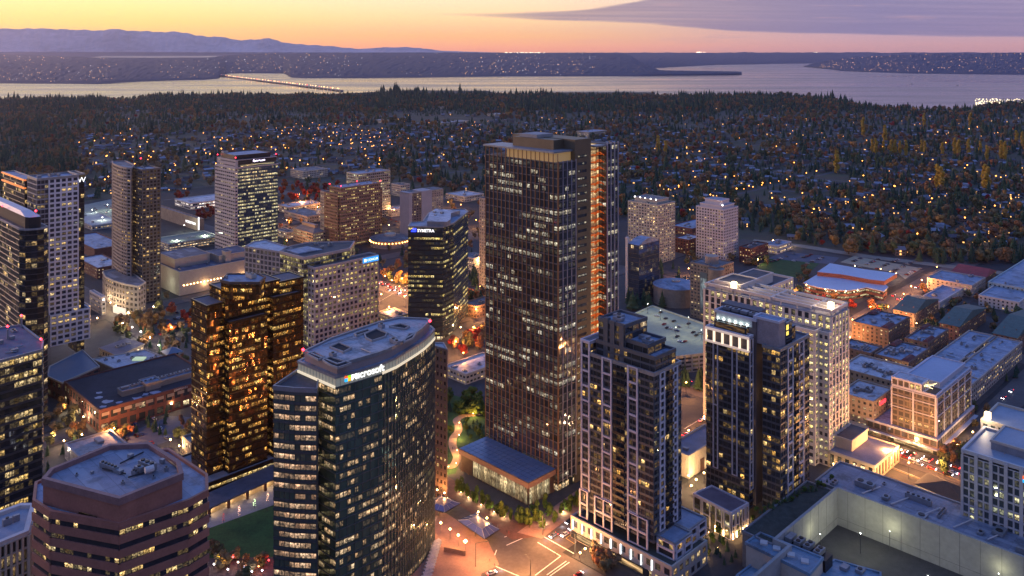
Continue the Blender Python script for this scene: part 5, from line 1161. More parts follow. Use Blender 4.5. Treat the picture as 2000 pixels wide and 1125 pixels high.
def low_left():
    rt = root('shopping_building', 'red brick two-storey store with dark roof and rooftop plant, lower left', 'store', (*P(194.6, 847), 0))
    b = Bx(194.6, 803, 126.4, 420, base=847); h = b.h
    w = winmat('store_window', base=(.03, .035, .04), p=.25, c=(1, .75, .4), st=1.1, grp=2)
    facade(rt, b.poly, 0, h, 6.5, 5.6, BRICK, w, wf=.72, hf=.62, indiv=60, d=.4); roof(rt, b.poly, h, simple('store_roof', (.045, .04, .05), .8, .3, .1), .8, BRICK)
    m = MB()
    for k in range(11): t0 = k/11+.015; m.edgebox(lerp(b.N, b.R, t0), lerp(b.N, b.R, t0+.06), .41, .5, h-3.6, h-1.6)
    m.build('shutter_row', TAN, rt)
    patch = simple('roof_patch', (.42, .40, .46), .5, .2, .2)
    rr = random.Random(3)
    for (a_, b_) in ((4, 6), (9, 12), (14, 5), (24, 3), (30, 6), (36, 4), (7, 22), (10, 30)):
        p = b.at(a_, b_); m = MB(); k = 9; R_ = rr.uniform(2, 4)
        m.ngon([(p[0]+R_*rr.uniform(.4, 1.3)*math.cos(6.283*i/k), p[1]+R_*rr.uniform(.4, 1.1)*math.sin(6.283*i/k), h+.03) for i in range(k)]).build('roof_patch', patch, rt)
    for (a0, a1, b0, b1, z) in ((18, 32, 12, 20, 3.2), (32.1, 42, 10, 21, 4.6), (42.1, 74, 12, 20, 3.4)):
        block(rt, b.sub(a0, a1, b0, b1), h, h+z, TAN, ROOFB, 'plant_screen')
    for k in range(9): unit(rt, *b.at(21+k*6, 16), h+3.6, 2.2, 5, 1.4, 135)
    text('LEHMANN', b.at(b.a*.62, 0), b.R, h-.9, 1.9, simple('letter_pale', (.6, .58, .55)), rt, .5)
    MB().edgebox(lerp(b.L, b.N, .25), lerp(b.L, b.N, .45), .45, .6, .3, 4).build('shop_front', SHOP, rt)
    q = lerp(b.L, b.N, .3); light('entrance_glow', q[0]-4, q[1]-4, 5, 2500, (1, .8, .5), .6, rt)
    z = 13; q = ccw([P(x, y, z) for x, y in ((92, 735), (97, 716), (161, 684), (194, 716), (121, 748))])
    rt2 = root('store_hall', 'store hall with plain slate-blue roof behind the brick store', 'store', (*P(100, 790), 0))
    facade(rt2, q, 0, z, 6, 6, BRICK, w, wf=.6, hf=.5, indiv=16); roof(rt2, q, z, simple('slate_blue', (.13, .19, .26), .5, .1, .05), .5, CREAM)
    z = 9; q = ccw([P(x, y, z) for x, y in ((181, 702), (284, 684), (345, 708), (240, 728))])
    rt3 = root('store_hall', 'white-roofed hall with skylight behind the brick store', 'store', (*P(260, 740), 0))
    MB().prism(q, 0, z, 0, False).build('wall', TAN, rt3); roof(rt3, q, z, ROOFW, .6, CREAM)
    p = P(272, 702, z); MB().prism([(p[0]-4, p[1]-3), (p[0]+4, p[1]-3), (p[0]+4, p[1]+3), (p[0]-4, p[1]+3)], z, z+1).build('skylight', emis('skylight_lit', (.8, 1, .6), .5), rt3); clutter(rt3, q, z, 8, 3, 4)
    z = 6; q = ccw([P(x, y, z) for x, y in ((193, 679), (248, 660), (283, 671), (229.5, 695))])
    rt4 = root('restaurant', 'low restaurant with grey-brown roof and cream eaves in the car park', 'restaurant', (*P(230, 710), 0))
    facade(rt4, inset(q, .8), 0, z-.8, 5, 4, CREAM, SHOP, wf=.5, hf=.5, indiv=12); MB().prism(q, z-.8, z, 0, True, True, mt=1).build('roof', [CREAM, simple('eave_roof', (.16, .15, .18), .7)], rt4)
    for x, y in ((230, 678), (240, 675), (250, 671)): p = P(x, y, z); unit(rt4, *p, z, 3, 4, 1.2)
    p = P(336, 700, 0); rt5 = root('kiosk', 'small pavilion with hipped slate-blue roof and warm lights', 'kiosk', (*p, 0)); m = MB()
    s_ = 9; q = [(p[0]-s_, p[1]), (p[0], p[1]-s_), (p[0]+s_, p[1]), (p[0], p[1]+s_)]
    for k in range(4): j = (k+1) % 4; m.ngon([(*q[k], 5.5), (*q[j], 5.5), (p[0], p[1], 9)])
    m.build('roof', MC['slate_blue'], rt5)
    for k in q: MB().tube((k[0]*.98+p[0]*.02, k[1]*.98+p[1]*.02, 0), (k[0]*.98+p[0]*.02, k[1]*.98+p[1]*.02, 5.5), .25).build('post', TAN, rt5)
    MB().prism(inset(q, 3), 0, 5.3, 0, False, uvs=3).build('wall', SHOP, rt5)
low_left()
# green-gabled and red-roofed houses at the right
def gabled(name, label, poly, h, rise, roofm, wall, cat='apartment building', indiv=24):
    rt = root(name, label, cat, (*poly[0], 0)); facade(rt, poly, 0, h, 3.1, 4, wall, W_LOW, wf=.35, hf=.5, indiv=indiv, d=.25)
    p = inset(poly, -1.2); m = MB()
    ra, rb = lerp(p[0], p[1], .5), lerp(p[3], p[2], .5); ra, rb = lerp(ra, rb, .06), lerp(ra, rb, .94)
    z = h+.1; zt = h+rise
    m.quad((*p[1], z), (*p[2], z), (*rb, zt), (*ra, zt)); m.quad((*p[3], z), (*p[0], z), (*ra, zt), (*rb, zt)); m.ngon([(*p[0], z), (*p[1], z), (*ra, zt)]); m.ngon([(*p[2], z), (*p[3], z), (*rb, zt)])
    m.build('roof', roofm, rt)
    L = math.dist(p[0], p[3]); k = max(2, int(L/9))
    for s0, s1, side in ((0, 3, 0),):
        for i in range(k):
            c = lerp(lerp(p[0], p[3], (i+.5)/k), lerp(ra, rb, (i+.5)/k), .35); MB().ngon([(c[0]-2, c[1]-1, z), (c[0]+1.2, c[1]-2, z), (c[0], c[1], z+rise*.55)]).build('dormer', wall, rt)
    return rt
def bpoly(cx, cy, lx, rx, h): b = Bx(cx, cy, lx, rx, h=h); return b.poly
AB = simple('apt_brown', (.22, .13, .10), .8)
gabled('apartment_house', 'brown apartment house with long green gable roof nearest the orange street', bpoly(1785, 612, 1746, 1832, 12), 12, 6, ROOFGR, AB)
gabled('apartment_house', 'brown apartment house with green gable roof in the middle of three', bpoly(1872, 638, 1836, 1925, 12), 12, 6, ROOFGR, AB)
gabled('apartment_house', 'apartment house with green gable roof and orange-lit wall, rightmost of three', bpoly(1985, 660, 1941, 2040, 12), 12, 6, ROOFGR, AB)
gabled('apartment_house', 'long apartment house with bright red roof behind the cream block', bpoly(1925, 541, 1860, 1945, 11), 11, 5, simple('roof_red', (.28, .05, .05), .7), AB)
def dark_hip():
    z = 8; q = ccw([P(x, y, z) for x, y in ((1784, 945), (1812, 922), (1905, 962), (1890, 990))])
    rt = root('restaurant', 'restaurant with dark pitched roof and glowing patio beside the traffic', 'restaurant', (*P(1800, 975), 0))
    MB().prism(inset(q, .8), 0, z, 0, False).build('wall', CREAM, rt); m = MB(); r0, r1 = lerp(lerp(q[0], q[1], .5), lerp(q[2], q[3], .5), .2), lerp(lerp(q[0], q[1], .5), lerp(q[2], q[3], .5), .8)
    c = cen(q)
    for k in range(4): j = (k+1) % 4; m.ngon([(*q[k], z), (*q[j], z), (c[0], c[1], z+4)])
    m.build('roof', simple('slate_dark', (.05, .045, .045), .8), rt)
    for k in range(5):
        p = P(1796+k*16, 974+k*6, 3); MB().ball(*p, 3, .5).build('patio_lamp', L_WARM, rt)
    for k in (0, 2, 4): p = P(1796+k*16, 974+k*6, 3); light('patio_light', *p, 4, 900, (1, .75, .4), .3, rt)
dark_hip()
# ================================================================== the setting
SHORE = [(-900, 200), (-300, 199), (0, 196), (200, 196), (300, 190), (500, 187), (600, 185), (700, 181), (800, 176), (950, 177), (985, 184), (1100, 180), (1270, 180), (1290, 189), (1400, 187), (1500, 184), (1570, 186), (1640, 197), (1680, 207), (1800, 213), (1900, 214), (1960, 203), (2100, 195), (2400, 193), (3000, 192)]
gp = [(*P(x, y, 0), 0.0) for x, y in SHORE]
g_ = MB().ngon(gp+[(9000, -800, 0), (-9000, -800, 0)]).build('ground', SOIL)
if g_.data.polygons[0].normal.z < 0: g_.data.flip_normals()
tag(g_, kind='structure')
def water_mat():
    m, nt = nt_new('lake_water'); g = G(nt); tc = g.n('TexCoord').outputs['Object']
    s = g.n('VectorMath', {0: tc, 1: (.006, .05, 1)}, operation='MULTIPLY').outputs[0]
    a = g.n('TexNoise', {'Vector': s, 'Scale': 1.0, 'Detail': 5.0, 'Roughness': .6}).outputs[0]
    s2 = g.n('VectorMath', {0: tc, 1: (.0006, .0022, 1)}, operation='MULTIPLY').outputs[0]
    b_ = g.n('TexNoise', {'Vector': s2, 'Scale': 1.0, 'Detail': 4.0}).outputs[0]
    bp = g.n('Bump', {'Height': a, 'Strength': .16, 'Distance': 2.0}).outputs[0]
    b = g.n('BsdfPrincipled', {'Base Color': (.02, .03, .045, 1), 'Roughness': g.mr(b_, .38, .62, .08, .26), 'IOR': 1.33, 'Normal': bp}); g.out(b.outputs[0]); return m
tag(MB().ngon([(-30000, 1500, -2), (30000, 1500, -2), (30000, 32000, -2), (-30000, 32000, -2)]).build('lake_water', water_mat()), kind='structure')
FARL = simple('far_woods_hazed', (.014, .034, .075), .95, .6, .012, c2=(.04, .045, .065))  # blue of the distant air put into the woods colour
def landmass(name, cols, seed, rows=26, rough=9, mat=None, back=1500):
    xs = [c[0] for c in cols]; r = np.random.default_rng(seed); X = np.arange(xs[0], xs[-1]+.1, 7.0)
    ys = np.interp(X, xs, [c[1] for c in cols]); yc = np.interp(X, xs, [c[2] for c in cols]); yc = yc+np.convolve(r.normal(0, 1, len(X)), np.ones(5)/5, 'same')*.9*np.clip((ys-yc-3)/20, 0, 1); Yc = np.interp(X, xs, [c[3] for c in cols])
    m = MB(); G_ = []
    for i, x in enumerate(X):
        Y0 = F*(H+2)/(ys[i]-HY); Y1 = max(Yc[i], Y0+60); z1 = H-(yc[i]-HY)*Y1/F; t_ = (x-1000)/F; row = []
        for j in range(rows+1):
            t = (j/rows); tt = t**1.15
            Y = Y0+(Y1-Y0)*tt; z = -3+(z1+3)*(t**.9) + (r.normal(0, rough*.35) if 0 < j else 0)*min(1, z1/60+.25)
            if j == 0: z = -4
            if j == 1: z = max(z, min(14, z1))
            row.append((t_*Y, Y, z))
        row.append((t_*(Y1+back), Y1+back, -6.0)); G_.append(row)
    for i in range(len(G_)-1):
        for j in range(len(G_[0])-1): m.quad(G_[i][j], G_[i+1][j], G_[i+1][j+1], G_[i][j+1])
    o = m.build(name, mat or FARL); tag(o, kind='structure'); return o, G_
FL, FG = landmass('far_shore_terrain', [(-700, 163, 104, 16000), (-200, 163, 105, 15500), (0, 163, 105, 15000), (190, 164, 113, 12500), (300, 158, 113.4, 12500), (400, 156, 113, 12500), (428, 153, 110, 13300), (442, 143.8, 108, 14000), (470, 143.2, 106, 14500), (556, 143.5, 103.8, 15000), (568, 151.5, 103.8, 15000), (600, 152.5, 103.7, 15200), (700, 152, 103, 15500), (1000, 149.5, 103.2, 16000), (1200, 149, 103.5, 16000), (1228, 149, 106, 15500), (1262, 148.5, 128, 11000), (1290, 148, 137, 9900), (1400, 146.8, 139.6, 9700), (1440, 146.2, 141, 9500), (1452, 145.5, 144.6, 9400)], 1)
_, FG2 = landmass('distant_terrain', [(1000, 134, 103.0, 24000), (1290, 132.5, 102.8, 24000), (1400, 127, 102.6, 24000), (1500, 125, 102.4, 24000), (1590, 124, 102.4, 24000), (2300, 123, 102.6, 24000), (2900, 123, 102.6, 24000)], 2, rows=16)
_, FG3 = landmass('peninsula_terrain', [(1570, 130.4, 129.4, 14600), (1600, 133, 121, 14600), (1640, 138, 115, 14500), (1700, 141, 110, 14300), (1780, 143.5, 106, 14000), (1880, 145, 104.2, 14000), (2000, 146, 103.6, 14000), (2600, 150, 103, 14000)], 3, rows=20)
# foothills and a strip of open water behind the far shore
def foothills():
    X = np.arange(-900, 1401, 9.0); r = np.random.default_rng(8); m = MB(); g = []
    yy = np.interp(X, [-900, -100, 200, 460, 900, 1400], [100.5, 101.2, 101.6, 102.2, 102.6, 103.1])
    for i, x in enumerate(X):
        t = (x-1000)/F; z = H+(HY-yy[i]+r.normal(0, .12))*22600/F; row = []
        for j in range(5): Y = 21000+1600*j/4; row.append((t*Y, Y, -5+(z+5)*(j/4)**.7))
        row.append((t*24000, 24000, -5)); g.append(row)
    for i in range(len(g)-1):
        for j in range(5): m.quad(g[i][j], g[i+1][j], g[i+1][j+1], g[i][j+1])
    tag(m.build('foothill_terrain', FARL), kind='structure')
foothills()
q = [(*P(x, y, 158), 158.0) for x, y in ((178, 112.2), (300, 112.6), (470, 111.4), (440, 109), (300, 108.9), (200, 108.95))]
o = MB().ngon(q).build('far_bay_water', simple('bay_water', (.05, .05, .06), .12)); 
if o.data.polygons[0].normal.z < 0: o.data.flip_normals()
tag(o, kind='structure')
# mountains
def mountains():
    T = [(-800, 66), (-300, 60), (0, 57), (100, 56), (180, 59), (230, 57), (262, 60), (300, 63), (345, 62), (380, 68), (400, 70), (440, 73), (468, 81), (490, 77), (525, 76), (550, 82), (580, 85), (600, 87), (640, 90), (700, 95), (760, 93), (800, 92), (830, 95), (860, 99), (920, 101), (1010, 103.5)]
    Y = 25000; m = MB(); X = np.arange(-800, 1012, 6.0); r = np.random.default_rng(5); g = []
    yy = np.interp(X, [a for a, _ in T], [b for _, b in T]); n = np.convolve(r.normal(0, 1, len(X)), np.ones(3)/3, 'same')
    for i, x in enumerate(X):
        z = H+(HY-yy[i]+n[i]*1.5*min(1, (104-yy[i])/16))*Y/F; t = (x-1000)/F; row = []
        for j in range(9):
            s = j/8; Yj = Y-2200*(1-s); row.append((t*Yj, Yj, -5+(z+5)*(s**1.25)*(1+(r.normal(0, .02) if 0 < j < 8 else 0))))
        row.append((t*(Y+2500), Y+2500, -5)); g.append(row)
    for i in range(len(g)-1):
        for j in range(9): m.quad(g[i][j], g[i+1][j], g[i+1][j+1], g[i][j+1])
    tag(m.build('mountain_ridge', simple('mountain_hazed', (.62, .48, .46), .95, .3, .0006)), kind='structure')  # rock colour lightened to carry the pale haze before it
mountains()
# ------------------------------------------------------------------ downtown ground, streets, paving
def strip(name, pts, w, z, mat):       # street of width w along picture points of its centre line
    c = [P(x, y, 0) for x, y in pts]; m = MB(); L = []; R = []
    for i, p in enumerate(c):
        a, b = c[max(0, i-1)], c[min(len(c)-1, i+1)]; d = math.dist(a, b); nx, ny = -(b[1]-a[1])/d, (b[0]-a[0])/d
        L.append((p[0]+nx*w/2, p[1]+ny*w/2, z)); R.append((p[0]-nx*w/2, p[1]-ny*w/2, z))
    for i in range(len(c)-1): m.quad(R[i], R[i+1], L[i+1], L[i])
    o = m.build(name, mat)
    if o.data.polygons[0].normal.z < 0: o.data.flip_normals()
    return tag(o, kind='structure')
def gstrip(name, fixed, val, lo, hi, w, z, mat):
    m = MB()
    if fixed == 'v': q = [uv2xy(lo, val-w/2), uv2xy(hi, val-w/2), uv2xy(hi, val+w/2), uv2xy(lo, val+w/2)]
    else: q = [uv2xy(val-w/2, lo), uv2xy(val+w/2, lo), uv2xy(val+w/2, hi), uv2xy(val-w/2, hi)]
    m.ngon([(*p, z) for p in ccw(q)]); return tag(m.build(name, mat), kind='structure')
# suburban streets beyond the town
for k in range(26):
    v = 640+k*88
    gstrip('suburban_road', 'v', v, 560+abs(k-8)*20, 3900-k*60, 8, .06, simple('road_suburb', (.075, .072, .075), .85)) if v > 1080 or k < 0 else gstrip('suburban_road', 'v', v, 1180, 3600, 8, .06, MC.get('road_suburb') or simple('road_suburb', (.075, .072, .075), .85))
for k in range(16):
    u = 1180+k*170; gstrip('suburban_road', 'u', u, 620 if u > 1200 else 900, 3300-k*90, 9, .08, MC['road_suburb'])
dt = ccw([P(x, y, 0) for x, y in ((-200, 1600), (2600, 1600), (2600, 700), (2150, 500), (1500, 485), (1200, 420), (780, 385), (540, 350), (160, 395), (-500, 430))])
tag(MB().ngon([(*p, .05) for p in dt]).build('city_ground', ASPH), kind='structure')
# sidewalk slabs of the blocks (real kerb height)
for (u0, u1, v0, v1) in ((300, 497, 283, 408), (300, 497, 422, 548), (60, 272, 283, 408), (60, 272, 424, 548), (298, 497, 100, 259), (524, 722, 178, 274), (524, 722, 302, 548), (60, 272, 60, 259), (300, 497, 574, 777), (60, 272, 574, 777), (524, 722, 574, 777), (524, 722, -60, 154), (748, 960, 178, 290), (748, 960, 330, 548)):
    q = [uv2xy(u0, v0), uv2xy(u1, v0), uv2xy(u1, v1), uv2xy(u0, v1)]; tag(MB().prism(q, .05, .2).build('pavement', PAVE), kind='structure')
gstrip('road', 'u', 285.5, -40, 1100, 24, .10, ROADM); gstrip('road', 'u', 510, -200, 1300, 24, .10, ROADM); gstrip('road', 'u', 735, -300, 1300, 22, .10, ROADM)
gstrip('road', 'v', 561, 0, 900, 20, .14, ROADM); gstrip('road', 'v', 790, 0, 1100, 20, .14, ROADM); gstrip('road', 'v', 166, 512, 1000, 18, .14, ROADM); gstrip('road', 'v', 1040, 100, 1100, 18, .14, ROADM)
strip('road', ((930, 1150), (1000, 1104), (1040, 1078), (1100, 1037), (1345, 851), (1500, 741), (1690, 622), (1760, 580), (1830, 540), (1930, 495)), 22, .18, ROADM)
strip('road', ((1470, 470), (1560, 480), (1700, 502), (1850, 520), (2050, 545)), 16, .19, simple('road_pale', (.22, .2, .16), .8))
sheet('playing_field', ((1478, 521), (1505, 503), (1600, 515), (1572, 541), (1500, 545)), .25, GRASS)
sheet('school_parking_lot', ((1641, 512), (1668, 500), (1800, 524), (1768, 545), (1752, 533)), .26, simple('lot_pale', (.32, .29, .2), .8))
sheet('parking_lot', ((1500, 505), (1530, 491), (1640, 503), (1625, 516)), .26, simple('lot_blue', (.09, .10, .13), .8))
sheet('parking_lot', ((100, 655), (205, 640), (270, 662), (200, 680), (180, 715), (100, 712)), .26, simple('lot_left', (.075, .075, .07), .8))
sheet('parking_lot', ((262, 636), (370, 598), (375, 650), (320, 662)), .26, simple('lot_left', (.075, .075, .07), .8))
sheet('parking_lot', ((165, 400), (222, 388), (222, 440), (166, 444)), .26, simple('lot_green', (.25, .27, .22), .8))
sheet('parking_lot', ((222, 858), (330, 812), (375, 815), (375, 845), (262, 885)), .26, simple('lot_blue', (.09, .10, .13), .8))
sheet('lawn', ((395, 1030), (540, 985), (560, 1010), (545, 1088), (400, 1090)), .3, GRASS)
sheet('walkway', ((380, 1042), (380, 1012), (560, 935), (560, 990), (540, 984)), .34, simple('walkway_stone', (.27, .24, .26), .8))
sheet('plaza', ((395, 1090), (545, 1088), (560, 1180), (380, 1180)), .3, BRICKPAVE)
# transit plaza in front of the pavilion
sheet('transit_plaza', ((800, 955), (853, 990), (953, 1056), (975, 1103), (940, 1120), (935, 1170), (780, 1170)), .30, simple('plaza_rose', (.32, .18, .14), .8, .2, .15))
sheet('pavement', ((850, 935), (860, 922), (1010, 1010), (1060, 1047), (1000, 1054), (850, 956)), .30, BRICKPAVE)
sheet('pavement', ((1010, 1040), (1130, 955), (1140, 990), (1058, 1052)), .32, simple('plaza_rose', (.3, .19, .15), .8))
sheet('garden', ((850, 810), (880, 770), (950, 790), (950, 850), (905, 880), (890, 925), (850, 930)), .34, GRASS)
def path():
    pts = [(856, 908), (872, 911), (885, 909.5), (893, 894), (889, 883), (884, 870), (885, 855.6), (895, 842), (895, 830), (892, 820), (906, 812), (925, 810), (947, 806)]
    c = [P(x, y, .4) for x, y in pts]; f = []
    for i in range(len(c)-1):
        p0, p1, p2, p3 = c[max(0, i-1)], c[i], c[i+1], c[min(len(c)-1, i+2)]
        for k in range(5):
            t = k/5; f.append(tuple(.5*((2*p1[a])+(-p0[a]+p2[a])*t+(2*p0[a]-5*p1[a]+4*p2[a]-p3[a])*t*t+(-p0[a]+3*p1[a]-3*p2[a]+p3[a])*t**3) for a in (0, 1)))
    f.append(c[-1]); m = MB(); L = []; R = []
    for i, p in enumerate(f):
        a, b = f[max(0, i-1)], f[min(len(f)-1, i+1)]; d = math.dist(a, b) or 1; nx, ny = -(b[1]-a[1])/d*2.4, (b[0]-a[0])/d*2.4
        L.append((p[0]+nx, p[1]+ny, .42)); R.append((p[0]-nx, p[1]-ny, .42))
    for i in range(len(f)-1): m.quad(R[i], R[i+1], L[i+1], L[i])
    o = m.build('path', simple('path_tan', (.42, .27, .16), .8)); tag(o, kind='structure')
    if o.data.polygons[0].normal.z < 0: o.data.flip_normals()
path()
def mark(name, segs, w, z, mat, group=None):
    for (a, b) in segs:
        A, B = P(*a, 0), P(*b, 0); tag(MB().bar(A, B, w, z-.01, z, bot=False).build(name, mat), kind='structure')
mark('lane_marking', [((989, 1066), (1021, 1052)), ((1050, 1060), (1095, 1087)), ((1062, 1049), (1121, 1082)), ((1095, 1087), (1045, 1125)), ((1112, 1099), (1074, 1126)), ((1106, 1097), (1068, 1124)), ((939, 1097), (951, 1071)), ((959, 1103), (970, 1075)), ((961, 1104), (1015, 1127)), ((985, 1050), (1003, 1043))], .45, .24, LINE)
mark('lane_marking', [((1105, 1052), (1128, 1037)), ((1105, 1052), (1122, 1063)), ((1690, 868), (1880, 942)), ((1715, 905), (1890, 972))], .3, .24, YLINE)
mark('lane_marking', [((1690, 892), (1800, 936)), ((1710, 868), (1860, 925)), ((1334, 868), (1384, 836)), ((1337, 838), (1384, 810)), ((740, 590), (800, 555)), ((752, 556), (800, 572))], .25, .24, LINE)
sheet('crosswalk', ((941, 1097), (952, 1072), (969, 1076), (959, 1102)), .22, BRICKPAVE)
sheet('crosswalk', ((960, 1150), (1000, 1127), (1045, 1127), (1010, 1150)), .22, BRICKPAVE)
# ================================================================== vegetation
LM_CON = leafmat('conifer_needles', [(0, (.022, .055, .042)), (.5, (.035, .075, .045)), (1, (.075, .11, .05))])
LM_BRD = leafmat('autumn_leaves', [(0, (.10, .14, .06)), (.18, (.32, .20, .10)), (.34, (.24, .13, .08)), (.44, (.55, .29, .08)), (.56, (.40, .15, .07)), (.64, (.14, .17, .06)), (.8, (.36, .22, .11)), (1, (.09, .13, .06))])
LM_RED = leafmat('red_leaves', [(0, (.32, .03, .03)), (.5, (.42, .05, .03)), (1, (.34, .11, .03))])
LM_POP = leafmat('yellow_leaves', [(0, (.55, .36, .05)), (1, (.65, .40, .06))])
LM_GRN = leafmat('green_leaves', [(0, (.06, .10, .02)), (.5, (.09, .15, .03)), (1, (.14, .17, .03))])
def conifer(n_t, n_s, seed, thick=.19):
    r = np.random.default_rng(seed); V = []; T = []
    for i in range(n_t):
        z0 = .08+.80*i/n_t; rad = thick*(1-i/n_t)**.85*(1+r.normal(0, .12)); top = min(1, z0+1.7/n_t); b = len(V)
        V.append((r.normal(0, .004), r.normal(0, .004), top))
        for k in range(n_s):
            a = 2*math.pi*(k+r.uniform(-.3, .3))/n_s; q = rad*(1 if k % 2 else .62)*r.uniform(.75, 1.2); V.append((q*math.cos(a), q*math.sin(a), z0+r.uniform(-.03, .04)))
        for k in range(n_s): T.append((b, b+1+k, b+1+(k+1) % n_s))
    return np.array(V), np.array(T)
def leafy(n, seed, sx=.32, z0=.18, z1=1.0, size=.11, tall=False, solid=.55):
    """irregular crown: a lumpy dark inner body and many leaf clumps over it"""
    r = np.random.default_rng(seed); V = []; T = []; lobes = []
    for i in range(7 if not tall else 6):
        if tall: lobes.append((r.normal(0, .02), r.normal(0, .02), z0+(z1-z0)*(i+.5)/6, sx*(1-.9*abs((i+.5)/6-.42)), .14))
        else: a = r.uniform(0, 6.28); q = sx*r.uniform(.15, .62); lobes.append((q*math.cos(a), q*math.sin(a), r.uniform(z0+.16, z1-.2), sx*r.uniform(.42, .66), .17))
    for k in range(n):
        lx, ly, lz, lr, lh = lobes[r.integers(len(lobes))]; d = r.normal(0, 1, 3); d /= np.linalg.norm(d); q = r.uniform(.7, 1.08)
        c = np.array([lx+d[0]*lr*q, ly+d[1]*lr*q, min(z1+.03, lz+d[2]*lh*1.15*q)])
        if r.random() < solid: c = np.array([lx, ly, lz])+(c-np.array([lx, ly, lz]))*.9
        n1 = np.cross(d, r.normal(0, 1, 3)); n1 /= np.linalg.norm(n1); n2 = np.cross(d, n1)+d*r.normal(0, .4); s = size*r.uniform(.6, 1.4)
        b = len(V); V += [c+n1*s, c-n1*s*.7+n2*s*.8, c-n1*s*.4-n2*s*.9]; T.append((b, b+1, b+2))
    return np.array(V), np.array(T)
def trunk_arr(h, r_=.02):
    V = []; T = []
    for i in range(5): a = 6.28*i/5; V += [(r_*math.cos(a), r_*math.sin(a), 0), (r_*.4*math.cos(a), r_*.4*math.sin(a), h)]
    for i in range(5): j = (i+1) % 5; T += [(2*i, 2*j, 2*j+1), (2*i, 2*j+1, 2*i+1)]
    for a, z in ((0.3, .3), (2.2, .36), (4.2, .42)):
        b = len(V); c, s = math.cos(a), math.sin(a); V += [(0, 0, z-.02), (0, 0, z+.02), (c*.16, s*.16, z+.16)]; T.append((b, b+1, b+2))
    return np.array(V), np.array(T)
def arr_obj(name, V, T, mat, parent=None, rnd=None, matidx=None):
    me = bpy.data.meshes.new(name); nv, ntri = len(V), len(T)
    me.vertices.add(nv); me.vertices.foreach_set('co', np.asarray(V, dtype=np.float32).ravel())
    me.loops.add(ntri*3); me.loops.foreach_set('vertex_index', np.asarray(T, dtype=np.int32).ravel())
    me.polygons.add(ntri); me.polygons.foreach_set('loop_start', np.arange(0, ntri*3, 3, dtype=np.int32)); me.polygons.foreach_set('loop_total', np.full(ntri, 3, dtype=np.int32))
    for m in (mat if isinstance(mat, list) else [mat]): me.materials.append(m)
    if matidx is not None: me.polygons.foreach_set('material_index', matidx)
    me.update(calc_edges=True)
    if rnd is not None: a = me.attributes.new('rnd', 'FLOAT', 'POINT'); a.data.foreach_set('value', np.asarray(rnd, dtype=np.float32))
    o = bpy.data.objects.new(name, me); COL.objects.link(o)
    if parent: o.parent = parent
    return o
def merged(name, protos, recs, mat, label, cat):
    """recs: x,y,z,height,width-scale,rotation,proto,rnd -> ONE object for what nobody could count"""
    Vs, Ts, Rs = [], [], []; off = 0; recs = np.array(recs)
    for k, (pv, pt) in enumerate(protos):
        q = recs[recs[:, 6] == k]
        if not len(q): continue
        c, s = np.cos(q[:, 5])[:, None], np.sin(q[:, 5])[:, None]; h = q[:, 3][:, None]; w = (q[:, 3]*q[:, 4])[:, None]
        X = (pv[None, :, 0]*c-pv[None, :, 1]*s)*w+q[:, 0][:, None]; Y = (pv[None, :, 0]*s+pv[None, :, 1]*c)*w+q[:, 1][:, None]; Z = pv[None, :, 2]*h+q[:, 2][:, None]
        Vs.append(np.stack([X, Y, Z], -1).reshape(-1, 3)); n = len(q)
        Ts.append((pt[None]+(np.arange(n)*len(pv))[:, None, None]+off).reshape(-1, 3)); Rs.append(np.repeat(q[:, 7], len(pv))); off += n*len(pv)
    o = arr_obj(name, np.concatenate(Vs), np.concatenate(Ts), mat, rnd=np.concatenate(Rs)); return tag(o, label, cat, kind='stuff')
CONL = [conifer(5, 8, 1, .25), conifer(4, 8, 2, .31), conifer(6, 8, 3, .22)]
CONH = [conifer(11, 14, 11, .24), conifer(9, 12, 12, .28), conifer(12, 14, 13, .21)]
BRDL = [leafy(70, 21, .36, .12, size=.15), leafy(70, 22, .42, .10, size=.16), leafy(64, 23, .30, .14, size=.14)]
BRDH = [leafy(620, 31, .36, .14, size=.062), leafy(620, 32, .42, .12, size=.066), leafy(560, 33, .30, .16, size=.06)]
POPL = leafy(420, 41, .11, .04, 1.0, .05, True)
TRK = trunk_arr(.5)
# clearings: what keeps trees off (picture boxes of ground points)
occ = []   # building footprints for rejection in the town
def collect():
    for o in list(COL.objects):
        if o.type == 'EMPTY' and o.get('category') and not o.parent:
            xs = []; ys = []
            for c in o.children:
                if c.type == 'MESH' and len(c.data.vertices) > 3 and c.name.split('.')[0] in ('wall', 'roof', 'window_band', 'spandrel', 'cladding', 'fascia'):
                    co_ = np.empty(len(c.data.vertices)*3); c.data.vertices.foreach_get('co', co_); co_ = co_.reshape(-1, 3); u = (co_[:, 0]+o.location.x+co_[:, 1]+o.location.y)*S; v = (co_[:, 1]+o.location.y-co_[:, 0]-o.location.x)*S
                    xs += [u.min(), u.max()]; ys += [v.min(), v.max()]
            if xs: occ.append((min(xs), max(xs), min(ys), max(ys)))
collect()
def blocked(x, y, m=4):
    u, v = (x+y)*S, (y-x)*S
    return any(a-m < u < b+m and c-m < v < d+m for a, b, c, d in occ)
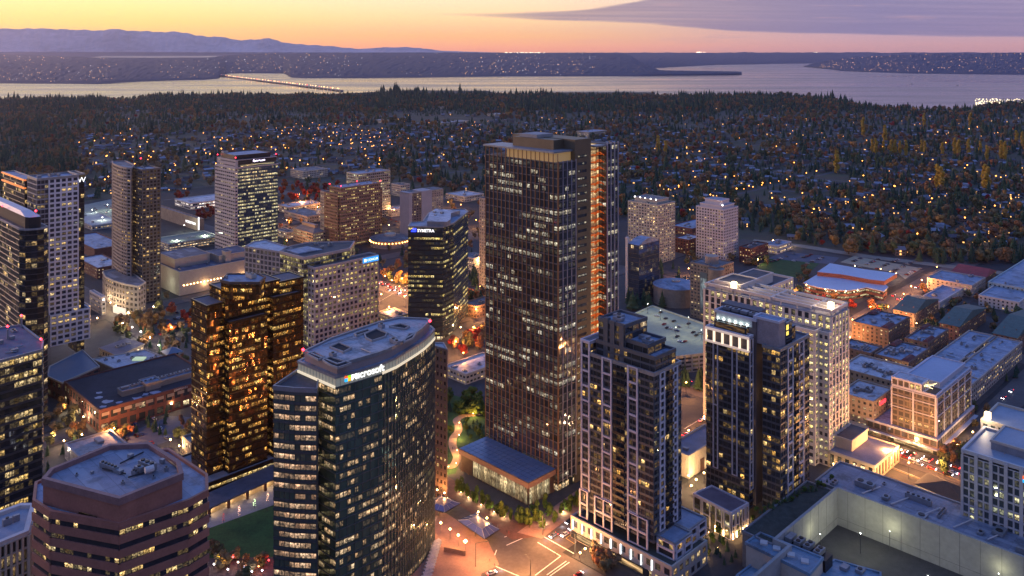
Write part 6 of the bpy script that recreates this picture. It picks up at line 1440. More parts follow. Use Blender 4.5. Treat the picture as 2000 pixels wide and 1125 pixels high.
# town edge in the picture: below this line stands the town, above it woods and houses
EDGE = [(-200, 395), (0, 395), (160, 392), (230, 385), (340, 372), (420, 372), (545, 350), (680, 345), (770, 348), (870, 372), (950, 385), (1205, 425), (1320, 432), (1345, 440), (1440, 448), (1500, 458), (1560, 474), (1700, 496), (1830, 512), (2000, 520), (2300, 540)]
def sx(x, pts): return float(np.interp(x, [p[0] for p in pts], [p[1] for p in pts]))
con, brd, red, hou = [], [], [], []
r = np.random.default_rng(99)
def dens(px, py):
    """conifer share, broadleaf share, house share at a picture place (0..1 each)"""
    h_ = 0
    if py < 225: c, b, h_ = .74, .24, .03
    elif px < 150: c, b, h_ = .55, .35, .05
    elif px < 760: 
        if py > 262-max(0, px-250)*.03: c, b, h_ = .09, .17, .60
        else: c, b, h_ = .50, .36, .08
    elif px < 1200: c, b, h_ = .38, .30, .28
    else: c, b, h_ = .47, .26, .20
    return c, b, h_
Y = 640.0
while Y < 4600:
    sp = 9.0+(Y-640)*.0050; x = -.68*Y
    if Y > 3300: sp = 19+(Y-3300)*.002
    while x < .68*Y:
        X, Yy = x+r.uniform(-.5, .5)*sp, Y+r.uniform(-.5, .5)*sp; x += sp
        px, py = px_of(X, Yy)
        if py < sx(px, SHORE)+.6 or px < -60 or px > 2060: continue
        if py > sx(px, EDGE): continue
        if py > 375 and blocked(X, Yy, 5): continue
        c, b, h_ = dens(px, py)
        U_, V_ = (X+Yy)*S, (Yy-X)*S; dv = abs((V_-640+44) % 88-44); du = abs((U_-1180+85) % 170-85); on_st = U_ > 1150 and Yy < 3500 and (dv < 8.5 or du < 8.5); by_st = U_ > 1150 and (8 < dv < 27 or 9 < du < 26)
        if on_st: continue
        n3 = math.sin(X*.019+3)*math.sin(Yy*.012+1)+.7*math.sin(X*.007-Yy*.010); n4 = math.sin(X*.0031+Yy*.0019)+math.sin(Yy*.0043-X*.0022)
        if n3 > 1.05 and Yy < 3400 and r.random() < .85: continue
        if Yy < 3300 and py > 215 and r.random() < .16+.12*n4: continue
        if by_st: h_ = min(.7, h_*1.9); c *= .7; b *= .8
        else: h_ *= .35
        # clustering
        n1 = math.sin(X*.011+1.7)*math.cos(Yy*.006-.4)+.6*math.sin(X*.029+Yy*.013)+.5*math.sin(X*.0047-Yy*.0081+2)
        open_ = .10*n1
        if px < 1250 and 205 < py < 262 and 800 < px < 960 and 228 < py < 240: continue
        q = r.random()
        if n1 > .5: c, b = c*.3, min(.75, b*2.2)
        elif n1 < -.4: c, b = min(.8, c*1.5), b*.4
        if 1100 < px < 1560 and 262 < py < 312 and r.random() < .5: c, b = .15, .6
        big = 1.0+max(0, Yy-2200)/5000
        if q < c: con.append((X, Yy, 0, r.uniform(11, 26)*big*(.95+.28*n1)*(1+(.32*math.exp(-((px-850)/95)**2) if py < 205 else 0))*(1+.28*math.sin(px*.031)*math.sin(px*.0117+2) if py < 215 else 1)*(1.3 if n4 > .9 else 1), r.uniform(.8, 1.15), r.uniform(0, 6.28), r.integers(3), r.random()))
        elif q < c+b:
            isr = r.random() < .045
            (red if isr else brd).append((X, Yy, 0, r.uniform(9, 18)*big*(1 if not isr else .8), r.uniform(.9, 1.3), r.uniform(0, 6.28), r.integers(3), (.55+.30*math.sin(X*.008+Yy*.004)+.22*math.sin(Yy*.017-X*.006)+r.uniform(-.22, .22)) % 1))
        elif q < c+b+h_ and (Yy < 2600 or r.random() < .5): hou.append((X, Yy, r.integers(4), r.integers(3), r.uniform(.85, 1.25)))
    Y += sp*.92
def zone(n, box, kind, h=(9, 14), tries=20):    # hand-set clumps in town: picture box of ground points
    x0, y0, x1, y1 = box; k = 0; assert x1 > x0 and y1 > y0, box
    for _ in range(n*tries):
        if k >= n: break
        px, py = r.uniform(x0, x1), r.uniform(y0, y1); X, Yy = P(px, py)
        if blocked(X, Yy, 3): continue
        kind.append((X, Yy, .1, r.uniform(*h), r.uniform(.9, 1.25), r.uniform(0, 6.28), r.integers(3), r.random())); k += 1
green = []
zone(26, (1225, 560, 1350, 608), con, (12, 20)); zone(30, (548, 362, 658, 398), red, (11, 15)); zone(14, (385, 400, 422, 430), red, (9, 12)); zone(4, (340, 385, 380, 395), red, (12, 15)); zone(30, (560, 352, 950, 400), brd); zone(16, (560, 352, 950, 390), con, (12, 20)); zone(34, (430, 400, 800, 520), con, (8, 13)); zone(24, (430, 400, 800, 520), brd, (7, 11)); zone(24, (545, 405, 790, 470), brd, (7, 10)); zone(20, (870, 400, 945, 500), brd, (8, 12))
zone(26, (225, 585, 330, 640), brd, (8, 12)); zone(34, (100, 640, 372, 715), brd, (6, 9)); zone(18, (100, 640, 372, 700), con, (5, 9)); zone(16, (1760, 640, 2000, 790), con, (6, 9)); zone(20, (1800, 560, 2000, 650), brd, (7, 10)); zone(12, (1840, 590, 1990, 640), con, (8, 12)); zone(6, (320, 590, 380, 660), red, (8, 11)); zone(9, (880, 600, 946, 700), red, (8, 12)); zone(12, (880, 560, 950, 690), brd, (9, 13))
zone(14, (745, 500, 800, 560), brd, (9, 13)); zone(16, (905, 500, 950, 620), con, (9, 14)); zone(14, (1545, 575, 1740, 612), brd, (7, 10)); zone(9, (1560, 590, 1740, 615), red, (6, 9)); zone(12, (1455, 505, 1500, 520), brd, (6, 9)); zone(8, (1560, 530, 1580, 560), brd, (7, 10))
zone(7, (1650, 480, 1760, 500), brd, (14, 20)); zone(5, (1630, 470, 1700, 492), red, (12, 16)); zone(12, (1790, 500, 1880, 520), con, (12, 18)); zone(10, (1820, 640, 1850, 660), con, (7, 10))
zone(8, (1330, 690, 1380, 760), con, (10, 17)); zone(7, (1280, 680, 1345, 700), con, (9, 13)); zone(6, (1750, 850, 1860, 885), brd, (5, 7)); zone(8, (1840, 880, 1880, 940), brd, (8, 11)); zone(10, (1880, 800, 1940, 850), brd, (6, 9))
zone(12, (85, 800, 190, 880), brd, (7, 11)); zone(10, (190, 845, 260, 862), brd, (6, 8)); zone(12, (225, 812, 330, 850), con, (5, 8)); zone(8, (340, 830, 375, 880), brd, (7, 10)); zone(8, (90, 860, 150, 960), con, (6, 10))
zone(8, (400, 1075, 430, 1085), brd, (4, 6)); zone(14, (415, 1090, 540, 1150), brd, (4, 7)); zone(8, (1160, 1085, 1200, 1120), brd, (7, 9)); zone(16, (1340, 1030, 1440, 1110), con, (3, 5)); zone(14, (1450, 960, 1600, 985), con, (3, 5)); zone(10, (1290, 520, 1380, 590), con, (9, 14)); zone(10, (1340, 500, 1440, 520), brd, (7, 10))
zone(14, (855, 780, 882, 850), green, (6, 9)); zone(5, (853, 850, 872, 895), green, (4, 6)); zone(20, (890, 775, 948, 815), green, (6, 10)); zone(14, (905, 822, 948, 868), con, (2, 4)); zone(8, (905, 815, 948, 860), green, (3, 5)); zone(5, (852, 800, 880, 850), con, (5, 8))
for px, py in ((893, 964), (902, 968), (913, 976), (926, 984), (943, 992), (957, 999), (972, 1008), (985, 1014), (998, 1021), (1012, 1025), (1024, 1028), (1034, 1032), (1050, 1022), (1060, 1038), (1083, 1024), (1072, 1012), (1096, 1008), (1108, 1000), (1122, 992), (1043, 1008), (1064, 998)):
    X, Yy = P(px, py); green.append((X, Yy, .2, r.uniform(7.5, 10), r.uniform(.55, .75), r.uniform(0, 6.28), r.integers(3), r.random()))
def near_sort(L): L.sort(key=lambda q: q[1]/max(q[3], 1))
for k in range(34):
    px = 1478+k*4.4+r.uniform(-3, 3); py = 1003-(px-1478)*.43+r.uniform(-5, 6); X, Yy = P(px, py, 16.2); (con if k % 3 else green).append((X, Yy, 16.2, r.uniform(1.8, 3.6), 1.3, k, k % 3, .5))
for px, py in ((1370, 1075), (1392, 1062), (1350, 1092), (1405, 1045), (1425, 1030), (1445, 1015), (1385, 1088), (1412, 1068), (1435, 1048), (1455, 1035), (1470, 1018)): X, Yy = P(px, py); green.append((X, Yy, .2, r.uniform(3.5, 6), .9, px, int(px) % 3, .5))
for L in (con, brd, red, green): near_sort(L)
def where(px, py):
    if py > 700: return 'in the streets between the near towers'
    if px < 760 and py > 340: return 'among the streets and car parks left of the black logo tower'
    if px < 760: return 'among the low houses left of the finned tower'
    if px < 1205: return 'behind the finned tower'
    return 'in the wooded suburb right of the finned tower'
def indiv(nm, cat, adj, recs, protosH, mat, n, group, parts=True, tr=True):
    meshes = []
    for k, (v, t) in enumerate(protosH):
        a = arr_obj(nm, v, t, mat, rnd=np.zeros(len(v))); b = arr_obj('trunk', *TRK, TRUNK); meshes.append((a.data, b.data)); bpy.data.objects.remove(a); bpy.data.objects.remove(b)
    for i, q in enumerate(recs[:n]):
        x, y, z, h, w, ro, k, _ = q; k = int(k); px, py = px_of(x, y)
        big = h*F/y > 28 and i < 140
        lb = adj+' '+where(px, py) if len((adj+' '+where(px, py)).split()) <= 16 else adj.split(' and ')[-1]+' '+where(px, py)
        if big:
            e = bpy.data.objects.new(nm, None); COL.objects.link(e); e.location = (x, y, z); e.scale = (h*w, h*w, h); e.rotation_euler = (0, 0, ro)
            c = bpy.data.objects.new('crown', meshes[k][0]); COL.objects.link(c); c.parent = e; t = bpy.data.objects.new('trunk', meshes[k][1]); COL.objects.link(t); t.parent = e
        else:
            e = bpy.data.objects.new(nm, meshes[k][0]); COL.objects.link(e); e.location = (x, y, z); e.scale = (h*w, h*w, h); e.rotation_euler = (0, 0, ro)
        tag(e, lb, cat, group+' '+where(px, py))
indiv('conifer', 'conifer', 'dark green conifer', con, CONH, LM_CON, 290, 'dark conifers')
indiv('autumn_tree', 'autumn tree', 'brown and orange autumn tree', brd, BRDH, LM_BRD, 290, 'brown autumn trees')
indiv('red_tree', 'red tree', 'red-leaved tree', red, BRDH, LM_RED, 200, 'red trees')
indiv('street_tree', 'green tree', 'small lit green tree', green, BRDH, LM_GRN, 130, 'small green trees')
merged('conifer_woods', CONL, con[290:], LM_CON, 'dark mass of conifer woods between town and lake', 'woods')
merged('broadleaf_woods', BRDL, brd[290:], LM_BRD, 'brown autumn woods mixed among the far houses', 'woods')
if len(red) > 200: merged('red_leaf_woods', BRDL, red[200:], LM_RED, 'scattered red autumn trees far off', 'woods')
# yellow poplars, each one countable
pop = [(1635, 338, 15), (1832, 372, 17), (1838, 374, 16), (1922, 372, 17), (1928, 374, 16), (1686, 265, 12), (1729, 280, 12), (1704, 302, 10), (1710, 303, 11), (1725, 302, 9), (1740, 303, 10), (1748, 303, 10), (1758, 302, 9), (1770, 304, 10), (1800, 300, 9), (1806, 302, 9), (1864, 302, 11), (1872, 305, 11), (1892, 304, 11), (1915, 302, 9), (1928, 314, 10), (1955, 310, 12), (1962, 312, 12), (1895, 250, 10), (1805, 248, 9), (1286, 300, 12), (1300, 305, 10), (1985, 285, 10), (1996, 287, 10), (1840, 305, 9)]
pm_ = arr_obj('poplar', *POPL, LM_POP, rnd=np.zeros(len(POPL[0]))); pmd = pm_.data; bpy.data.objects.remove(pm_); ptk = arr_obj('trunk', *trunk_arr(.3, .012), TRUNK); ptd = ptk.data; bpy.data.objects.remove(ptk)
for i, (px, py, hp) in enumerate(pop):
    X, Yy = P(px, py); h = hp*2.9*Yy/F; e = bpy.data.objects.new('poplar', None); COL.objects.link(e); e.location = (X, Yy, 0); e.scale = (h*1.15, h*1.15, h); e.rotation_euler = (0, 0, i)
    for nm, d in (('crown', pmd), ('trunk', ptd)): c = bpy.data.objects.new(nm, d); COL.objects.link(c); c.parent = e
    tag(e, 'tall narrow yellow poplar standing above the wooded suburb on the right', 'poplar', 'yellow poplars')
# ------------------------------------------------------------------ houses of the suburb
HR = [simple('house_roof_pale', (.13, .14, .165), .6, .2, .5), simple('house_roof_grey', (.075, .075, .09), .7, .2, .5), simple('house_roof_brown', (.06, .047, .045), .7, .2, .5), simple('house_roof_white', (.25, .26, .30), .5, .2, .5)]
HW = simple('house_wall', (.15, .13, .12), .8, .2, .5); HG = emis('house_window', (1, .52, .15), 2.2); HD = simple('house_window_dark', (.03, .03, .04), .2)
def house_mesh(k, style):
    w, l, h, rz = (11, 8, 3.2, 2.6) if style == 0 else ((16, 9, 3, 1.9) if style == 1 else (9, 9, 5.8, 2.6)); m = MB()
    m.prism([(-w/2, -l/2), (w/2, -l/2), (w/2, l/2), (-w/2, l/2)], 0, h, 0, False)
    R_ = random.Random(k*3+style)
    for s_ in (-1, 1):
        for i in range(3):
            x = -w/2+w*(i+.5)/3
            for lv in range(1 if h < 4 else 2): m.edgebox((x-.8, -l/2), (x+.8, -l/2), .02, .08, 1+lv*2.8, 2.5+lv*2.8, mi=1 if R_.random() < .32 else 2) if s_ < 0 else m.edgebox((x+.8, l/2), (x-.8, l/2), .02, .08, 1+lv*2.8, 2.5+lv*2.8, mi=1 if R_.random() < .3 else 2)
    for s_ in (-1, 1): m.edgebox((s_*w/2, -s_*-.0+(-1 if s_ > 0 else 1)), (s_*w/2, (1 if s_ > 0 else -1)), .02, .08, 1, 2.4, mi=1 if R_.random() < .3 else 2)
    W = m.build('house', [HW, HG, HD]); o = .7; m = MB(); a, b = w/2+o, l/2+o
    if style == 1:
        m.quad((-a, -b, h), (a, -b, h), (a-3, 0, h+rz), (-a+3, 0, h+rz)); m.quad((a, b, h), (-a, b, h), (-a+3, 0, h+rz), (a-3, 0, h+rz)); m.ngon([(a, -b, h), (a, b, h), (a-3, 0, h+rz)]); m.ngon([(-a, b, h), (-a, -b, h), (-a+3, 0, h+rz)])
    else:
        m.quad((-a, -b, h), (a, -b, h), (a, 0, h+rz), (-a, 0, h+rz)); m.quad((a, b, h), (-a, b, h), (-a, 0, h+rz), (a, 0, h+rz)); m.ngon([(a, -b, h), (a, b, h), (a, 0, h+rz)]); m.ngon([(-a, b, h), (-a, -b, h), (-a, 0, h+rz)])
    if k % 2: m.box(w*.2, -.5, h+rz*.5, w*.2+.8, .4, h+rz+1)
    Rr = m.build('roof', HR[k]); d = (W.data, Rr.data); bpy.data.objects.remove(W); bpy.data.objects.remove(Rr); return d
HM = {(k, s_): house_mesh(k, s_) for k in range(4) for s_ in range(3)}
hou.sort(key=lambda q: q[1])
HN = ['pale-roofed', 'grey-roofed', 'brown-roofed', 'white-roofed']; HS = ['bungalow', 'long hip-roofed house', 'two-storey house']
def hrot(i): return math.radians((45, 135, 20, -10)[i % 4]+(i*37 % 20)-10)
for i, (x, y, k, s_, q) in enumerate(hou[:300]):
    w, rf_ = HM[(int(k), int(s_))]; px, py = px_of(x, y)
    o = bpy.data.objects.new('house', w); COL.objects.link(o); o.location = (x, y, 0); o.rotation_euler = (0, 0, hrot(i)); o.scale = (q, q, q); c = bpy.data.objects.new('roof', rf_); COL.objects.link(c); c.parent = o
    t = HN[int(k)]+' '+HS[int(s_)]+' '+where(px, py); tag(o, t, 'house', t)
def far_houses():
    for k in range(4):
        pass
    m = MB(); r2 = random.Random(4)
    for i, (x, y, k, s_, q) in enumerate(hou[300:]):
        a = hrot(i); c, s = math.cos(a), math.sin(a); w, l, h, rz = [v_*q for v_ in ((11, 8, 3.2, 2.6), (16, 9, 3, 1.9), (9, 9, 5.8, 2.6))[int(s_)]]
        T_ = lambda X_, Y_, Z_: (x+X_*c-Y_*s, y+X_*s+Y_*c, Z_)
        A, B = w/2+.6, l/2+.6
        for sg in (-1, 1): m.quad(T_(-A*sg, -B*sg, h), T_(A*sg, -B*sg, h), T_(A*sg, 0, h+rz), T_(-A*sg, 0, h+rz), None, int(k)); m.ngon([T_(A*sg, -B*sg, h), T_(A*sg, B*sg, h), T_(A*sg, 0, h+rz)], 4)
        for (p, q2) in (((-w/2, -l/2), (w/2, -l/2)), ((w/2, -l/2), (w/2, l/2)), ((w/2, l/2), (-w/2, l/2)), ((-w/2, l/2), (-w/2, -l/2))):
            m.quad(T_(*p, 0), T_(*q2, 0), T_(*q2, h), T_(*p, h), None, 4)
            if r2.random() < .12:
                p1 = (p[0]+(q2[0]-p[0])*.3, p[1]+(q2[1]-p[1])*.3); p2 = (p[0]+(q2[0]-p[0])*.55, p[1]+(q2[1]-p[1])*.55); m.quad(T_(p1[0]*1.02, p1[1]*1.02, 1), T_(p2[0]*1.02, p2[1]*1.02, 1), T_(p2[0]*1.02, p2[1]*1.02, h*.8), T_(p1[0]*1.02, p1[1]*1.02, h*.8), None, 5)
    tag(m.build('houses', HR+[HW, HG]), 'crowd of small far houses with lit windows toward the lake', 'houses', kind='stuff')
far_houses()
# larger pale buildings among the woods
FARB = [('white school building beyond the towers with bright roof', 800, 238, 925, 246, 9, HR[3]), ('long pale school building far behind the finned tower', 940, 222, 995, 228, 8, HR[3]), ('second long pale school wing farther right', 1015, 215, 1075, 222, 8, HR[3]), ('flat office with rows of lit windows behind the finned tower top', 1115, 262, 1185, 270, 16, ROOFB), ('pale apartment terrace with lit roof edge among dark trees', 545, 345, 640, 350, 14, ROOFG), ('low hall with warm lights at the foot of the wooded hill', 850, 207, 890, 213, 7, ROOFG), ('brown-roofed low shop building left of the finned tower', 870, 385, 945, 395, 8, ROOFW), ('pale low office near the far road', 730, 235, 760, 240, 8, ROOFW), ('white commercial roof left among trees', 455, 385, 540, 392, 7, ROOFW), ('dark brick block behind the concrete slab tower', 765, 372, 800, 384, 18, ROOFD)]
for i, (lb, x0, y0, x1, y1, h, rm) in enumerate(FARB):
    b = Bx((x0*.55+x1*.45), 0, x0, x1, base=y1, h=None) if False else None
    Yb = F*H/(y1-HY); bb = Bx(x0*.5+x1*.5, HY+(H-h)*F/Yb, x0, x1, base=y1); bb.b = min(bb.b, 45); bb.a = min(bb.a, 120); bb.poly = bb.sub(0, bb.a, 0, bb.b)
    box_building('low_building', lb, bb, CREAM, W_LOW, rm, nun=3, seed=i, indiv=12, wf=.6, hf=.5, d=.25)
# ------------------------------------------------------------------ lights of the far country (too many to count)
def dots(name, pts, mat, label):
    m = MB()
    for x, y, z, s_ in pts: m.ball(x, y, z, s_)
    tag(m.build(name, mat), label, 'lights', kind='stuff')
def terrain_pts(G_, n, seed, zone_=None, s0=1.2, s1=5.2):
    r2 = random.Random(seed); out = []
    while len(out) < n:
        i = r2.randrange(len(G_)-1); jj = min(len(G_[0])-4.0, abs(r2.gauss(0, .42))*len(G_[0])); j = int(jj); f = jj-j; h = r2.random()
        p, q, p2, q2 = G_[i][j], G_[i][j+1], G_[i+1][j], G_[i+1][j+1]; x, y, z = [(p[k]*(1-f)+q[k]*f)*(1-h)+(p2[k]*(1-f)+q2[k]*f)*h for k in range(3)]
        px, py_ = px_of(x, y, z)
        if z < 4 or (zone_ and not zone_(px, j, r2)): continue
        out.append((x, y, z+9, (s0+(s1-s0)*r2.random()**3)*y/12000))
    return out
def clus(px, j, r2): return 0 < px < 1250 and (math.sin(px*.013+1)+math.sin(px*.041)*.6+.55 > r2.uniform(-.6, 1.3))
A_ = terrain_pts(FG, 950, 1, clus); dots('far_shore_light', A_[:700], emis('far_warm', (1, .55, .2), 3.2), 'tiny warm lights scattered over the far lake shore'); dots('far_shore_light', A_[700:], emis('far_cool', (.9, .85, .8), 2.6), 'tiny pale lights scattered over the far lake shore')
B_ = terrain_pts(FG3, 420, 2, lambda px, j, r2: 1600 < px < 2010); dots('peninsula_light', B_, emis('far_dim', (1, .50, .22), 3), 'tiny dim lights along the wooded peninsula')
C_ = [(*P(1040+r.uniform(0, 30), 105.2, 228), 240, 6) for _ in range(0)]
cl = []
for px0, px1, n in ((985, 1065, 40), (1360, 1378, 12), (1590, 1600, 3)):
    for _ in range(n): t = (random.uniform(px0, px1)-1000)/F; cl.append((t*15900, 15900, 238 if px0 < 1300 else 244, random.uniform(4, 8)))
dots('ridge_light', cl, emis('far_ridge', (1, .8, .55), 5), 'bright cluster of lights on the far ridge')
ml = [(*P(random.uniform(1905, 2000), random.uniform(193, 204), 3), 4, random.uniform(1.5, 3)) for _ in range(120)]
dots('marina_light', ml, emis('marina', (1, .8, .45), 4), 'cluster of marina lights on the lake shore at right')
# street lamps through the suburb
lm = MB().tube((0, 0, 0), (0, 0, 8), .12, 5); lm.tube((0, 0, 8), (1.6, 0, 8.3), .08, 4); lo = lm.build('street_lamp', STEEL); lmd = lo.data; bpy.data.objects.remove(lo)
def head(mt, s=1.0): 
    o = MB().ball(1.6, 0, 8.1, s).build('lamp_head', mt); d = o.data; bpy.data.objects.remove(o); return d
HO, HWm = head(emis('suburb_orange', (1, .36, .06), 9), 1.25), head(L_WARM, .6)
sub = []
r3 = random.Random(12); tries = 0
while len(sub) < 162 and tries < 9000:
    tries += 1; u_ = r3.random()
    px, py = (r3.uniform(150, 760), r3.uniform(255, 372)) if u_ < .72 else (r3.uniform(760, 2000), r3.uniform(250, 470))
    if py > sx(px, EDGE)-3: continue
    X, Yy = P(px, py); U_, V_ = (X+Yy)*S, (Yy-X)*S
    if U_ > 1180: V_ = 640+round((V_-640)/88)*88+5; U_ = 1180+round((U_-1180)/42.5)*42.5; X, Yy = uv2xy(U_, V_); px, py = px_of(X, Yy)
    n_ = math.sin(X*.02+Yy*.01)+math.sin(Yy*.017-X*.008)
    if n_ < r3.uniform(-1.4, 1.2): continue
    sub.append((X, Yy))
for i, (X, Yy) in enumerate(sub):
    o = bpy.data.objects.new('street_lamp', lmd); COL.objects.link(o); o.location = (X, Yy, 0); o.rotation_euler = (0, 0, i); c = bpy.data.objects.new('lamp_head', HO); COL.objects.link(c); c.parent = o
    w = where(*px_of(X, Yy)); tag(o, 'glowing orange street lamp '+w, 'street lamp', 'orange street lamps '+w)
sd_ = []
for _ in range(5200):
    px, py = r3.uniform(60, 790), r3.uniform(238, 368)
    if r3.random() < .2: px, py = r3.uniform(790, 2000), r3.uniform(235, 420)
    if py > sx(px, EDGE)-3: continue
    X, Yy = P(px, py); U_, V_ = (X+Yy)*S, (Yy-X)*S
    if U_ < 1150: continue
    V_ = 640+round((V_-640)/88)*88-5; U_ = 1180+round((U_-1180)/30)*30; X, Yy = uv2xy(U_, V_)
    if math.sin(X*.013+Yy*.006)+math.sin(Yy*.011-X*.005+1) < r3.uniform(-1.2, 1.9) or r3.random() < .55: continue
    sd_.append((X, Yy, 8, r3.uniform(.45, 1.05)))
dots('suburb_street_light', sd_, emis('suburb_orange', (1, .36, .06), 9), 'countless small orange street lights strung along the suburban roads')
# ------------------------------------------------------------------ floating bridge, boats
def bridge():
    A, B = P(432, 149, 0), P(668, 178, 0); rt = root('floating_bridge', 'long low floating bridge with lamps crossing the lake at left', 'bridge', (*A, -2))
    MB().bar(A, B, 20, 2, 6).build('deck', simple('bridge_deck', (.22, .2, .2), .8), rt); m = MB()
    for k in range(46): p = lerp(A, B, k/45); m.bar((p[0]-9, p[1]), (p[0]+9, p[1]), 10, -2, 2)
    m.build('pontoon', CONCD, rt)
    rr = random.Random(5); m = MB()
    for k in range(60):
        p = lerp(A, B, (k+rr.random()*.6)/60); MB().tube((*p, 6), (*p, 14), .3, 4).ball(*p, 14, 3.0 if k % 3 else 4.5, 1).build('lamp', [STEEL, emis('bridge_lamp', (1, .5, .2), 5) if k % 4 else emis('bridge_red', (1, .12, .08), 3)], rt)
    h_ = MB().bar(lerp(A, B, -.05), lerp(A, B, .06), 60, 6, 16); h_.build('approach_span', CONCD, rt)
bridge()
for i, (px, py, s_) in enumerate(((1780, 164, 1), (1870, 167, 1), (208, 159, 4))):
    x, y = P(px, py, -2); rt = root('sailboat' if i < 2 else 'moored_barge', ['small white boat on the lake, left of two', 'small white boat on the lake, right of two', 'pale moored barge with derrick near the far shore'][i], 'boat', (x, y, -2)); m = MB()
    m.ngon([(x-9*s_, y-3, 1), (x+9*s_, y-3, 1), (x+12*s_, y, 1), (x+9*s_, y+3, 1), (x-9*s_, y+3, 1)]); m.prism([(x-8*s_, y-2.5), (x+8*s_, y-2.5), (x+8*s_, y+2.5), (x-8*s_, y+2.5)], -2, 1); m.build('hull', WHITE, rt)
    if i < 2: MB().tube((x, y, 1), (x, y, 14), .5).build('mast', WHITE, rt)
    else:
        for a in (-6, 6): MB().tube((x+a, y, 1), (x+a*.6, y, 70), 1.6).build('derrick', WHITE, rt)
        MB().prism([(x-26, y-8), (x+14, y-8), (x+14, y+8), (x-26, y+8)], 1, 22).build('deckhouse', CREAM, rt)
# ================================================================== street level things
CG = winmat('canopy_glass', base=(.20, .26, .38), p=.0, st=.2, metal=.35, rough=.12, wob=.02)
def shelter(pts, label):
    z = 4.6; q = ccw([P(x, y, z) for x, y in pts]); c = cen(q); rt = root('bus_shelter', label, 'bus shelter', (*c[:2], 0)); t = [lerp(p, c[:2], .5) for p in q]; zt = z+1.5
    for k in range(4):
        j = (k+1) % 4; MB().quad((*q[k], z), (*q[j], z), (*t[j], zt), (*t[k], zt), [(k*9, 0), (k*9+6, 0), (k*9+5, 1), (k*9+1, 1)]).build('glass_panel', simple('canopy_blue', (.12, .15, .30), .25, .15, .2, metal=.3), rt)
        MB().tube((*q[k], z), (*t[k], zt), .16).build('rafter', GREYMET, rt); MB().tube((*q[k], z), (*q[j], z), .2).build('gutter', DKMET, rt); MB().tube((*t[k], zt), (*t[j], zt), .14).build('ridge_beam', GREYMET, rt)
        for s_ in (.33, .66): MB().tube((*lerp(q[k], q[j], s_), z+.06), (*lerp(t[k], t[j], s_), zt+.06), .08).build('rafter', GREYMET, rt)
    MB().ngon([(*p, zt+.02) for p in t]).build('top_panel', simple('canopy_top', (.15, .16, .20), .3, .15, .2), rt)
    for k in (.25, .5, .75):
        a, b = lerp(q[0], q[1], k), lerp(q[3], q[2], k); p = lerp(a, b, .5); MB().tube((*p, 0), (*p, z+1), .25, 8).build('column', STEEL, rt); light('shelter_lamp', *p, 3.9, 1800, (1, .72, .42), .3, rt)
    return rt
shelter(((893, 1016), (930, 1001), (976, 1034), (947, 1053)), 'pyramidal glass bus shelter nearer the crossing')
shelter(((826, 990), (862, 966), (900, 983), (869, 1001)), 'pyramidal glass bus shelter half hidden by the curved tower')
def lamp(px, py, z=5.0, e=2200, c=(1, .50, .18), mt=None, label='globe street lamp', s_=.45, name='street_lamp', group=None):
    x, y = P(px, py, z); rt = root(name, label, 'street lamp', (x, y, 0), group)
    MB().tube((x, y, 0), (x, y, z), .1, 6).build('pole', STEEL, rt); MB().ball(x, y, z+s_*.7, s_).build('lamp_head', mt or L_WARM, rt)
    light('lamp_light', x, y, z+s_*1.6, e, c, .4, rt)
ORG = (1, .42, .13)
for i, (px, py) in enumerate(((861, 1023), (879, 1035), (895, 1047))): lamp(px, py, 5, 6000, ORG, L_WARM, 'orange globe lamp in the diagonal row on the transit plaza', .6, group='plaza globe lamps')
lamp(909, 1060, 5, 10000, ORG, L_WARM, 'brightest globe lamp at the end of the plaza row', .95)
for px, py in ((854, 958), (868, 964), (860, 932), (934, 1001), (951, 1013)): lamp(px, py, 7, 3500, ORG, L_WARM, 'orange lamp along the kerb behind the bus shelters', .5, group='kerb lamps behind the shelters')
for px, py in ((1133, 1081), (1143, 1073)): lamp(px, py, 4, 4500, (1, .6, .3), L_WARM, 'lamp at the shop corner below the framed apartment tower', .5, group='shop corner lamps')
def mast(px, py, h, ax, ay, e, label):
    x, y = P(px, py, 0); rt = root('traffic_mast', label, 'street light mast', (x, y, 0)); MB().tube((x, y, 0), (x, y, h), .16, 6).build('pole', STEEL, rt); MB().tube((x, y, h), (x+ax, y+ay, h+.4), .1, 5).build('arm', STEEL, rt); MB().box(x+ax-.5, y+ay-.25, h+.2, x+ax+.5, y+ay+.25, h+.42).build('lamp_head', STEEL, rt)
    light('mast_light', x+ax, y+ay, h-.1, e, (1, .42, .14), .5, rt)
mast(929, 1108, 11, 5, 1, 27000, 'tall steel mast at the left corner of the crossing'); mast(1036, 1132, 9, -2, 3, 27000, 'steel mast at the near corner of the crossing'); mast(1123, 1089, 11, -5, 1, 27000, 'steel mast in front of the shop corner, right of the crossing'); mast(1060, 1046, 10, -1, -6, 24000, 'steel mast at the pavilion corner of the crossing')
for px, py in ((887, 905), (889, 880), (893, 850), (893, 826), (920, 808), (872, 912)): lamp(px+4, py, 3.2, 5500, (1, .50, .16), L_WARM, 'short lamp beside the winding garden path', .28, group='garden path lamps')
for px, py in ((900, 962), (915, 972), (940, 986), (965, 1000), (985, 1010), (1062, 1020), (1100, 1000)): lamp(px, py, 1.0, 1500, (1, .85, .45), L_WARM, 'low uplight under the row of green trees at the pavilion', .22, group='tree uplights')
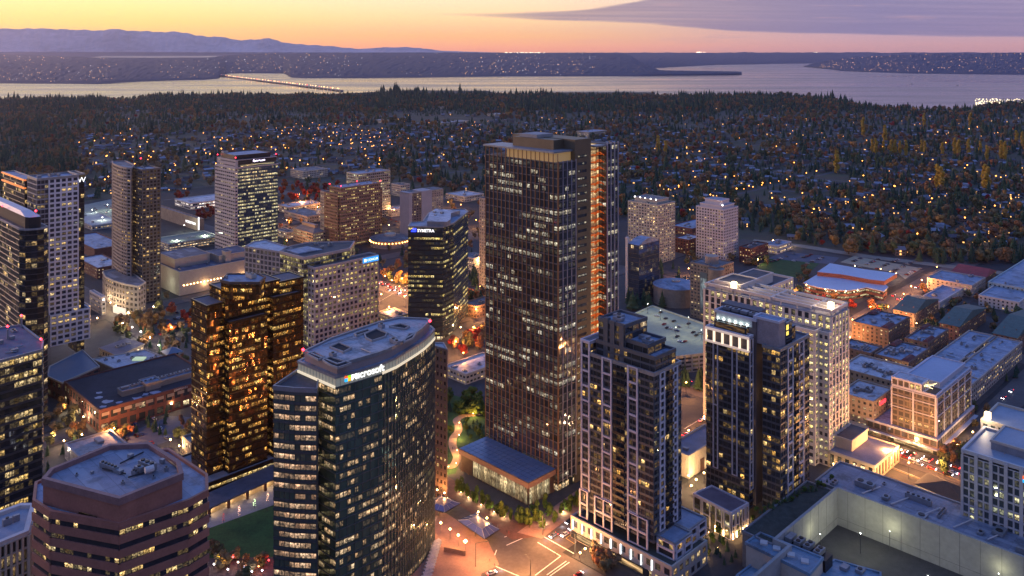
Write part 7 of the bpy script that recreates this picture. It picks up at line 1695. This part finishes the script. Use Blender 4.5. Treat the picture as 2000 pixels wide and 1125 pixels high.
# warm lamps elsewhere in town
TOWN = [(216, 592, 'a'), (226, 598, 'a'), (239, 607, 'b'), (251, 612, 'b'), (258, 640, 'b'), (275, 649, 'b'), (293, 660, 'b'), (310, 675, 'b'), (240, 632, 'b'), (160, 850, 'w'), (105, 852, 'w'), (125, 862, 'w'), (135, 880, 'b'), (223, 838, 'o'), (335, 790, 'w'), (333, 860, 'w'), (350, 872, 'w'), (163, 815, 'a'), (300, 600, 'a'), (335, 640, 'a'), (150, 640, 'b'), (190, 622, 'w'), (130, 625, 'w'), (560, 430, 'o'), (600, 440, 'o'), (640, 400, 'o'), (585, 380, 'o'), (660, 420, 'w'), (770, 410, 'o'), (760, 440, 'w'), (850, 410, 'w'), (930, 430, 'o'), (560, 400, 'w'), (205, 585, 'a'), (250, 590, 'a'),
        (752, 540, 'o'), (745, 575, 'o'), (785, 545, 'o'), (735, 560, 'o'), (765, 548, 'o'), (790, 580, 'o'), (800, 535, 'o'), (890, 668, 'o'), (905, 690, 'o'), (930, 605, 'o'), (925, 640, 'o'), (882, 600, 'o'), (900, 640, 'w'), (915, 665, 'w'), (780, 560, 'o'), (760, 600, 'o'), (938, 560, 'o'), (940, 512, 'o'),
        (1551, 570, 'o'), (1600, 592, 'o'), (1640, 608, 'o'), (1680, 640, 'o'), (1710, 625, 'o'), (1665, 625, 'o'), (1730, 615, 'o'), (1780, 560, 'o'), (1620, 600, 'o'), (1580, 585, 'o'), (1775, 905, 'o'), (1735, 880, 'o'), (1735, 600, 'o'), (1700, 600, 'o'), (1660, 660, 'o'), (1765, 575, 'o'), (1800, 548, 'o'), (1690, 655, 'w'), (1830, 522, 'o'), (1745, 632, 'o'),
        (1345, 842, 'o'), (1375, 815, 'o'), (1340, 748, 'o'), (1365, 700, 'a'), (1345, 930, 'w'), (1360, 938, 'w'), (1375, 925, 'w'), (1350, 950, 'w'), (1760, 880, 'o'), (1830, 905, 'o'), (1720, 935, 'w'), (1745, 940, 'w'), (1790, 862, 'w'), (1870, 870, 'w'), (1900, 845, 'w'), (1860, 812, 'w'),
        (1700, 700, 'w'), (1735, 672, 'w'), (1762, 652, 'w'), (1790, 632, 'w'), (1765, 745, 'w'), (1780, 730, 'w'), (1670, 520, 'w'), (1720, 526, 'w'), (1750, 535, 'w'), (1320, 560, 'o'), (1345, 525, 'o'), (1400, 500, 'w'), (1510, 470, 'w'), (1540, 475, 'w'), (1480, 508, 'w'),
        (360, 440, 'g'), (180, 410, 'g'), (200, 425, 'g'), (210, 400, 'g'), (345, 470, 'g'), (400, 460, 'g'), (470, 395, 'o'), (590, 395, 'o'), (620, 405, 'o'), (560, 470, 'o'), (700, 420, 'o'), (790, 420, 'o'), (875, 395, 'o'), (900, 400, 'o'), (300, 560, 'g'), (425, 585, 'g')]
TK = {'a': (6, 10000, (1, .72, .40), L_WARM, 'warm street lamp'), 'b': (7, 9000, (1, .80, .58), L_WHITE, 'whitish street lamp'), 'o': (9, 44000, ORG, L_ORG, 'sodium orange street lamp'), 'w': (5, 8500, (1, .62, .28), L_WARM, 'warm post lamp'), 'g': (9, 14000, (.85, 1, .75), L_WHITE, 'greenish white car park lamp')}
def tw(px, py):
    if py < 500 and px < 960: return 'at the far shopping streets on the left'
    if px < 400: return 'around the car parks in front of the left towers'
    if px < 960: return 'near the street and red trees by the black logo tower'
    if px < 1450 and py > 690: return 'in the gap between the two framed apartment towers'
    if py < 720: return 'along the orange street and school on the right'
    return 'by the busy street right of the white office tower'
for px, py, k in TOWN:
    z, e, c, mt, lb = TK[k]; t = tw(px, py); lamp(px, py, z, e, c, mt, lb+' '+t, .55 if k != 'g' else .5, group=lb+'s '+t)
for px, py in ((1352, 1076), (1368, 1052), (1384, 1040), (1400, 1026), (1420, 1014), (1440, 1004), (1378, 1082), (1402, 1070), (1428, 1046), (1462, 1012), (1340, 1066)):
    lamp(px, py, 1.6, 700, (1, .62, .26), L_WARM, 'low garden lamp on the terrace between the framed apartment towers', .2, group='terrace garden lamps')
# coloured festive lights in the lower-left plaza
for i, (px, py, c) in enumerate(((428, 1090, (1, .8, .1)), (436, 1100, (1, .6, .1)), (455, 1088, (1, .1, .1)), (465, 1098, (1, .8, .6)), (477, 1107, (.7, .7, 1)), (492, 1116, (.8, .8, 1)), (498, 1098, (1, .4, .2)), (505, 1106, (1, .3, .1)), (525, 1094, (1, .05, .05)), (418, 1102, (1, 1, .9)), (512, 1114, (.8, .8, 1)), (445, 1112, (.9, .9, 1)))):
    x, y = P(px, py, 2.5); MBx = MB().tube((x, y, 0), (x, y, 2.2), .08, 4).ball(x, y, 2.5, .5, 1); o = MBx.build('festive_lamp', [STEEL, emis('festive_%d' % i, c, 7)], loc=(x, y, 0))
    tag(o, ['yellow', 'amber', 'red', 'cream', 'violet', 'lilac', 'coral', 'orange', 'crimson', 'white', 'lavender', 'pale blue'][i]+' festive lamp in the small plaza below the lawn', 'festive lamp'); light('festive_light', x, y, 3.4, 350, c, .3)
for i, (px, py) in enumerate(((437, 1022), (467, 1008), (497, 994), (523, 982))):
    x, y = P(px, py, 0); rt = root('festive_tree', 'small bare tree wrapped in '+['dim red', 'pink-white', 'green-white', 'peach'][i]+' lights on the walkway', 'tree', (x, y, 0)); MB().tube((x, y, 0), (x, y, 2), .12, 5).build('trunk', TRUNK, rt)
    m = MB(); rr = random.Random(i)
    for k in range(26): a = rr.uniform(0, 6.28); zz = rr.uniform(1, 5); q = 1.3*(1-zz/6.5)*rr.uniform(.5, 1.1); m.ball(x+q*math.cos(a), y+q*math.sin(a), zz, .16)
    m.build('light_garland', emis('garl%d' % i, [(1, .1, .05), (1, .55, .4), (.7, 1, .5), (1, .6, .35)][i], 3 if i else .6), rt)
# ------------------------------------------------------------------ vehicles
def wheel(m, x, y, r_=.34): 
    n = 10; p = [(x+r_*math.cos(6.283*i/n), r_+r_*math.sin(6.283*i/n)) for i in range(n)]
    for s_ in (0,): m.ngon([(a, y-.1, b) for a, b in p]); m.ngon([(a, y+.1, b) for a, b in reversed(p)])
    for i in range(n): j = (i+1) % n; m.quad((p[i][0], y+.1, p[i][1]), (p[j][0], y+.1, p[j][1]), (p[j][0], y-.1, p[j][1]), (p[i][0], y-.1, p[i][1]))
def loft(m, secs, mi=0):      # stacked rings of 8 points (half widths, lengths) -> closed body
    rings = []
    for (x0, x1, w, z) in secs: c = min(.35, w*.35); rings.append([(x0+c, -w, z), (x1-c, -w, z), (x1, -w+c, z), (x1, w-c, z), (x1-c, w, z), (x0+c, w, z), (x0, w-c, z), (x0, -w+c, z)])
    for a, b in zip(rings, rings[1:]):
        for i in range(8): j = (i+1) % 8; m.quad(a[i], a[j], b[j], b[i], None, mi)
    m.ngon(rings[-1], mi); m.ngon(rings[0][::-1], mi)
CARC = [simple('paint_white', (.6, .6, .62), .25, .05), simple('paint_black', (.02, .02, .025), .2, .05), simple('paint_silver', (.32, .33, .35), .25, .05, metal=.5), simple('paint_red', (.3, .02, .02), .25, .05), simple('paint_blue', (.03, .06, .16), .25, .05)]
CN = ['white', 'black', 'silver', 'red', 'blue']
CWIN = simple('car_glass', (.02, .025, .03), .08, .05)
def mk(fn, name, mats): m = MB(); fn(m); o = m.build(name, mats); d = o.data; bpy.data.objects.remove(o); return d
def body(m): loft(m, [(-2.2, 2.2, .80, .28), (-2.3, 2.3, .9, .5), (-2.28, 2.28, .9, .78), (-2.15, 2.0, .84, .95)]); loft(m, [(-1.5, 1.0, .74, .95), (-1.1, .35, .60, 1.42), (-1.0, .2, .55, 1.46)])
def glass(m): loft(m, [(-1.62, 1.12, .755, .97), (-1.2, .5, .64, 1.36)])
WB = [mk(body, 'body', [c]) for c in CARC]; WG = mk(glass, 'window', [CWIN])
WW = mk(lambda m: wheel(m, 0, 0), 'wheel', [DKMET])
def hl(m): m.box(2.18, -.22, .6, 2.34, .22, .78)
def tl(m): m.box(-2.34, -.25, .62, -2.2, .25, .82)
WH = mk(hl, 'headlight', [HEADL]); WT = mk(tl, 'taillight', [TAIL]); WH0 = mk(hl, 'headlight', [CWIN]); WT0 = mk(tl, 'taillight', [simple('dull_red', (.15, .01, .01))])
def whole(ci):
    m = MB(); body(m); k = len(m.f); m2 = MB(); glass(m2)
    o = len(m.v); m.v += m2.v; m.f += [tuple(i+o for i in f) for f in m2.f]; m.uv += m2.uv; m.mi += [1]*len(m2.f)
    for x in (-1.4, 1.4):
        for y in (-.82, .82): k0 = len(m.f); wheel(m, x, y); m.mi[k0:] = [2]*(len(m.f)-k0)
    return m
def whole_mesh(ci, lit):
    m = whole(ci)
    for y in (-.6, .6): m.box(2.16, y-.24, .55, 2.36, y+.24, .8, 3); m.box(-2.36, y-.26, .58, -2.2, y+.26, .84, 4)
    o = m.build('car', [CARC[ci], CWIN, DKMET, HEADL if lit else CWIN, TAIL if lit else MC['dull_red']]); d = o.data; bpy.data.objects.remove(o); return d
WM = {(c, l): whole_mesh(c, l) for c in range(5) for l in (0, 1)}
def car(px, py, ang, ci, lit, where_, z=.2, parts=False):
    x, y = P(px, py, z); st = 'moving ' if lit else 'parked '
    if parts:
        e = root('car', st+CN[ci]+' car '+where_, 'car', (x, y, z), 'cars '+where_); e.rotation_euler = (0, 0, math.radians(ang))
        for nm, d, l in [('body', WB[ci], (0, 0, 0)), ('window', WG, (0, 0, 0))]+[('wheel', WW, (a, b, 0)) for a in (-1.4, 1.4) for b in (-.82, .82)]+[('headlight', WH if lit else WH0, (0, b, 0)) for b in (-.6, .6)]+[('taillight', WT if lit else WT0, (0, b, 0)) for b in (-.6, .6)]:
            o = bpy.data.objects.new(nm, d); COL.objects.link(o); o.parent = e; o.location = l
    else:
        e = bpy.data.objects.new('car', WM[(ci, lit)]); COL.objects.link(e); e.location = (x, y, z); e.rotation_euler = (0, 0, math.radians(ang)); tag(e, st+CN[ci]+' car '+where_, 'car', st+CN[ci]+' cars '+where_)
    if lit and parts:
        a = math.radians(ang); light('headlight_beam', x+5*math.cos(a), y+5*math.sin(a), .8, 130, (.85, .85, 1), .2)
rc = random.Random(21)
for i, (px, py, a, ci) in enumerate(((1081, 1048, 225, 2), (1103, 1046, 225, 0), (1112, 1021, 225, 1), (1118, 1033, 225, 2), (960, 1121, 30, 0), (1130, 1124, 45, 3))): car(px, py, a, ci, 1, ['heading the queue at the crossing', 'second in the queue at the crossing', 'third in the queue by the shop tower', 'beside the queue near the shop tower', 'turning at the near-left corner of the crossing', 'leaving the crossing at the bottom edge'][i], parts=True)
for k, v0 in enumerate((-5.5, -2, 2, 5.5)):
    for v in np.arange(95, 262, 7.5):
        if rc.random() < .3: continue
        u = 510+v0; x, y = uv2xy(u, v+rc.uniform(-3, 3)); px, py = px_of(x, y)
        if 1680 < px < 1890: car(px, py, 135 if v0 > 0 else 315, rc.choice((0, 1, 2, 2, 1, 3)), 1, 'in the busy traffic street right of the white office tower')
for v0 in (-6, -2.5, 2.5, 6):
    for v in np.arange(620, 820, 11):
        if rc.random() < .45: continue
        u = 510+v0; x, y = uv2xy(u, v+rc.uniform(-3, 3)); px, py = px_of(x, y)
        if 735 < px < 802: car(px, py, 135 if v0 > 0 else 315, rc.choice((0, 1, 2, 3)), 1, 'on the wide street left of the black logo tower')
for px, py, c in ((1283, 618, 0), (1300, 623, 1), (1297, 634, 3), (1303, 641, 1), (1311, 643, 0), (1325, 639, 2), (1322, 647, 4), (1354, 650, 1), (1360, 656, 1), (1323, 658, 1), (1328, 668, 0), (1338, 668, 3), (1316, 628, 1), (1345, 633, 1), (1290, 611, 1), (1368, 652, 2)): car(px, py, 45 if c % 2 else 135, c, 0, 'on the lit roof parking deck', DECKZ+.05)
def lot(box, n, z, w):
    k = 0
    while k < n:
        px, py = rc.uniform(box[0], box[2]), rc.uniform(box[1], box[3]); k += 1
        X, Y_ = P(px, py, z)
        if z < 1 and blocked(X, Y_, 2): continue
        u, v = round((X+Y_)*S/2.9)*2.9, round((Y_-X)*S/16)*16; X, Y_ = uv2xy(u, v); px, py = px_of(X, Y_, z); car(px, py, 135, rc.choice((0, 1, 2, 2, 4, 3)), 0, w, z)
lot((1660, 505, 1785, 538), 60, .3, 'in the pale car park behind the school'); lot((1500, 497, 1630, 514), 30, .3, 'in the blue car park by the playing field'); lot((110, 650, 215, 705), 26, .3, 'in the dark car park below the hotel'); lot((270, 610, 372, 655), 22, .3, 'in the car park left of the brown mirrored tower'); lot((235, 818, 372, 870), 14, .3, 'in the yard behind the red granite tower'); lot((170, 400, 220, 440), 34, .3, 'in the far lit car park between the left towers'); lot((540, 405, 780, 470), 50, .3, 'in the far lots around the brown precast tower'); lot((480, 400, 620, 440), 20, .3, 'in the far lots behind the pale concrete tower')
for px, py in ((1870, 522), (1815, 552), (1790, 562), (1745, 578), (1755, 585), (1720, 612), (1710, 622), (1765, 585), (1700, 600), (1675, 640), (1340, 742), (1346, 748), (1338, 850), (1370, 822), (1960, 778), (1975, 765), (1945, 800), (1925, 815), (1985, 800), (1955, 830)): car(px, py, rc.choice((45, 225)), rc.choice((0, 2, 3)), 1, 'on the streets among the right-hand apartments' if px > 1400 else 'on the road between the framed towers')
def bus(px, py, ang, label, c1):
    x, y = P(px, py, .2); e = root('bus', label, 'bus', (x, y, .2)); b = lambda nm, f, mt: mk(f, nm, [mt])
    parts = [('body', lambda m: loft(m, [(-6, 6, 1.2, .4), (-6.1, 6.1, 1.3, .8), (-6.1, 6.1, 1.3, 2.9), (-5.8, 5.8, 1.1, 3.15)]), c1), ('window_band', lambda m: loft(m, [(-6.13, 6.13, 1.33, 1.5), (-6.13, 6.13, 1.33, 2.4)]), emis('bus_window', (1, .8, .6), 1.2)), ('tail_panel', lambda m: m.box(-6.25, -1, .7, -6.1, 1, 1.1), TAIL), ('headlight', lambda m: m.box(6.1, -1, .7, 6.25, 1, .95), HEADL)]
    for nm, f, mt in parts: o = bpy.data.objects.new(nm, b(nm, f, mt)); COL.objects.link(o); o.parent = e
    for a in (-4, 4):
        for s_ in (-1.15, 1.15): o = bpy.data.objects.new('wheel', WW); COL.objects.link(o); o.parent = e; o.location = (a, s_, 0); o.scale = (1.4, 1.4, 1.4)
    e.rotation_euler = (0, 0, math.radians(ang))
bus(1706, 884, 315, 'white and red bus in the busy street beside the white office tower', simple('bus_white', (.5, .42, .42), .4)); bus(1714, 604, 45, 'pinkish bus on the orange street near the school', simple('bus_pink', (.45, .25, .22), .4))
# ------------------------------------------------------------------ people on the plaza
def person(px, py, z, ang, col, label, skin=(.35, .2, .14)):
    x, y = P(px, py, z); me = bpy.data.meshes.new('person')
    V = [(0, 0, .95), (0, .0, 1.2), (0, 0, 1.42), (0, .01, 1.53), (0, .02, 1.68), (.1, 0, .9), (.11, .14, .5), (.11, .05, .08), (.11, .18, .04), (-.1, 0, .9), (-.11, -.08, .5), (-.11, -.26, .1), (-.11, -.16, .03), (.2, 0, 1.4), (.25, -.08, 1.12), (.24, .04, .88), (-.2, 0, 1.4), (-.25, .08, 1.12), (-.24, .2, .92)]
    E = [(0, 1), (1, 2), (2, 3), (3, 4), (0, 5), (5, 6), (6, 7), (7, 8), (0, 9), (9, 10), (10, 11), (11, 12), (2, 13), (13, 14), (14, 15), (2, 16), (16, 17), (17, 18)]
    R_ = [.15, .14, .15, .06, .10, .09, .065, .045, .04, .09, .065, .045, .04, .07, .05, .035, .07, .05, .035]
    me.from_pydata(V, E, []); o = bpy.data.objects.new('person', me); COL.objects.link(o); sk = o.modifiers.new('skin', 'SKIN'); o.modifiers.new('sub', 'SUBSURF').levels = 1
    for i, q in enumerate(R_): me.skin_vertices[0].data[i].radius = (q, q*.8)
    me.skin_vertices[0].data[0].use_root = True
    me.materials.append(simple('cloth_'+col[0], col[1], .9)); o.location = (x, y, z); o.rotation_euler = (0, 0, math.radians(ang)); tag(o, label, 'person')
PC = [('black', (.02, .02, .025)), ('navy', (.03, .04, .09)), ('red', (.25, .03, .03)), ('grey', (.15, .15, .16)), ('tan', (.3, .22, .15))]
for i, (px, py, z, c, t) in enumerate(((990, 1042, .3, 0, 'walking beside the corner of the larger bus shelter'), (994, 1043, .3, 2, 'walking just right of the larger bus shelter'), (956, 1098, .3, 3, 'waiting at the plaza end of the crosswalk'), (966, 1107, .3, 1, 'standing near the turning white car'), (1086, 1085, .3, 0, 'standing at the right corner of the crossing'), (1132, 1092, .3, 1, 'by the shop corner lamps'), (890, 1052, .3, 4, 'crossing the plaza near the globe lamps'), (884, 878, .5, 0, 'strolling on the winding garden path'), (887, 875, .5, 4, 'walking further up the winding garden path'), (972, 1031, .3, 3, 'under the edge of the larger bus shelter'))):
    person(px, py, z, i*70, PC[c], 'person in '+PC[c][0]+' clothes '+t)
# low walls and stair of the plaza
a = P(867, 1078); b = P(910, 1086); o = MB().bar(a, b, 1.2, .3, 2.6).build('planter_wall', simple('planter_stone', (.30, .18, .13), .8), loc=(*a, .3)); tag(o, 'low curved stone planter wall on the plaza below the lamps', 'planter')
rt = root('outdoor_stair', 'pale flight of steps at the foot of the curved glass tower', 'stairs', (*P(838, 1110), 0))
for k in range(12):
    a, b = P(822+k*2.2, 1135-k*6), P(842+k*1.6, 1128-k*6); MB().bar(a, b, 2.0, .3, .5+k*.16).build('step', simple('step_blue', (.35, .36, .42), .7), rt)
# ================================================================== sky, sun, air, camera settings
w = bpy.data.worlds.new('World'); sc.world = w; w.use_nodes = True; nt = w.node_tree; nt.nodes.clear(); g = G(nt)
dr = g.n('TexCoord').outputs['Generated']; s = g.n('SeparateXYZ', {0: dr}); X, Y_, Z = s.outputs
hyp = g.m('SQRT', g.m('ADD', g.m('MULTIPLY', X, X), g.m('MULTIPLY', Y_, Y_))); e = g.m('DIVIDE', Z, g.m('MAXIMUM', hyp, .02))
sky_noise = g.n('TexNoise', {'Vector': g.n('VectorMath', {0: dr, 1: (3, 3, 60)}, operation='MULTIPLY').outputs[0], 'Scale': 1.0, 'Detail': 4.0}).outputs[0]
ef = g.m('POWER', g.m('MAXIMUM', g.m('MINIMUM', e, 3.0), 0.0), .5)      # sqrt spreads the low sky
ef = g.m('DIVIDE', ef, 1.7321)
q_ = lambda el: math.sqrt(el)/1.7321
ZEN = (.09, .25, .84)
Lr = g.ramp(ef, [(0, (1.0, .36, .12)), (q_(.012), (1.5, .68, .13)), (q_(.030), (1.5, .95, .17)), (q_(.052), (1.42, 1.10, .38)), (q_(.075), (1.35, 1.1, .62)), (q_(.2), (1.3, 1.08, 1.0)), (q_(.6), (.13, .29, .80)), (1, ZEN)])
Cr = g.ramp(ef, [(0, (1.0, .40, .24)), (q_(.006), (1.35, .52, .25)), (q_(.02), (1.42, .70, .22)), (q_(.042), (1.38, .92, .42)), (q_(.065), (1.35, 1.0, .62)), (q_(.2), (.74, .70, .72)), (q_(.6), (.13, .29, .80)), (1, ZEN)])
Rr = g.ramp(ef, [(0, (.68, .34, .34)), (q_(.008), (.84, .44, .40)), (q_(.018), (.82, .50, .50)), (q_(.06), (.70, .52, .66)), (q_(.2), (.50, .46, .66)), (q_(.6), (.13, .29, .80)), (1, ZEN)])
tx = g.m('ADD', g.m('MULTIPLY', g.m('DIVIDE', X, g.m('MAXIMUM', Y_, .12)), F), 1000.0)
front = g.mix(g.mr(tx, 150, 950, 0, 1, True), Lr, Cr); front = g.mix(g.mr(tx, 900, 1750, 0, 1, True), front, Rr)
# cloud bank: a wedge widening to the right, with streaks
py = g.m('SUBTRACT', HY, g.m('MULTIPLY', g.m('DIVIDE', Z, g.m('MAXIMUM', Y_, .12)), F))
cn = g.n('TexNoise', {'Vector': g.n('CombineXYZ', {0: g.m('MULTIPLY', tx, .004), 1: g.m('MULTIPLY', py, .07), 2: 0.0}).outputs[0], 'Scale': 1.0, 'Detail': 6.0, 'Roughness': .6}).outputs[0]
wob = g.m('MULTIPLY', g.m('SUBTRACT', cn, .5), 14.0)
lo = g.n('FloatCurve', {1: g.mr(tx, 700, 2200, 0, 1)}); cv = lo.mapping.curves[0]
def setc(node, pts):
    cv = node.mapping.curves[0]
    while len(cv.points) < len(pts): cv.points.new(.5, .5)
    for p, (a, b) in zip(cv.points, pts): p.location = ((a-700)/1500, (b+60)/160)
    node.mapping.update()
setc(lo, [(700, 26), (820, 28.5), (1000, 35), (1100, 41), (1250, 45), (1350, 53), (1450, 62), (1600, 66), (2000, 72), (2200, 74)])
hi = g.n('FloatCurve', {1: g.mr(tx, 700, 2200, 0, 1)}); setc(hi, [(700, 26), (820, 27), (1000, 26), (1100, 22), (1160, 16), (1240, 4), (1330, -20), (1450, -60), (2200, -60)])
lov = g.m('SUBTRACT', g.m('MULTIPLY', lo.outputs[0], 160), 60); hiv = g.m('SUBTRACT', g.m('MULTIPLY', hi.outputs[0], 160), 60)
yy = g.m('ADD', py, g.m('MULTIPLY', wob, g.mr(tx, 820, 1200, .12, .8)))
cm = g.m('MULTIPLY', g.m('MULTIPLY', g.mr(g.m('SUBTRACT', lov, yy), -2.5, 3.5, 0, 1, True), g.mr(g.m('SUBTRACT', yy, hiv), -3, 3, 0, 1, True)), g.mr(tx, 780, 1120, .0, .90, True))
ccol = g.mix(g.mr(tx, 1000, 1700, 0, 1), (.46, .31, .33), (.25, .225, .40)); ccol = g.mix(g.mr(cn, .35, .7, 0, .35), ccol, (.36, .31, .46))
cm = g.m('MULTIPLY', cm, g.mr(e, .10, .45, 1, .0))
cn2 = g.n('TexNoise', {'Vector': g.n('CombineXYZ', {0: g.m('MULTIPLY', tx, .0022), 1: g.m('MULTIPLY', g.m('ADD', py, g.m('MULTIPLY', tx, -.012)), .16), 2: 3.0}).outputs[0], 'Scale': 1.0, 'Detail': 5.0}).outputs[0]
cm = g.m('MULTIPLY', cm, g.mr(cn2, .30, .6, .80, 1.0, True))
front = g.mix(cm, front, ccol)
st2 = g.m('MULTIPLY', g.mr(cn, .56, .68, 0, .35, True), g.mr(tx, 900, 1300, 0, 1)); front = g.mix(g.m('MULTIPLY', st2, g.mr(e, .0, .02, .6, 1)), front, (.72, .42, .42))
Br = g.ramp(ef, [(0, (.16, .13, .22)), (q_(.03), (.30, .23, .36)), (q_(.12), (.31, .29, .44)), (q_(.4), (.24, .31, .64)), (q_(1.0), (.20, .33, .80)), (1, ZEN)])
col = g.mix(g.mr(Y_, -.25, .45, 0, 1, True), Br, front)
col = g.mix(g.mr(e, -.02, .0, 1, 0), col, (.10, .09, .13))
bg = g.n('Background', {'Color': col, 'Strength': 1.0}); ow = g.n('OutputWorld', {0: bg.outputs[0]})
w.cycles.sampling_method = 'MANUAL'; w.cycles.sample_map_resolution = 1024
su = bpy.data.lights.new('sun', 'SUN'); su.energy = 2.2; su.angle = math.radians(12); su.color = (1, .60, .40); so_ = bpy.data.objects.new('sun', su); COL.objects.link(so_)
sd = Vector((-.87, .48, .10)).normalized(); so_.rotation_euler = sd.to_track_quat('Z', 'Y').to_euler()
# the air
hz, nt = nt_new('haze_air'); g = G(nt); pv = g.n('VolumePrincipled', {'Color': (.72, .70, .95, 1), 'Density': 1.7e-5, 'Anisotropy': .75}); g.out(None, pv.outputs[0])
ho = MB().box(-19000, -700, -8, 19000, 27600, 1020).build('haze', hz); tag(ho, kind='stuff')
sc.view_settings.view_transform = 'Standard'; sc.view_settings.look = 'None'; sc.view_settings.gamma = 1; sc.view_settings.exposure = 0
cy = sc.cycles; cy.max_bounces = 5; cy.diffuse_bounces = 2; cy.glossy_bounces = 3; cy.transmission_bounces = 2; cy.volume_bounces = 1; cy.transparent_max_bounces = 6
cy.use_denoising = True; cy.sample_clamp_indirect = 4; cy.sample_clamp_direct = 0; cy.caustics_reflective = False; cy.caustics_refractive = False; cy.use_light_tree = True
